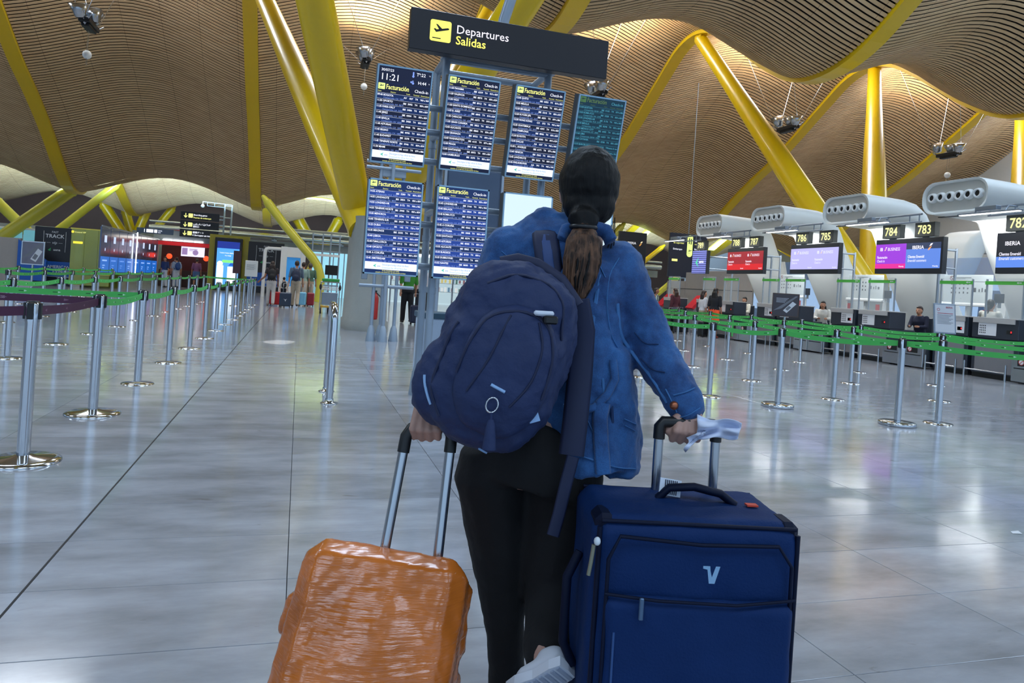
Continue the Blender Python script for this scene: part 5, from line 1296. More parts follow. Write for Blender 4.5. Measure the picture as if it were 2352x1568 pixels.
# ---------------------------------------------------------------- people
M_SKIN = mat('skin', '#b98468', .55, var=.05, scale=20)
M_SKIN2 = mat('skin_tan', '#a06a50', .55, var=.05, scale=20)
M_HAIRD = mat('hair_dark', '#17110f', .45, var=.3, scale=40)
M_HAIRB = mat('hair_brown', '#2c1c15', .45, var=.3, scale=40)
M_HAIRG = mat('hair_grey', '#4a423c', .5, var=.2, scale=40)
def cloth(name, col): return mat('cloth_' + name, col, .85, var=.12, scale=14, bump=.15, bscale=70)
M_SHOE = mat('shoe_dark', '#2a2422', .6, var=.1)
def J(**k):
    d = dict(head=(0, .03, 1.585), neck=(0, 0, 1.43), chest=(0, .0, 1.27), waist=(0, 0, 1.06), pelvis=(0, 0, .95),
             sL=(-.175, 0, 1.385), eL=(-.225, -.02, 1.10), wL=(-.24, .04, .86), sR=(.175, 0, 1.385), eR=(.225, -.02, 1.10), wR=(.24, .04, .86),
             hL=(-.085, 0, .92), kL=(-.095, .02, .50), aL=(-.10, -.02, .085), hR=(.085, 0, .92), kR=(.095, .02, .50), aR=(.10, -.02, .085))
    d.update(k); return {a: Vector(b) for a, b in d.items()}
def hand(mb, w, d, side, s=1.0, n=8, curl=.5):
    """palm, four unequal fingers with a knuckle bend and a thumb from the side of the palm"""
    d = d.normalized(); sd = Vector((0, 1, 0)).cross(d); sd = sd.normalized() if sd.length > .1 else Vector((1, 0, 0)); nm = d.cross(sd).normalized()
    p0, p1 = w, w + d * .085 * s
    mb.path([p0 - d * .01, p0 + d * .03 * s, p1], [.024 * s, .034 * s, .036 * s], n, ell=(.5, 1.05), up=nm)
    for i, L in enumerate((.062, .075, .07, .055)):
        b = p1 - d * .008 + sd * ((i - 1.5) * .0185 * s); k = b + d * L * .55 * s; e = k + (d * (1 - curl) + nm * (-curl)).normalized() * L * .55 * s
        mb.cap(b, .0095 * s, k, .009 * s, 6); mb.cap(k, .009 * s, e, .0075 * s, 6)
    b = p0 + d * .03 * s + Vector((-side, 0, 0)) * .028 * s; mb.cap(b, .012 * s, b + (d * .6 - nm * .5).normalized() * .055 * s, .009 * s, 6)
def torso(mb, j, g=0.0, top=True, hips=True, w=1.0, lo=None):
    ls = [(j['pelvis'] - Vector((0, 0, .06)), .14, .105), (j['pelvis'], .165, .118), (j['waist'], .128, .095), (j['chest'], .160, .112), ((j['sL'] + j['sR']) / 2 - Vector((0, 0, .03)), .165, .095), (j['neck'] + Vector((0, 0, .0)), .075, .065)]
    if lo is not None: ls[0] = (Vector(lo[0]), lo[1], lo[2])
    P = [a for a, _, _ in ls]; mb.path(P, 1.0, 16, ell=[((b + g) * w, (c + g) * w) for _, b, c in ls], up=(1, 0, 0))
def person(name, label, loc, rz, H=1.7, j=None, skin=None, top='#ffffff', bottom='#333333', hair='short', haircol=None, sleeve=.5, legs=1.0, shoes=None, vox=.013, skirt=False, tank=False, seat=False):
    """one figure facing local +Y; clothes, hair and shoes are its children"""
    j = j or J(); sk = skin or M_SKIN; s = H / 1.7
    t = thing(name, label, 'person', loc, rz)
    S = Matrix.Translation(Vector(loc)) @ Matrix.Rotation(rz, 4, 'Z') @ Matrix.Scale(s, 4)
    def fin(mb, nm, m, v, sm=3):
        mb.v = [tuple(S @ Vector(a)) for a in mb.v]; return remesh_build(mb, nm, m, v, t, sm)
    b = MB(); torso(b, j)
    h = j['head']; R = Matrix.Identity(3)
    b.ball(h, (.074, .092, .112), 16); b.ball(h + Vector((0, .045, -.045)), (.055, .05, .07), 12)
    b.cap(h + Vector((0, .088, -.005)), .011, h + Vector((0, .105, -.03)), .014, 6)
    for sx in (-1, 1): b.ball(h + Vector((.078 * sx, 0, -.015)), (.012, .022, .034), 8)
    b.cap(j['neck'] - Vector((0, 0, .05)), .056, h - Vector((0, .01, .07)), .050, 10)
    for q in 'LR':
        sd = -1 if q == 'L' else 1
        b.cap(j['s' + q], .050, j['e' + q], .038); b.cap(j['e' + q], .038, j['w' + q], .026); b.ball(j['s' + q], .055, 10)
        hand(b, j['w' + q], j['w' + q] - j['e' + q], sd)
        b.cap(j['h' + q], .085, j['k' + q], .055); b.cap(j['k' + q], .055, j['a' + q], .036)
        a = j['a' + q]; b.cap(a - Vector((0, .02, .03)), .034, a + Vector((0, .13, -.05)), .026)
    fin(b, 'body', sk, vox * s, 3)
    c = MB(); torso(c, j, .016)
    if not tank:
        for q in 'LR':
            c.ball(j['s' + q], .068, 10); e = j['s' + q].lerp(j['e' + q], min(1, sleeve * 2)); c.cap(j['s' + q], .066, e, .055)
            if sleeve > .5: c.cap(j['e' + q], .054, j['e' + q].lerp(j['w' + q], (sleeve - .5) * 2), .042)
    fin(c, 'shirt', cloth(top, top), .016 * s, 3)
    d = MB(); d.path([j['pelvis'] + Vector((0, 0, .07)), j['pelvis'], j['pelvis'] - Vector((0, 0, .10))], 1.0, 14, ell=[(.150, .118), (.182, .135), (.175, .130)], up=(1, 0, 0))
    for q in 'LR':
        if legs > .5: d.cap(j['h' + q], .105, j['k' + q], .078); d.cap(j['k' + q], .078, j['k' + q].lerp(j['a' + q], (legs - .5) * 2), .066)
        else: d.cap(j['h' + q], .108, j['h' + q].lerp(j['k' + q], legs * 2), .092)
    fin(d, 'trousers' if legs > .5 else 'shorts', cloth(bottom, bottom), .018 * s, 3)
    e = MB(); hc = haircol or M_HAIRD
    e.ball(h + Vector((0, -.034, .026)), (.085, .088, .104), 16); e.ball(h + Vector((0, .02, .075)), (.066, .066, .045), 12)
    if hair == 'long':
        e.path([h + Vector((0, -.05, .06)), h + Vector((0, -.085, -.06)), h + Vector((0, -.095, -.20)), h + Vector((0, -.10, -.36))], 1.0, 12, ell=[(.06, .04), (.105, .06), (.12, .045), (.07, .02)], up=(1, 0, 0))
    elif hair == 'bob':
        for sx in (-1, 1): e.cap(h + Vector((.06 * sx, -.02, 0)), .045, h + Vector((.07 * sx, -.02, -.13)), .035)
        e.ball(h + Vector((0, -.06, -.06)), (.085, .06, .11), 12)
    elif hair == 'bun':
        e.ball(h + Vector((0, -.115, .03)), .045, 10); e.ball(h + Vector((0, -.05, -.03)), (.07, .06, .08), 10)
    elif hair == 'tail':
        e.ball(h + Vector((0, -.05, -.03)), (.07, .06, .08), 10); e.cap(h + Vector((0, -.10, -.04)), .03, h + Vector((0, -.12, -.22)), .016)
    if hair != 'long': pass
    # cut the hair away from the face
    ho = fin(e, 'hair', hc, .013 * s, 2)
    for sx in (-1, 1):
        pass
    f = MB()
    for sx in (-1, 1): f.ball(S @ (h + Vector((.03 * sx, .087, .005))), .0085 * s, 6)
    f.build('eyes', M_INK, t)
    f = MB(); f.ball(S @ (h + Vector((0, .094, -.062))), (.018 * s, .006 * s, .005 * s), 8, R=Matrix.Rotation(rz, 3, 'Z')); f.build('mouth', mat('lips', '#8a4a44', .5), t)
    for q in 'LR':
        g = MB(); a = j['a' + q]; g.cap(a - Vector((0, .035, .038)), .044, a + Vector((0, .15, -.052)), .034); g.v = [tuple((v[0], v[1], max(v[2], .002))) for v in g.v]
        fin(g, 'shoe', shoes or M_SHOE, .014 * s, 2)
    return t
def backpack_small(parent_loc, rz, H, col, label, y=-.19, z=1.20, sc=1.0):
    t = thing('backpack', label, 'backpack', parent_loc, rz)
    s = H / 1.7; S = Matrix.Translation(Vector(parent_loc)) @ Matrix.Rotation(rz, 4, 'Z') @ Matrix.Scale(s, 4)
    m = MB(); m.ball((0, y - .03, z), (.155 * sc, .11, .23 * sc), 14); m.ball((0, y - .06, z - .06), (.14 * sc, .10, .16 * sc), 14); m.v = [tuple(S @ Vector(v)) for v in m.v]; remesh_build(m, 'bag', mat('bag_' + col, col, .7, var=.12, bump=.1), .02, t, 3)
    m = MB(); m.ball((0, y - .12, z - .08), (.11 * sc, .05, .11 * sc), 12); m.v = [tuple(S @ Vector(v)) for v in m.v]; m.build('pocket', mat('bag_' + col), t)
    for sx in (-1, 1):
        m = MB(); m.path([(.09 * sx, y + .04, z + .2 * sc), (.105 * sx, -.01, 1.46), (.11 * sx, .12, 1.36), (.125 * sx, .12, 1.18), (.13 * sx, y + .06, z - .16)], .016, 6); m.v = [tuple(S @ Vector(v)) for v in m.v]; m.build('strap', mat('bag_' + col), t)
def case(name, label, loc, rz, w, d, h, col, handle=.38, logo=None, group=None):
    t = thing(name, label, 'suitcase', loc, rz, group)
    T = TF[t.name]
    m = MB(); m.box((0, 0, .05 + h / 2), (w, d, h), 0, T, bev=.035); m.build('shell', mat('case_' + col, col, .4, var=.06), t)
    m = MB()
    for k in range(5): m.box(((k - 2) * w / 6, -d / 2 - .004, .05 + h / 2), (.012, .012, h * .85), 0, T)
    m.build('ridge', mat('case_' + col), t, kind='stuff')
    for sx in (-1, 1):
        for sy in (-1, 1):
            m = MB(); m.ball((sx * (w / 2 - .04), sy * (d / 2 - .04), .028), (.02, .028, .028), 10, 0, T); m.build('wheel', M_BLACKP, t)
    m = MB(); m.path([(-w * .22, d * .3, h), (-w * .22, d * .3, h + handle), (w * .22, d * .3, h + handle), (w * .22, d * .3, h)], .009, 8, 0, T=T); m.build('handle', M_STEEL, t)
    if logo:
        m = MB(); P = Panel(T @ Vector((-w / 2, -d / 2 - .012, .05)), T.to_3x3() @ Vector((1, 0, 0)), (0, 0, 1), T.to_3x3() @ Vector((0, -1, 0))); P.poly(m, [(w * .35, h * .55), (w * .5, h * .48), (w * .65, h * .55), (w * .56, h * .45), (w * .52, h * .34), (w * .47, h * .45)], .002); m.build('logo', M_PAPER, t)
    return t
def walk(a=.16, arms=.12, **k):
    d = dict(kL=(-.09, .10, .50), aL=(-.09, a, .085), kR=(.09, -.02, .50), aR=(.09, -a, .12), eL=(-.225, -.06, 1.11), wL=(-.24, -arms, .87), eR=(.225, .02, 1.11), wR=(.24, arms, .87)); d.update(k); return J(**d)
# the family with suitcases walking away at the centre left
g0 = gnd(620, 702); person('person', 'woman with long brown hair, white trousers and a black backpack walking away', (g0.x, g0.y, 0), .05, 1.66, walk(eL=(-.25, -.04, 1.1), wL=(-.40, .02, .95)), M_SKIN2, '#3a3335', '#cfc9c6', 'long', M_HAIRB, sleeve=.25, shoes=mat('shoe_tan', '#a8927c', .6))
backpack_small((g0.x, g0.y, 0), .05, 1.66, '#17171b', 'black backpack on the woman in white trousers')
g1 = gnd(676, 705); person('person', 'man in blue-grey tee and beige trousers with a navy backpack', (g1.x, g1.y, 0), -.05, 1.74, walk(), M_SKIN, '#56687c', '#b5a793', 'short', M_HAIRB)
backpack_small((g1.x, g1.y, 0), -.05, 1.74, '#232c44', 'navy backpack with tan pocket band on the man in beige trousers', z=1.17)
g2 = gnd(692, 702) + Vector((0, 1.0, 0)); person('person', 'person in pale green tee behind the man with the navy backpack', (g2.x, g2.y, 0), -.1, 1.74, walk(), M_SKIN, '#87a097', '#b3a897', 'short', M_HAIRB)
g3 = gnd(708, 701) + Vector((0, .6, 0)); person('person', 'older man in dark green tee and beige trousers at the right of the family', (g3.x, g3.y, 0), -.1, 1.72, walk(), M_SKIN, '#4d6a58', '#a5957f', 'short', M_HAIRG)
g4 = gnd(648, 697) + Vector((0, .8, 0)); person('person', 'small child with dark backpack between the woman and the man', (g4.x, g4.y, 0), .1, 1.08, walk(), M_SKIN, '#c9c6c0', '#22232b', 'short', M_HAIRD, vox=.016)
backpack_small((g4.x, g4.y, 0), .1, 1.08, '#1a1c22', 'dark backpack on the small child')
def lc(px, py, *a, **k): g = gnd(px, py); return case(a[0], a[1], (g.x, g.y, 0), *a[2:], **k)
lc(631, 702, 'suitcase', 'bright red suitcase pulled by the woman in white trousers', .03, .40, .26, .48, '#c5121c')
lc(654, 706, 'suitcase', 'dark slate suitcase with a white bird mark beside the red one', .0, .41, .28, .50, '#2b3a50', logo=1)
lc(693, 703, 'suitcase', 'light blue suitcase behind the man in beige trousers', -.1, .30, .22, .50, '#7fc0e0')
lc(712, 704, 'suitcase', 'narrow dark red suitcase at the right of the family', .0, .27, .22, .50, '#8f1f2c')
# snack bar queue
for k, (px, py, H, top, bot, hair, rz, lab, sl) in enumerate(((376, 659, 1.72, '#31406a', '#cfd2d8', 'short', 2.6, 'person with navy top and white trousers at the left of the snack bar queue', .5), (402, 660, 1.74, '#9fb0cc', '#c3c9d6', 'short', .5, 'person with blue backpack in the snack bar queue', .5), (427, 657, 1.62, '#8ba6d6', '#7f9fd0', 'bob', .3, 'person in light blue dress in the snack bar queue', .3), (447, 654, 1.66, '#c9a48e', '#6f6a70', 'short', -2.6, 'person facing the camera in the snack bar queue', .4), (456, 661, 1.76, '#7d4f78', '#4a6a98', 'short', 0., 'man in purple shirt and blue jeans shorts in the snack bar queue', .5), (417, 655, 1.2, '#d87a3a', '#d2d6da', 'short', 1.0, 'child in orange trousers in the snack bar queue', .5))):
    g = gnd(px, py); person('person', lab, (g.x, min(g.y, 45.5) if g.y > 45.5 else g.y, 0), rz, H, J(), M_SKIN, top, bot, hair, M_HAIRB if k != 4 else M_HAIRG, sleeve=sl, vox=.02, legs=.45 if k == 4 else 1.0)
g = gnd(402, 660); backpack_small((g.x, min(g.y, 45.5), 0), .5, 1.74, '#274a86', 'blue backpack on a person in the snack bar queue')
# man in green and companion behind the stand
g = gnd(933, 742); person('person', 'man in green shirt and black trousers walking behind the flight screens', (g.x, g.y, 0), .1, 1.84, walk(.12), M_SKIN, '#3f8a2f', '#17181c', 'short', M_HAIRD)
g = gnd(965, 742) + Vector((.05, .3, 0)); person('person', 'person in white tee partly hidden by the flight screen posts', (g.x, g.y, 0), .1, 1.84, walk(.1), M_SKIN2, '#d5cfd0', '#2a2c34', 'short', M_HAIRD)
g = gnd(952, 745); case('suitcase', 'small navy suitcase behind the flight screen posts', (g.x, g.y - .1, 0), 0, .34, .22, .52, '#1f2440')
# passengers and staff at check-in
g = gnd(1637, 776); person('person', 'woman with long dark hair in black tee and orange shorts at the counter', (g.x, g.y, 0), -1.1, 1.72, J(), M_SKIN2, '#1b1d24', '#ff5a2c', 'long', M_HAIRD, legs=.38, shoes=mat('shoe_red', '#8a3a2c', .6))
g = gnd(1610, 772); person('person', 'woman in white tee and beige trousers beside the woman in black', (g.x, g.y, 0), -1.6, 1.62, J(), M_SKIN, '#d3d3d6', '#a8987c', 'long', M_HAIRB)
g = gnd(1621, 774); case('suitcase', 'black suitcase standing between the two women at the counter', (g.x - .1, g.y + .05, 0), .4, .36, .24, .50, '#15161a', handle=.05)
g = gnd(1522, 757) - Vector((.4, 0, 0)); person('person', 'woman in pale green top with dark backpack turning to the camera', (g.x, g.y, 0), -2.3, 1.64, J(), M_SKIN2, '#b9cfc2', '#221d20', 'long', M_HAIRD, tank=True)
backpack_small((g.x, g.y, 0), -2.3, 1.64, '#3a2f36', 'dark backpack on the woman in the pale green top')
g = gnd(1546, 760); person('person', 'girl with long hair in burgundy sweater and grey jeans', (g.x, g.y, 0), .3, 1.66, J(), M_SKIN, '#4a1f2a', '#565a63', 'long', M_HAIRB, sleeve=.95)
g = gnd(1521, 760); case('suitcase', 'tall black suitcase in front of the woman in the pale green top', (g.x + .1, g.y - .5, 0), .2, .42, .28, .62, '#17181c', handle=.3)
g = gnd(1548, 764); case('suitcase', 'large black suitcase in front of the girl in burgundy', (g.x, g.y - .45, 0), .1, .5, .3, .66, '#1d1e23', handle=.3)
SIT = dict(hL=(-.09, 0, .52), kL=(-.10, .42, .52), aL=(-.10, .42, .09), hR=(.09, 0, .52), kR=(.10, .42, .52), aR=(.10, .42, .09), pelvis=(0, 0, .55), waist=(0, .02, .68), chest=(0, .05, .90), neck=(0, .07, 1.06), head=(0, .11, 1.20), sL=(-.175, .05, 1.0), eL=(-.22, .14, .76), wL=(-.14, .36, .76), sR=(.175, .05, 1.0), eR=(.22, .14, .76), wR=(.12, .36, .76))
for (Y, top, hair, hc, rz, lab) in ((22.2, '#e2dccd', 'tail', M_HAIRD, 2.0, 'seated agent with ponytail in cream jacket by the red screen'), (18.25, '#dad8d2', 'long', M_HAIRD, 2.4, 'seated agent with long black hair in white blouse under the lilac screen'), (14.65, '#1d2036', 'bun', M_HAIRB, 1.9, 'seated agent with hair bun in navy jacket under the purple screen')):
    person('person', lab, (15.72, Y * 1.02, .22), rz, 1.64, J(**SIT), M_SKIN, top, '#1f2230', hair, hc, sleeve=.95)
    c = thing('office_chair', 'dark swivel chair under the ' + lab.split(' with ')[0] + ' ' + ('by' if 'by the' in lab else 'under') + lab.split(' by' if 'by the' in lab else ' under')[-1], 'chair', (15.72, Y * 1.02, 0), rz); T = TF[c.name]
    m = MB(); m.box((0, .02, .60), (.46, .46, .07), 0, T, bev=.02); m.build('seat', M_NAVYD, c)
    m = MB(); m.box((0, -.25, .95), (.42, .06, .5), 0, T, bev=.02); m.build('backrest', M_NAVYD, c)
    m = MB(); m.path([(0, 0, .06), (0, 0, .58)], .03, 8, 0, T=T); m.path([(0, -.2, .6), (0, -.25, .75)], .02, 6, 0, T=T); m.build('stem', M_ALU, c)
    for k in range(5):
        a = 2 * math.pi * k / 5; m = MB(); m.path([(0, 0, .08), (.26 * math.cos(a), .26 * math.sin(a), .06)], .02, 6, 0, T=T); m.ball((.27 * math.cos(a), .27 * math.sin(a), .03), .03, 8, 0, T=T); m.build('leg', M_BLACKP, c)
person('person', 'standing agent in white shirt with short braid leaning on the desk at the right', (15.25, 12.6, 0), -1.35, 1.72, J(eL=(-.28, .18, 1.16), wL=(-.16, .34, 1.18), eR=(.24, .10, 1.12), wR=(.2, .32, 1.12)), M_SKIN, '#d8d6cb', '#1a1c26', 'tail', M_HAIRD, sleeve=.6)
# ---------------------------------------------------------------- the woman walking away with two suitcases
FW, RT, UP = _fw.copy(), _rt.copy(), Vector((0, 0, 1))
PXM = lambda px, D: px * D / FPX
def A(x, y, D): return at_d(x, y, D)
def denim():
    m = bpy.data.materials.new('denim'); m.use_nodes = True; nt = m.node_tree; N = nt.nodes.new; L = nt.links.new; b = nt.nodes['Principled BSDF']
    tc = N('ShaderNodeTexCoord'); n = N('ShaderNodeTexNoise'); n.inputs['Scale'].default_value = 7; n.inputs['Detail'].default_value = 7; n.inputs['Roughness'].default_value = .65; L(tc.outputs['Object'], n.inputs['Vector'])
    cr = N('ShaderNodeValToRGB'); cr.color_ramp.elements[0].position = .33; cr.color_ramp.elements[1].position = .70; cr.color_ramp.elements[0].color = lin('#103263'); cr.color_ramp.elements[1].color = lin('#326aa8'); L(n.outputs['Fac'], cr.inputs[0])
    n2 = N('ShaderNodeTexNoise'); n2.inputs['Scale'].default_value = 320; n2.inputs['Detail'].default_value = 2; L(tc.outputs['Object'], n2.inputs['Vector'])
    mx = N('ShaderNodeMixRGB'); mx.blend_type = 'OVERLAY'; mx.inputs[0].default_value = .35; L(cr.outputs[0], mx.inputs[1]); L(n2.outputs['Fac'], mx.inputs[2])
    L(mx.outputs[0], b.inputs['Base Color']); b.inputs['Roughness'].default_value = .85; b.inputs['Sheen Weight'].default_value = .15
    bp = N('ShaderNodeBump'); bp.inputs['Strength'].default_value = .25; bp.inputs['Distance'].default_value = .004; L(n2.outputs['Fac'], bp.inputs['Height']); L(bp.outputs[0], b.inputs['Normal'])
    return m
M_DENIM = denim()
M_SEAM = mat('denim_seam', '#3a6ca3', .85, var=.25, scale=30)
M_SEAMD = mat('denim_loop_fold_shade', '#102c54', .85, var=.1)  # dark blue for the belt loop and for shade painted along jacket folds
M_TROU = mat('black_trousers', '#05060b', .85, var=.2, scale=10, bump=.1)
M_PACK = mat('pack_navy', '#182a54', .68, var=.16, scale=9, bump=.18, bscale=45)
M_PACKD = mat('pack_dark', '#121e40', .65, var=.1, scale=12)
M_CASEB = mat('case_fabric', '#07295a', .7, var=.1, scale=10, bump=.12, bscale=160, spec=.2)
M_CASED = mat('case_dark_trim', '#06122c', .6, var=.08, spec=.2)
def hair_mat(name, c0, c1, sc):
    m = bpy.data.materials.new(name); m.use_nodes = True; nt = m.node_tree; N = nt.nodes.new; L = nt.links.new; b = nt.nodes['Principled BSDF']
    tc = N('ShaderNodeTexCoord'); mp = N('ShaderNodeMapping'); mp.inputs['Scale'].default_value = sc; L(tc.outputs['Object'], mp.inputs['Vector'])
    n = N('ShaderNodeTexNoise'); n.inputs['Scale'].default_value = 1; n.inputs['Detail'].default_value = 5; L(mp.outputs[0], n.inputs['Vector'])
    cr = N('ShaderNodeValToRGB'); cr.color_ramp.elements[0].color = lin(c0); cr.color_ramp.elements[1].color = lin(c1); cr.color_ramp.elements[0].position = .35; cr.color_ramp.elements[1].position = .7; L(n.outputs['Fac'], cr.inputs[0]); L(cr.outputs[0], b.inputs['Base Color'])
    b.inputs['Roughness'].default_value = .55; b.inputs['Specular IOR Level'].default_value = .25
    bp = N('ShaderNodeBump'); bp.inputs['Strength'].default_value = .6; bp.inputs['Distance'].default_value = .01; L(n.outputs['Fac'], bp.inputs['Height']); L(bp.outputs[0], b.inputs['Normal'])
    return m
M_WHAIR = hair_mat('crown_hair', '#020203', '#0b0909', (60, 60, 14))
M_WTAIL = hair_mat('ponytail_hair', '#241813', '#6b4c38', (90, 90, 8))
M_WSKIN = mat('woman_skin', '#b08a7c', .5, var=.05, scale=30)

from mathutils.bvhtree import BVHTree
class Surf:
    """finds the place on a finished mesh that a photo pixel looks at"""
    def __init__(s, *obs):
        vs = []; fs = []
        for o in obs:
            M_ = TF.get(o.name, Matrix.Identity(4)); n0 = len(vs)
            vs += [M_ @ v.co for v in o.data.vertices]; fs += [[n0 + i for i in q.vertices] for q in o.data.polygons]
        s.t = BVHTree.FromPolygons(vs, fs); s.last = 1.95
    def __call__(s, x, y, lift=.0):
        r = ray(x, y); h, n, i, d = s.t.ray_cast(EYE, r.normalized())
        if h is None: return EYE + r * (s.last - lift)
        s.last = d / r.length; return EYE + r * (s.last - lift)
def dense(pts, n=5):
    out = []
    for a, b in zip(pts[:-1], pts[1:]): out += [(a[0] + (b[0] - a[0]) * k / n, a[1] + (b[1] - a[1]) * k / n) for k in range(n)]
    return out + [pts[-1]]
def fist(mb, wrist, K, ax, aw, sz=1.0, thumb=1):
    """back of a closed hand: wrist -> knuckle row centred at K along ax; fingers curl in direction aw round the bar"""
    ax = ax.normalized(); dn = (K - wrist).normalized(); aw = aw.normalized()
    for i, (o, L) in enumerate(((-1.5, .92), (-.5, 1.0), (.5, .97), (1.5, .85))):
        k = K + ax * (o * .0215 * sz) + dn * (.004 * (1 - abs(o - .0) * .5))
        mb.cap(wrist + ax * (o * .011 * sz) + aw * .004, .0165 * sz, k, .0108 * sz, 8)
        p1 = k + (aw * .9 + dn * .75).normalized() * .036 * L * sz; p2 = p1 + (aw * .25 - dn * .95).normalized() * .024 * L * sz; p3 = p2 + (-aw * .8 - dn * .5).normalized() * .018 * L * sz
        mb.ball(k, .0118 * sz, 8); mb.cap(k, .0102 * sz, p1, .0098 * sz, 8); mb.cap(p1, .0098 * sz, p2, .0092 * sz, 8); mb.cap(p2, .0098 * sz, p3, .0085 * sz, 8)
    b = wrist.lerp(K, .45) + ax * (thumb * .033 * sz); p1 = b + (dn * .75 + aw * .5 + ax * thumb * .25).normalized() * .038 * sz; p2 = p1 + (dn * .3 + aw * .75 - ax * thumb * .55).normalized() * .03 * sz
    mb.cap(wrist.lerp(K, .2) + ax * thumb * .018, .015 * sz, b, .0145 * sz, 8); mb.cap(b, .0145 * sz, p1, .0125 * sz, 8); mb.cap(p1, .0125 * sz, p2, .0105 * sz, 8)

def woman():
    base = A(1240, 1050, 2.06); t = thing('person', 'woman in denim jacket and black trousers seen from behind pulling two suitcases', 'person', (base.x, base.y, 0))
    head = A(1352, 432, 2.12); neck = A(1345, 545, 2.11); sL = A(1168, 578, 2.10); sR = A(1418, 612, 2.10)
    chest = A(1290, 700, 2.10); waist = A(1262, 900, 2.09); pel = A(1240, 1045, 2.07)
    eR = A(1506, 815, 2.05); wR = A(1584, 942, 1.93); eL = A(1082, 790, 2.08); wL = A(982, 918, 1.93)
    hL = A(1140, 1085, 2.07); kL = A(1152, 1335, 2.10); aL = A(1166, 1600, 2.12); hR = A(1288, 1085, 2.07); kR = A(1273, 1335, 2.06); aR = A(1250, 1512, 1.86)
    b = MB()
    b.path([pel - UP * .08, pel, waist, chest, (sL + sR) / 2, neck], 1.0, 16, ell=[(.14, .10), (.165, .115), (.125, .09), (.15, .105), (.14, .085), (.058, .055)], up=RT)
    Rm = Matrix((RT, FW, UP)).transposed()
    b.ball(head, (.072, .09, .108), 18, R=Rm); b.ball(head + FW * .045 - UP * .05, (.055, .05, .068), 14, R=Rm); b.cap(neck - UP * .06, .054, head - UP * .07, .05, 12)
    b.cap(head + FW * .088, .011, head + FW * .107 - UP * .028, .014, 8)
    for s in (-1, 1): b.ball(head + RT * (.076 * s) - UP * .018, (.011, .022, .033), 10, R=Rm)
    b.cap(sR, .05, eR, .038, 12); b.cap(eR, .038, wR, .026, 12); b.cap(sL, .05, eL, .038, 12); b.cap(eL, .038, wL, .026, 12)
    kRt = A(1582, 990, 1.89); kLt = A(977, 985, 1.89)
    fist(b, wR, kRt, RT * 1.0 + UP * .02, FW + UP * .0, 1.02, -1)
    fist(b, wL, kLt, RT, FW, 1.02, 1)
    for h, k, a in ((hL, kL, aL), (hR, kR, aR)):
        b.cap(h, .082, k, .052, 12); b.cap(k, .052, a, .034, 12)
    b.cap(aL, .036, Vector((aL.x, aL.y, .05)) + FW * .02, .036, 10); b.cap(Vector((aL.x, aL.y, .045)), .034, Vector((aL.x, aL.y, .035)) + FW * .16, .026, 10)
    tR = A(1262, 1540, 1.83); b.cap(aR, .033, tR, .024, 10)
    remesh_build(b, 'body', M_WSKIN, .0042, t, 2)
    # ---- jacket
    c = MB()
    secs = [(1345, 538, 62, .055, 2.115), (1318, 556, 112, .075, 2.11), (1297, 582, 152, .10, 2.105), (1290, 650, 160, .128, 2.10), (1292, 720, 152, .135, 2.10), (1298, 800, 146, .130, 2.095), (1318, 900, 142, .13, 2.09), (1338, 990, 132, .14, 2.085), (1346, 1072, 124, .15, 2.08)]
    P = [A(x, y, D) for x, y, _, _, D in secs]; c.path(P, 1.0, 24, ell=[(PXM(w, D), d) for _, _, w, d, D in secs], up=RT)
    # flared right back panel that hangs lower
    P2 = [A(1400, 800, 2.08), A(1415, 930, 2.07), A(1418, 1080, 2.07)]; c.path(P2, 1.0, 14, ell=[(PXM(45, 2.08), .10), (PXM(50, 2.08), .10), (PXM(52, 2.08), .10)], up=RT)
    c.ball(sR, .078, 14); c.cap(sR, .076, A(1462, 712, 2.08), .070, 14); c.cap(A(1462, 712, 2.08), .070, eR, .066, 14); c.cap(eR, .066, A(1540, 872, 1.99), .062, 14); c.cap(A(1540, 872, 1.99), .060, A(1577, 932, 1.94), .050, 14)
    c.ball(sL, .078, 14); c.cap(sL, .076, A(1118, 680, 2.10), .064, 14); c.cap(A(1118, 680, 2.10), .064, eL, .060, 14); c.cap(eL, .058, A(985, 908, 1.94), .044, 14)
    jk = remesh_build(c, 'jacket', M_DENIM, .0075, t, 4, disp=[('a', .020, .10), ('b', .013, .035)])
    k = MB()      # collar
    k.path([A(1290, 556, 2.02), A(1300, 528, 2.05), A(1345, 518, 2.03), A(1392, 530, 2.05), A(1404, 556, 2.04)], .026, 8, ell=(1.0, .7)); remesh_build(k, 'collar', M_DENIM, .007, jk, 2)
    on = Surf(jk)
    def seam(pts, r=.0026, m=None, lift=.0, ell=(.5, 1.5)):
        q = MB(); P_ = [on(x, y, lift) for x, y in dense(pts, 4)]
        P_ = [(P_[max(i - 1, 0)] + P_[i] + P_[min(i + 1, len(P_) - 1)]) / 3 for i in range(len(P_))]
        q.path(P_, r, 6, ell=ell); q.build('seam', m or M_SEAM, jk)
    seam([(1150, 575), (1170, 592), (1205, 602), (1244, 612)]); seam([(1197, 606), (1190, 655)]); seam([(1236, 560), (1242, 610)])
    seam([(1424, 588), (1398, 630), (1392, 700), (1402, 770), (1420, 800)]); seam([(1376, 606), (1392, 640)]); seam([(1380, 626), (1368, 680), (1352, 790)])
    seam([(1418, 690), (1424, 770), (1456, 815), (1500, 870), (1536, 930)], .004); seam([(1376, 650), (1360, 760), (1352, 860)], .003)
    seam([(1384, 860), (1392, 960), (1396, 1060)], .003); seam([(1345, 955), (1366, 1000), (1368, 1060)], .003); seam([(1375, 1062), (1420, 1074), (1462, 1076)], .004); seam([(1222, 1000), (1290, 1030), (1370, 1058)], .005)
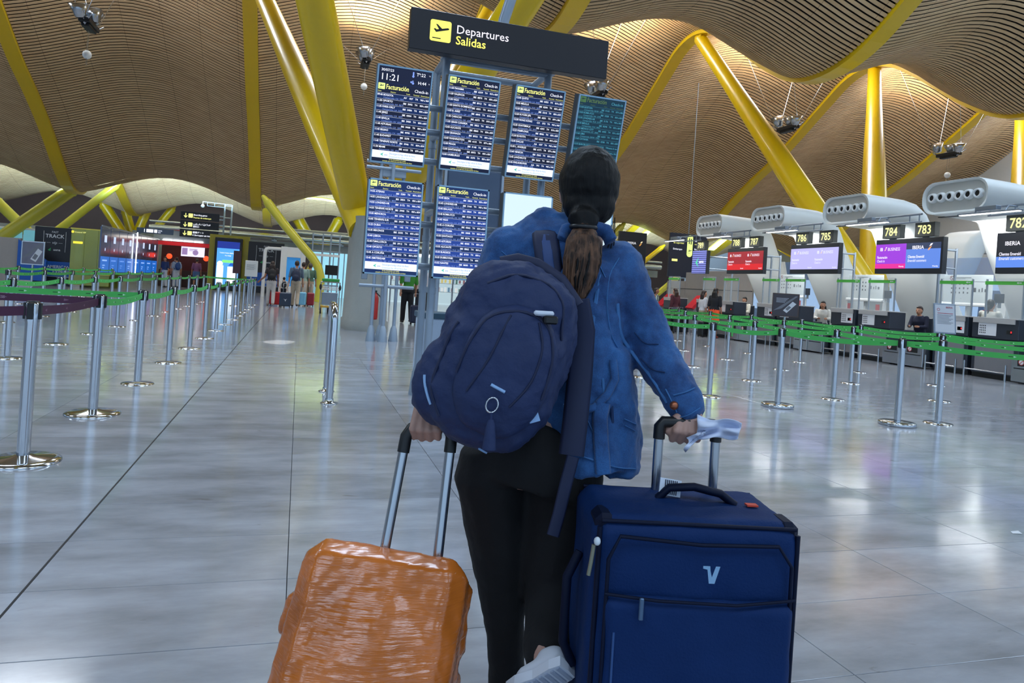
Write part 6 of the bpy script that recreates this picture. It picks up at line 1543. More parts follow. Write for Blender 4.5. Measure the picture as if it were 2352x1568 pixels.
    seam([(1544, 908), (1575, 900), (1596, 890)], .004); seam([(1548, 960), (1580, 955), (1610, 935)], .004); seam([(1528, 890), (1546, 925), (1556, 948)], .003)
    seam([(1430, 960), (1462, 975)], .004); seam([(1432, 975), (1460, 990)], .003)
    for pts in ([(1470, 820), (1500, 850), (1530, 855)], [(1455, 760), (1480, 790), (1515, 790)], [(1402, 880), (1408, 980)], [(1330, 720), (1325, 800)]): seam(pts, .003, M_SEAMD, .0)  # dark strips paint the shade of folds, not stitched seams
    bp_ = on(1548, 931, .004); q = MB(); q.ball(bp_, .012, 12); q.build('button', mat('copper_button', '#a8664a', .35, metal=.8), jk)
    # tie belt of the jacket
    def strip(pts, w, m, name, par, th=.3, lift=.008):
        q = MB(); q.path([on(x, y, lift) for x, y in dense(pts, 3)], w, 8, ell=(1.0, th), up=RT); return q.build(name, m, par)
    strip([(1408, 826), (1413, 870), (1396, 905), (1366, 935), (1330, 944), (1292, 936)], .011, M_DENIM, 'tie_belt', jk, .5)
    strip([(1385, 925), (1378, 960), (1380, 1010), (1384, 1060), (1386, 1088)], .021, M_DENIM, 'tie_belt', jk, .28, .012)
    strip([(1330, 856), (1318, 880), (1300, 868), (1305, 835)], .006, M_SEAMD, 'belt_loop', jk)
    # ---- trousers
    d = MB(); d.path([A(1262, 985, 2.09), pel, A(1222, 1105, 2.07)], 1.0, 18, ell=[(.16, .125), (.195, .145), (.205, .15)], up=RT)
    for pts, rr in (([hL + RT * -.012, A(1145, 1200, 2.08), kL, A(1160, 1450, 2.11), A(1164, 1585, 2.12)], [.115, .098, .074, .058, .055]), ([hR, A(1285, 1200, 2.07), kR, A(1268, 1430, 1.98), A(1258, 1500, 1.90)], [.118, .112, .094, .076, .070])):
        for i in range(4): d.cap(pts[i], rr[i], pts[i + 1], rr[i + 1], 14)
    remesh_build(d, 'trousers', M_TROU, .009, t, 4, disp=[('a', .014, .10)])
    # ---- hair
    e = MB(); e.ball(head + UP * .012 - FW * .012, (.091, .104, .112), 22, R=Rm); e.ball(head - UP * .055 - FW * .045, (.078, .062, .066), 16, R=Rm); e.cap(A(1340, 505, 2.03), .046, A(1340, 530, 2.01), .028, 14)
    hr = remesh_build(e, 'hair', M_WHAIR, .0055, t, 4, disp=[('a', .006, .03)])
    f = MB(); pt = [A(1340, 520, 2.005), A(1342, 555, 1.985), A(1338, 600, 1.965), A(1330, 640, 1.955), A(1326, 672, 1.95), A(1326, 700, 1.945)]
    f.path(pt, 1.0, 16, ell=[(.026, .024), (.050, .036), (.054, .034), (.046, .028), (.032, .020), (.010, .008)], up=RT)
    tl = remesh_build(f, 'ponytail', M_WTAIL, .0045, t, 2, disp=[('a', .008, .02)])
    for i in range(26):
        o = random.uniform(-1, 1); dp = random.uniform(-.012, .004); r = random.uniform(.0022, .0042); L = random.randint(4, 6)
        q = [pt[s] + RT * (o * (.024, .047, .051, .044, .030, .012)[s] + random.uniform(-.002, .002)) - FW * ((.024, .034, .033, .027, .020, .010)[s] * math.sqrt(max(0, 1 - o * o)) + dp * .3) for s in range(L)]
        g = MB(); g.path(q, [r] * (L - 1) + [r * .3], 5); g.build('hair_strand', M_WTAIL if i % 3 else M_WHAIR, tl)
    for i in range(3):
        q = MB(); q.path([A(1352 + 60 - 4 * i, 500 + 8 * i, 2.08), A(1412 - 3 * i, 540, 2.06), A(1408 - 6 * i, 585 - 8 * i, 2.05)], .0016, 5); q.build('hair_strand', M_WHAIR, hr)
    q = MB(); q.path([A(1340, 522, 2.005) + Vector((RT * (.034 * math.cos(a)) + FW * (.032 * math.sin(a)))) for a in [2 * math.pi * i / 16 for i in range(16)]], .007, 8, closed=True); q.build('hair_tie', M_BLACKP, hr)
    # ---- shoes: right one lifted with the sole to the camera
    so = MB(); c0 = A(1282, 1540, 1.77); ax = (-UP * .62 - RT * .70 + FW * .35).normalized(); nr = (-FW * .90 - UP * .42); nr = (nr - ax * nr.dot(ax)).normalized(); sd = ax.cross(nr).normalized()
    outl = [(-.125, -.035), (-.13, 0), (-.125, .035), (-.08, .042), (0, .036), (.07, .05), (.12, .042), (.14, 0), (.12, -.04), (.07, -.048), (0, -.036), (-.08, -.042)]; outl = [(a_ * .72, b_ * .8) for a_, b_ in outl]
    T = Matrix(((ax.x, sd.x, nr.x, c0.x + ax.x * .06), (ax.y, sd.y, nr.y, c0.y + ax.y * .06), (ax.z, sd.z, nr.z, c0.z + ax.z * .06), (0, 0, 0, 1)))
    so.prism(outl, -.012, .014, 0, T)
    for i in range(9): so.box((-.08 + i * .019, 0, .016), (.009, .052, .006), 1, T)
    sh = so.build('shoe_sole', [mat('shoe_white', '#cfd6e2', .6, var=.05), mat('shoe_grey', '#9aa6bb', .6)], t)
    u = MB(); u.cap(T @ Vector((-.055, 0, -.03)), .028, T @ Vector((.05, 0, -.025)), .028, 12); u.cap(T @ Vector((-.05, 0, -.045)), .026, T @ Vector((-.02, 0, -.05)), .026, 12); remesh_build(u, 'shoe', mat('shoe_white'), .007, t, 3)
    u = MB(); g = Vector((aL.x, aL.y, 0)); u.cap(g + UP * .05 - FW * .03, .046, g + UP * .04 + FW * .16, .038, 12); remesh_build(u, 'shoe', mat('shoe_white'), .007, t, 3)
    return jk
JACKET = woman()
ON_JACKET = Surf(JACKET)

def backpack():
    c = A(1154, 820, 1.84); t = thing('backpack', 'large navy hiking backpack slung askew on the woman\'s back', 'backpack', (c.x, c.y, c.z - .26))
    ang = math.radians(20); yv = (_u2 * math.cos(ang) + _r2 * math.sin(ang)).normalized(); xv = (_r2 * math.cos(ang) - _u2 * math.sin(ang)).normalized(); nv = xv.cross(yv).normalized()   # nv towards camera
    def L(x, y, z): return c + xv * x + yv * y + nv * z
    b = MB()
    def sup(cx, cy, cz, rx, ry, rz, e=.6, n=24):
        vs = []; m = 14; sg = lambda v, p: math.copysign(abs(v)**p, v)
        for i in range(m + 1):
            th = -math.pi / 2 + math.pi * i / m
            for k in range(n):
                ph = 2 * math.pi * k / n
                vs.append(L(cx + rx * sg(math.cos(th), e) * sg(math.cos(ph), e), cy + ry * sg(math.sin(th), e + .1), cz + rz * sg(math.cos(th), e) * sg(math.sin(ph), e)))
        b.add(vs, [(i * n + k, i * n + (k + 1) % n, (i + 1) * n + (k + 1) % n, (i + 1) * n + k) for i in range(m) for k in range(n)], 0, True)
    sup(0, .0, -.03, .177, .25, .11, .74); sup(.0, -.04, .03, .163, .20, .095, .78); sup(-.01, .12, .0, .150, .125, .10, .8); sup(-.095, -.10, -.01, .105, .125, .085, .8)
    bag = remesh_build(b, 'bag', M_PACK, .008, t, 5, disp=[('a', .022, .09), ('b', .012, .035)])
    b2 = MB(); b = b2; sup(.015, -.02, .10, .118, .165, .050, .8); pk = remesh_build(b2, 'front_pocket', M_PACK, .007, bag, 4, disp=[('a', .012, .06)])
    onb = Surf(bag, pk)
    def snap(p_):
        h, n_, i_, d_ = onb.t.find_nearest(p_); return h + n_ * .001
    def arc(pts, r, m, name, par=bag, n=6):
        V = [Vector(p) for p in pts]; D_ = []
        for a_, b_ in zip(V[:-1], V[1:]): D_ += [a_.lerp(b_, k / 4) for k in range(4)]
        W_ = [snap(L(*p)) for p in D_ + [V[-1]]]; W_ = [(W_[max(i - 1, 0)] + W_[i] + W_[min(i + 1, len(W_) - 1)]) / 3 for i in range(len(W_))]
        q = MB(); q.path(W_, r, n); return q.build(name, m, par)
    zp = lambda x, y, z: (x, y, z)
    arc([(-.105, -.07, .128), (-.10, .03, .138), (-.07, .11, .135), (.02, .145, .135), (.09, .12, .13), (.118, .04, .13), (.12, -.06, .125)], .0038, M_PACKD, 'zipper')
    arc([(-.10, .16, .075), (-.04, .215, .07), (.05, .225, .07), (.11, .18, .075), (.14, .10, .085)], .0035, M_PACKD, 'zipper')
    arc([(.05, .13, .143), (.085, .07, .148), (.085, -.02, .15), (.05, -.10, .148)], .003, M_PACKD, 'piping'); arc([(-.02, .13, .143), (-.03, .0, .152), (-.06, -.10, .148)], .003, M_PACKD, 'piping')
    arc([(-.13, .06, .085), (-.15, -.02, .08), (-.14, -.12, .078), (-.09, -.18, .08)], .004, M_PACKD, 'side_seam')
    q = MB(); q.box((0, 0, 0), (.05, .014, .012), 0, Matrix.Translation(L(.055, .145, .13)), bev=.004); q.build('zip_pull', mat('pull_white', '#cfd8e6', .4), bag)
    q = MB(); q.box((0, 0, 0), (.035, .02, .02), 0, Matrix.Translation(L(.075, .135, .128)), bev=.004); q.build('zip_pull', M_BLACKP, bag)
    # strip tag and reflective piping
    def quadbox(name, x, y, z, w, h, a, m):
        q = MB(); ca, sa = math.cos(a), math.sin(a)
        pts = [(-w / 2, -h / 2), (w / 2, -h / 2), (w / 2, h / 2), (-w / 2, h / 2)]; vs = [L(x + ca * u - sa * v, y + sa * u + ca * v, z + dz) for dz in (0, .006) for u, v in pts]
        q.add(vs, [(3, 2, 1, 0), (4, 5, 6, 7), (0, 1, 5, 4), (1, 2, 6, 5), (2, 3, 7, 6), (3, 0, 4, 7)]); return q.build(name, m, bag)
    quadbox('reflective_tag', .108, -.085, .105, .026, .062, .62, mat('tag_pale', '#8fb4e0', .5))
    arc([(-.165, -.10, .05), (-.150, -.135, .065), (-.125, -.165, .07)], .004, mat('tag_pale'), 'reflective_piping')
    arc([(-.01, -.055, .155), (.035, -.062, .156)], .004, mat('tag_pale'), 'reflective_piping'); arc([(.02, -.235, .08), (.05, -.245, .06)], .003, mat('tag_pale'), 'reflective_piping')
    # key ring with tassel
    kc = L(.012, -.098, .165)
    q = MB(); q.path([kc + xv * (.014 * math.cos(a)) + yv * (.018 * math.sin(a)) for a in [2 * math.pi * i / 18 for i in range(18)]], .0022, 6, closed=True); kr = q.build('key_ring', M_CHROME, bag)
    q = MB(); dn = -UP; q.path([kc + dn * .018, kc + dn * .034], .004, 6); q.path([kc + dn * .034, kc + dn * .044, kc + dn * .075, kc + dn * .105], [.006, .010, .014, .017], 8, ell=(1, .6), up=RT); q.build('tassel', M_PACK, bag)
    # straps
    def strap(pts, w, m, name='strap', th=.25): q = MB(); q.path([A(*p) for p in pts], w, 8, ell=(1, th), up=RT); return q.build(name, m, t)
    def sstrap(pts, w, m, name, lift, tail=()):
        q = MB(); q.path([ON_JACKET(x, y, lift) for x, y in pts] + [A(*a) for a in tail], w, 8, ell=(1, .22), up=RT); return q.build(name, m, t)
    sstrap([(1268, 650), (1264, 625), (1260, 600), (1257, 575), (1254, 555), (1252, 540)], .037, M_PACKD, 'strap', .008, [(1252, 522, 2.07), (1253, 520, 2.13), (1262, 560, 2.22)])
    sstrap([(1268, 650), (1264, 625), (1260, 600), (1257, 575), (1254, 555), (1252, 540)], .016, mat('strap_line', '#2a4478', .6), 'strap_webbing', .014, [(1252, 519, 2.07)])
    strap([(1325, 690, 1.90), (1338, 760, 1.92), (1332, 860, 1.92), (1322, 960, 1.90), (1312, 1045, 1.89)], .034, M_PACKD)
    strap([(1316, 1048, 1.88), (1300, 1110, 1.87), (1284, 1180, 1.865), (1270, 1230, 1.86)], .017, M_PACKD, 'strap_end', .15)
    strap([(1150, 600, 1.90), (1190, 592, 1.905), (1235, 604, 1.90), (1290, 640, 1.885), (1330, 700, 1.87)], .014, M_PACKD, 'grab_loop', .5)
    strap([(968, 870, 1.86), (962, 900, 1.90), (960, 918, 1.95)], .014, M_PACKD, 'hip_belt', .4)
backpack()

def tissue():
    o = MB(); base = A(1618, 975, 1.885); n, m = 16, 12; vs = []
    for i in range(n + 1):
        for j in range(m + 1):
            u, v = i / n, j / m
            px = 1602 + 102 * u - 10 * u * v; py = 952 + 22 * u + (52 - 24 * u * u) * v + 5 * math.sin(6 * u + 2 * v)
            vs.append(A(px, py, 1.872 + .016 * math.sin(7 * u + 9 * v) + .012 * math.cos(11 * v - 4 * u)))
    fs = [(i * (m + 1) + j, i * (m + 1) + j + 1, (i + 1) * (m + 1) + j + 1, (i + 1) * (m + 1) + j) for i in range(n) for j in range(m)]
    o.add(vs, fs, 0, True); vs = []
    for i in range(9):
        for j in range(7):
            u, v = i / 8, j / 6; vs.append(A(1622 - 46 * u + 6 * math.sin(6 * v), 985 + 44 * u * (.45 + .55 * v) + 8 * v, 1.87 + .018 * math.sin(8 * u + 5 * v)))
    o.add(vs, [(i * 7 + j, i * 7 + j + 1, (i + 1) * 7 + j + 1, (i + 1) * 7 + j) for i in range(8) for j in range(6)], 0, True)
    t = o.build('paper_tissue', mat('tissue', '#d3dcf2', .8, var=.04)); tag(t, 'crumpled white paper tissue held in the woman\'s right hand', 'tissue')
    md = t.modifiers.new('t', 'SOLIDIFY'); md.thickness = .002
tissue()

def frame_T(o, x, y, z): return Matrix(((x.x, y.x, z.x, o.x), (x.y, y.y, z.y, o.y), (x.z, y.z, z.z, o.z), (0, 0, 0, 1)))
def blue_case():
    ft = A(1612, 1200, 1.65); W, Dp, Z1 = .500, .31, .75
    a = math.radians(-3.0); xd = (RT * math.cos(a) + FW * math.sin(-a)).normalized(); yd = UP.cross(xd).normalized()      # yd away from the camera
    o = Vector((ft.x, ft.y, 0)) + yd * (Dp / 2)
    t = thing('suitcase', 'large navy blue fabric suitcase with V emblem at the woman\'s right', 'suitcase', tuple(o)); T = frame_T(o, xd, yd, UP)
    def lb(x, y, z): return T @ Vector((x, y, z))
    b = MB(); b.box((0, 0, .415), (W, Dp, .67), 0, T, bev=.03)
    b.ball(lb(0, -Dp / 2 + .03, .36), (.22, .05, .30), 16, R=T.to_3x3())
    body = remesh_build(b, 'body', M_CASEB, .011, t, 3, disp=[('a', .010, .12)])
    q = MB(); q.box((0, -Dp / 2 - .010, .33), (W - .05, .045, .50), 0, T, bev=.02); fp = remesh_build(q, 'front_pocket', M_CASEB, .009, t, 3, disp=[('a', .018, .16)])
    def tube(pts, r, m, name, par=t, n=6, ell=None): g = MB(); g.path([lb(*p) for p in pts], r, n, ell=ell); return g.build(name, m, par)
    hw, f = W / 2, -Dp / 2
    # zipped flap outline, trims, folds
    tube([(-hw + .035, f - .018, .10), (-hw + .035, f - .016, .66), (-hw + .06, f - .013, .712), (0, f - .012, .700), (hw - .07, f - .013, .705), (hw - .038, f - .016, .66), (hw - .035, f - .018, .10)], .0045, M_CASED, 'zipper')
    tube([(-hw + .03, f - .026, .585), (-.1, f - .036, .578), (.08, f - .036, .575), (hw - .03, f - .026, .588)], .004, M_CASED, 'pocket_seam')
    for x in (-hw + .055, hw - .055): tube([(x, f - .026, .08), (x, f - .032, .30), (x, f - .028, .50)], .003, mat('case_piping', '#2a4f86', .5), 'piping')
    for x in (-hw + .016, hw - .016):
        tube([(x, f + .010, .09), (x, f + .010, .725)], .006, M_CASED, 'edge_trim'); tube([(x, -f - .012, .09), (x, -f - .012, .725)], .006, M_CASED, 'edge_trim')
    tube([(-hw + .02, f + .012, .738), (hw - .02, f + .012, .738)], .005, M_CASED, 'edge_trim'); tube([(-hw + .02, -f - .014, .738), (hw - .02, -f - .014, .738)], .005, M_CASED, 'edge_trim')
    g = MB(); g.box((hw - .032, f + .06, .728), (.05, .09, .045), 0, T, bev=.015); g.build('corner_guard', M_CASED, t); g = MB(); g.box((-hw + .032, f + .06, .728), (.05, .09, .045), 0, T, bev=.015); g.build('corner_guard', M_CASED, t)
    tube([(-.055, .03, .748), (-.03, .02, .778), (.03, .01, .786), (.10, .01, .772), (.135, .0, .748)], .015, M_CASED, 'carry_handle', n=10, ell=(.7, 1.2))
    tube([(-hw - .006, -.02, .62), (-hw - .035, -.03, .56), (-hw - .035, -.03, .40), (-hw - .006, -.02, .34)], .012, M_CASED, 'side_handle', n=8)
    for x in (-.042, .112):
        g = MB(); top = .925; g.path([lb(x, .105, .74), lb(x, .105, top - .02)], .0125, 12); g.build('handle_rail', M_STEEL, t)
    g = MB(); g.path([lb(-.042, .105, .885), lb(-.042, .105, .918), lb(-.034, .105, .930), lb(.02, .105, .932), lb(.104, .105, .930), lb(.112, .105, .918), lb(.112, .105, .885)], .0155, 12); g.build('grip', M_BLACKP, t)
    P = Panel(lb(-.5 * W, f - .040, 0), xd, UP, -yd)
    g = MB(); P.poly(g, [(.242, .668), (.258, .668), (.259, .658), (.263, .643), (.271, .668), (.281, .668), (.270, .629), (.257, .629), (.252, .660), (.242, .662)][::-1], .012); g.build('emblem', mat('emblem_silver', '#8fb8dc', .35, metal=.4), t)
    g = MB(); g.box((-.14, f - .045, .562), (.010, .008, .05), 0, T, bev=.002); g.build('zip_pull', mat('pull_steel', '#56708f', .4, metal=.5), t)
    g = MB(); g.path([lb(-hw + .0, f - .012, .69), lb(-hw - .004, f - .012, .65), lb(-hw - .008, f - .012, .62)], .005, 8); g.build('zip_pull', mat('pull_brass', '#8a8c7a', .4, metal=.6), t)
    g = MB(); g.ball(lb(-hw + .006, f - .018, .700), (.008, .008, .010), 10); g.build('zip_pull', mat('pull_bright', '#d8e2ea', .4), t)
    g = MB(); g.box((.17, -.02, .756), (.028, .02, .004), 0, T); g.build('red_label', mat('label_red', '#c8402a', .5), t)
    g = MB(); P2 = T @ Matrix.Translation((-.025, .03, .776)) @ Matrix.Rotation(.12, 4, 'Y') @ Matrix.Rotation(-.25, 4, 'X'); g.box((0, 0, 0), (.056, .004, .042), 0, P2); tg = g.build('luggage_tag', mat('tag_white', '#d4dcea', .6), t)
    g = MB()
    for i in range(7): g.box((-.014 + i * .005, -.003, 0), (.0022, .002, .036), 0, P2)
    g.build('print', mat('tag_ink', '#2a3048', .6), tg)
    for sx in (-1, 1):
        for sy in (-1, 1):
            g = MB(); g.lathe([(.0, -.012), (.026, -.012), (.03, 0), (.026, .012), (.0, .012)], 14, 0, T @ Matrix.Translation((sx * (hw - .05), sy * (Dp / 2 - .05), .031)) @ Matrix.Rotation(math.pi / 2, 4, 'Y')); g.build('wheel', M_BLACKP, t)
            g = MB(); g.box((sx * (hw - .05), sy * (Dp / 2 - .05), .072), (.05, .06, .03), 0, T, bev=.008); g.build('wheel_mount', M_BLACKP, t)
blue_case()

def film_material():
    m = bpy.data.materials.new('orange_wrap_film'); m.use_nodes = True; nt = m.node_tree; N = nt.nodes.new; L = nt.links.new; b = nt.nodes['Principled BSDF']
    tc = N('ShaderNodeTexCoord'); mp = N('ShaderNodeMapping'); mp.inputs['Scale'].default_value = (7, 7, 95); mp.inputs['Rotation'].default_value = (.5, .12, 0); L(tc.outputs['Object'], mp.inputs['Vector'])
    n = N('ShaderNodeTexNoise'); n.inputs['Scale'].default_value = 1; n.inputs['Detail'].default_value = 4; L(mp.outputs[0], n.inputs['Vector'])
    n2 = N('ShaderNodeTexNoise'); n2.inputs['Scale'].default_value = 6; n2.inputs['Detail'].default_value = 3; L(tc.outputs['Object'], n2.inputs['Vector'])
    cr = N('ShaderNodeValToRGB'); cr.color_ramp.elements[0].color = lin('#a8560f'); cr.color_ramp.elements[1].color = lin('#d4732a'); cr.color_ramp.elements[0].position = .3; cr.color_ramp.elements[1].position = .7; L(n2.outputs['Fac'], cr.inputs[0]); L(cr.outputs[0], b.inputs['Base Color'])
    b.inputs['Roughness'].default_value = .26; b.inputs['Coat Weight'].default_value = .5; b.inputs['Coat Roughness'].default_value = .15
    ad = N('ShaderNodeMath'); ad.operation = 'ADD'; L(n.outputs['Fac'], ad.inputs[0]); L(n2.outputs['Fac'], ad.inputs[1])
    bp = N('ShaderNodeBump'); bp.inputs['Strength'].default_value = .7; bp.inputs['Distance'].default_value = .004; L(ad.outputs[0], bp.inputs['Height']); L(bp.outputs[0], b.inputs['Normal']); L(bp.outputs[0], b.inputs['Coat Normal'])
    return m
def orange_case():
    P0 = A(893, 1246, 1.80); dn = (-FW * .545 - UP * .84 - RT * .095).normalized()
    xd = (RT - dn * RT.dot(dn) + FW * 0).normalized(); nr = xd.cross(-dn).normalized()          # out of the face, to the camera
    if nr.dot(FW) > 0: nr = -nr
    W, Ln, Th = .425, .63, .25
    cen = P0 + dn * (Ln / 2) - nr * (Th / 2)
    bt = P0 + dn * (Ln + .04); g0 = Vector((cen.x, cen.y, 0))
    t = thing('suitcase', 'suitcase wrapped in glossy orange plastic film at the woman\'s left', 'suitcase', tuple(g0)); T = frame_T(cen, xd, nr, -dn)
    film = film_material()
    b = MB(); b.box((0, 0, 0), (W, Th, Ln), 0, T, bev=.045); b.ball(T @ Vector((0, Th / 2 - .03, -.02)), (.19, .055, .28), 16, R=T.to_3x3())
    for yo in (-.09, -.055, -.02):
        zs = [.27 - i * .036 for i in range(16)]
        b.path([T @ Vector((W / 2 - .022 + random.uniform(-.008, .010), yo, z_)) for z_ in zs], [random.uniform(.024, .034) for _ in zs], 8)
    b.cap(T @ Vector((-W / 2, .02, .16)), .03, T @ Vector((-W / 2 - .012, .0, .10)), .022, 8)
    wr = remesh_build(b, 'wrapped_body', film, .009, t, 3, disp=[('a', .008, .12), ('b', .004, .03)])
    # telescopic handle
    L0, L1, R0, R1 = A(888, 1240, 1.865), A(931, 1012, 1.905), A(1009, 1250, 1.865), A(1036, 1012, 1.905)
    for a, c in ((L0, L1), (R0, R1)):
        d = (a - c).normalized(); q = MB(); q.path([a + d * .04, c], .0135, 12); r = q.build('handle_rail', M_STEEL, t)
    top = [L1 - (L1 - L0).normalized() * .0]; ul = (L1 - L0).normalized(); ur = (R1 - R0).normalized()
    pts = [L1 - ul * .03, L1 + ul * .012, L1.lerp(R1, .10) + ul * .034, L1.lerp(R1, .25) + ul * .042, L1.lerp(R1, .5) + ul * .042, L1.lerp(R1, .75) + ur * .042, L1.lerp(R1, .90) + ur * .034, R1 + ur * .012, R1 - ur * .03]
    q = MB(); q.path(pts, .0165, 12); q.build('grip', M_BLACKP, t)
    for sx in (-1, 1):
        c0 = bt - nr * .05 + xd * (sx * .15); c0 = Vector((c0.x, c0.y, .033)); q = MB(); q.lathe([(.0, -.014), (.03, -.014), (.033, 0), (.03, .014), (.0, .014)], 14, 0, frame_T(c0, UP, FW, RT)); q.build('wheel', M_BLACKP, t)
        q = MB(); q.cap(c0 + UP * .02, .018, T @ Vector((sx * .15, .02, -Ln / 2 + .02)), .025, 8); q.build('wheel_mount', M_BLACKP, t)
orange_case()
# ---------------------------------------------------------------- hanging lamp clusters, rails, trolley, bin
def lamp_cluster(x, y, z, label, ring=True, on=True):
    t = thing('lamp_cluster', label, 'lamp', (x, y, z), group='hanging lamp clusters')
    q = MB(); q.box((x, y, z - .18), (1.15, .34, .16), bev=.02); q.box((x, y, z - .30), (.8, .26, .1), bev=.02); q.build('ballast', M_BLACKP, t)
    q = MB()
    for dx in (-.7, .7): q.path([(x + dx, y - .25, z), (x + dx * .6, y, z - .3), (x + dx, y + .25, z)], .02, 6)
    q.path([(x - .75, y, z - .02), (x - .5, y, z - .26), (x + .5, y, z - .26), (x + .75, y, z - .02)], .022, 6); q.build('frame', M_STEEL, t)
    for k, (dx, dy, dz, s) in enumerate(((-.62, .12, .02, 1.0), (0, -.1, .10, 1.0), (.62, .05, .20, 1.05))):
        T = Matrix.Translation((x + dx, y + dy, z + dz)) @ Matrix.Rotation(.18 * (k - 1), 4, 'Y') @ Matrix.Rotation(-.15, 4, 'X')
        q = MB(); q.lathe([(.10 * s, -.20), (.15 * s, -.17), (.19 * s, -.02), (.30 * s, .20), (.285 * s, .20), (.18 * s, -.01), (.1 * s, -.12)], 18, 0, T)
        sh = q.build('reflector', M_STEEL, t)
        if on:
            q = MB(); q.lathe([(.0, -.05), (.15 * s, -.02)], 14, 0, T); q.build('lamp_glass', glow('lamp_warm', '#fff3d6', 6), sh)
    for k, (dx, dy) in enumerate(((-.75, .2), (-.7, -.2), (.75, .2), (.7, -.2))):
        lx, ly = dx * 2.2, dy * 8; tx, ty = x - ly, y + lx      # the whole lamp is turned a quarter turn at the end
        q = MB(); q.path([(x + dx, y + dy * .5, z), (x + lx, y + ly, roof_z(ty) + arch(tx))], .011, 5); q.build('cable', M_STEEL, t)
    if ring:
        q = MB(); q.path([(x - .06, y, z - .34), (x - .06, y, z - 1.5)], .008, 5); q.path([(x + .06, y, z - .34), (x + .06, y, z - 1.5)], .008, 5); q.build('drop_wire', M_STEEL, t)
        q = MB(); q.ball((x, y, z - 1.15), .14, 12); q.build('globe', M_WHITEP, t)
    if on:
        d = bpy.data.lights.new('uplight', 'SPOT'); d.energy = UP_POWER.get(round(x), 900); d.color = (1.0, .86, .64); d.spot_size = math.radians(125); d.spot_blend = .8; d.shadow_soft_size = .25
        o = bpy.data.objects.new('uplight', d); COL.objects.link(o); o.parent = t; o.location = (0, 0, .25); o.rotation_euler = (math.pi, 0, 0)
    t.rotation_euler = (0, 0, math.pi / 2)
UP_POWER = {-7: 250, 2: 700, 11: 1700, 20: 1500, 29: 1300}
lamp_cluster(-7, 26.1, 9.0, 'unlit hanging lamp cluster at the top left of the ceiling', True, False)
lamp_cluster(2, 29.4, 10.1, 'hanging lamp cluster left of the clock screen')
lamp_cluster(11, 26.6, 9.4, 'hanging lamp cluster above the dim teal screen', False)
lamp_cluster(20, 26.6, 9.2, 'hanging lamp cluster between the two right hand columns', False)
lamp_cluster(29, 26.6, 9.1, 'hanging lamp cluster at the upper right')

def bollard_rail():
    t = thing('barrier_hoop', 'polished steel hoop barrier standing left of the flight screens', 'barrier', (.36, 7.65, 0))
    q = MB(); r = .14; pts = [(.36, 7.27, 0), (.36, 7.27, .96 - r)]
    for k in range(1, 6): a = math.pi / 2 * k / 5; pts.append((.36, 7.27 + r * (1 - math.cos(a)), .96 - r + r * math.sin(a)))
    for k in range(0, 6): a = math.pi / 2 * k / 5; pts.append((.36, 8.02 - r + r * math.sin(a), .96 - r + r * math.cos(a)))
    pts.append((.36, 8.02, 0)); q.path(pts, .036, 16); q.build('hoop', M_CHROME, t)
    for y in (7.27, 8.02):
        q = MB(); q.lathe([(.085, 0), (.085, .008), (.045, .012), (.04, .05)], 18, 0, Matrix.Translation((.36, y, 0))); q.build('flange', M_CHROME, t)
bollard_rail()
def bin_():
    t = thing('recycling_bin', 'white bin with dark lid behind the flight screen stand', 'bin', (1.62, 8.6, 0))
    q = MB(); q.box((1.62, 8.6, .42), (.42, .42, .84), bev=.02); q.build('body', mat('bin_white', '#c3d3e6', .4), t)
    q = MB(); q.box((1.62, 8.6, .87), (.46, .46, .07), bev=.01); q.build('lid', mat('bin_lid', '#33566b', .4), t)
bin_()
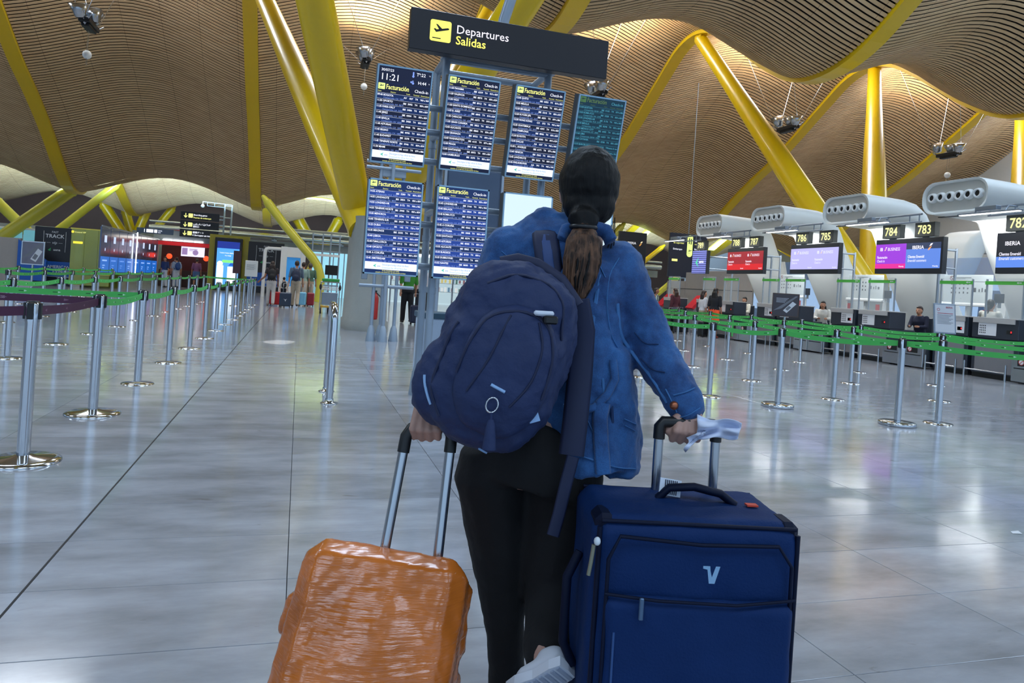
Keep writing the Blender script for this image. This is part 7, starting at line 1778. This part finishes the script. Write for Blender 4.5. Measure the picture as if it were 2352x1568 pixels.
def extinguisher():
    t = thing('fire_extinguisher', 'red fire extinguisher on the concrete pier', 'extinguisher', (1.75, 17.0, .3))
    q = MB(); q.lathe([(.0, .0), (.07, .01), (.075, .05), (.075, .5), (.05, .58), (.02, .62), (.02, .66)], 14, 0, Matrix.Translation((1.74, 16.98, .3))); q.build('cylinder', mat('extinguisher_red', '#b32620', .3), t)
    q = MB(); q.path([(1.74, 16.98, .95), (1.85, 16.95, .85), (1.92, 16.95, .6), (1.86, 16.95, .4)], .014, 8); q.build('hose', M_BLACKP, t)
    q = MB(); q.box((1.74, 16.98, .97), (.05, .1, .04)); q.build('valve', M_BLACKP, t)
extinguisher()
def trolley():
    t = thing('baggage_trolley', 'empty steel baggage trolley with green handle band by the concrete pier', 'trolley', (.98, 24.6, 0))
    x, y = 1.0, 24.4
    q = MB()
    for s in (-1, 1): q.path([(x + .30 * s, y, .12), (x + .30 * s, y - .05, .6), (x + .30 * s, y - .12, 1.05)], .02, 8)
    q.path([(x - .30, y - .12, 1.05), (x + .30, y - .12, 1.05)], .02, 8); q.build('frame', M_STEEL, t)
    q = MB(); q.box((x, y - .15, 1.12), (.56, .05, .10), bev=.02); q.build('handle_band', mat('trolley_green', '#2f9a48', .4), t)
    q = MB(); q.box((x, y + .02, .50), (.52, .03, .42), bev=.02); q.build('back_panel', M_ALU, t)
    q = MB()
    for k in range(6): q.path([(x - .28, y - .05 + .05 * k, .78 + .02 * k), (x + .28, y - .05 + .05 * k, .78 + .02 * k)], .008, 6)
    q.box((x, y, .93), (.5, .06, .05)); q.build('basket', M_STEEL, t)
    q = MB(); q.box((x, y + .35, .22), (.55, .7, .04)); q.build('deck', mat('trolley_ochre', '#b58a22', .5), t)
    for dx, dy in ((-.27, 0), (.27, 0), (0, .75)):
        q = MB(); q.lathe([(.0, -.025), (.10, -.025), (.10, .025), (.0, .025)], 14, 0, Matrix.Translation((x + dx, y + dy, .10)) @ Matrix.Rotation(math.pi / 2, 4, 'Y')); q.build('wheel', M_BLACKP, t)
    for s in (-1, 1): q = MB(); q.ball((x + .31 * s, y - .1, .88), (.045, .07, .1), 8); q.build('bumper', M_BLACKP, t)
trolley()
def litter():
    o = MB(); o.add([(4.15, 3.19, .002), (4.20, 3.17, .006), (4.21, 3.205, .012), (4.17, 3.22, .004)], [(0, 1, 2), (0, 2, 3)]); l = o.build('paper_scrap', M_PAPER); tag(l, 'tiny white paper scrap on the floor at the right', 'litter')
litter()
bpy.data.scenes.remove(WORK)
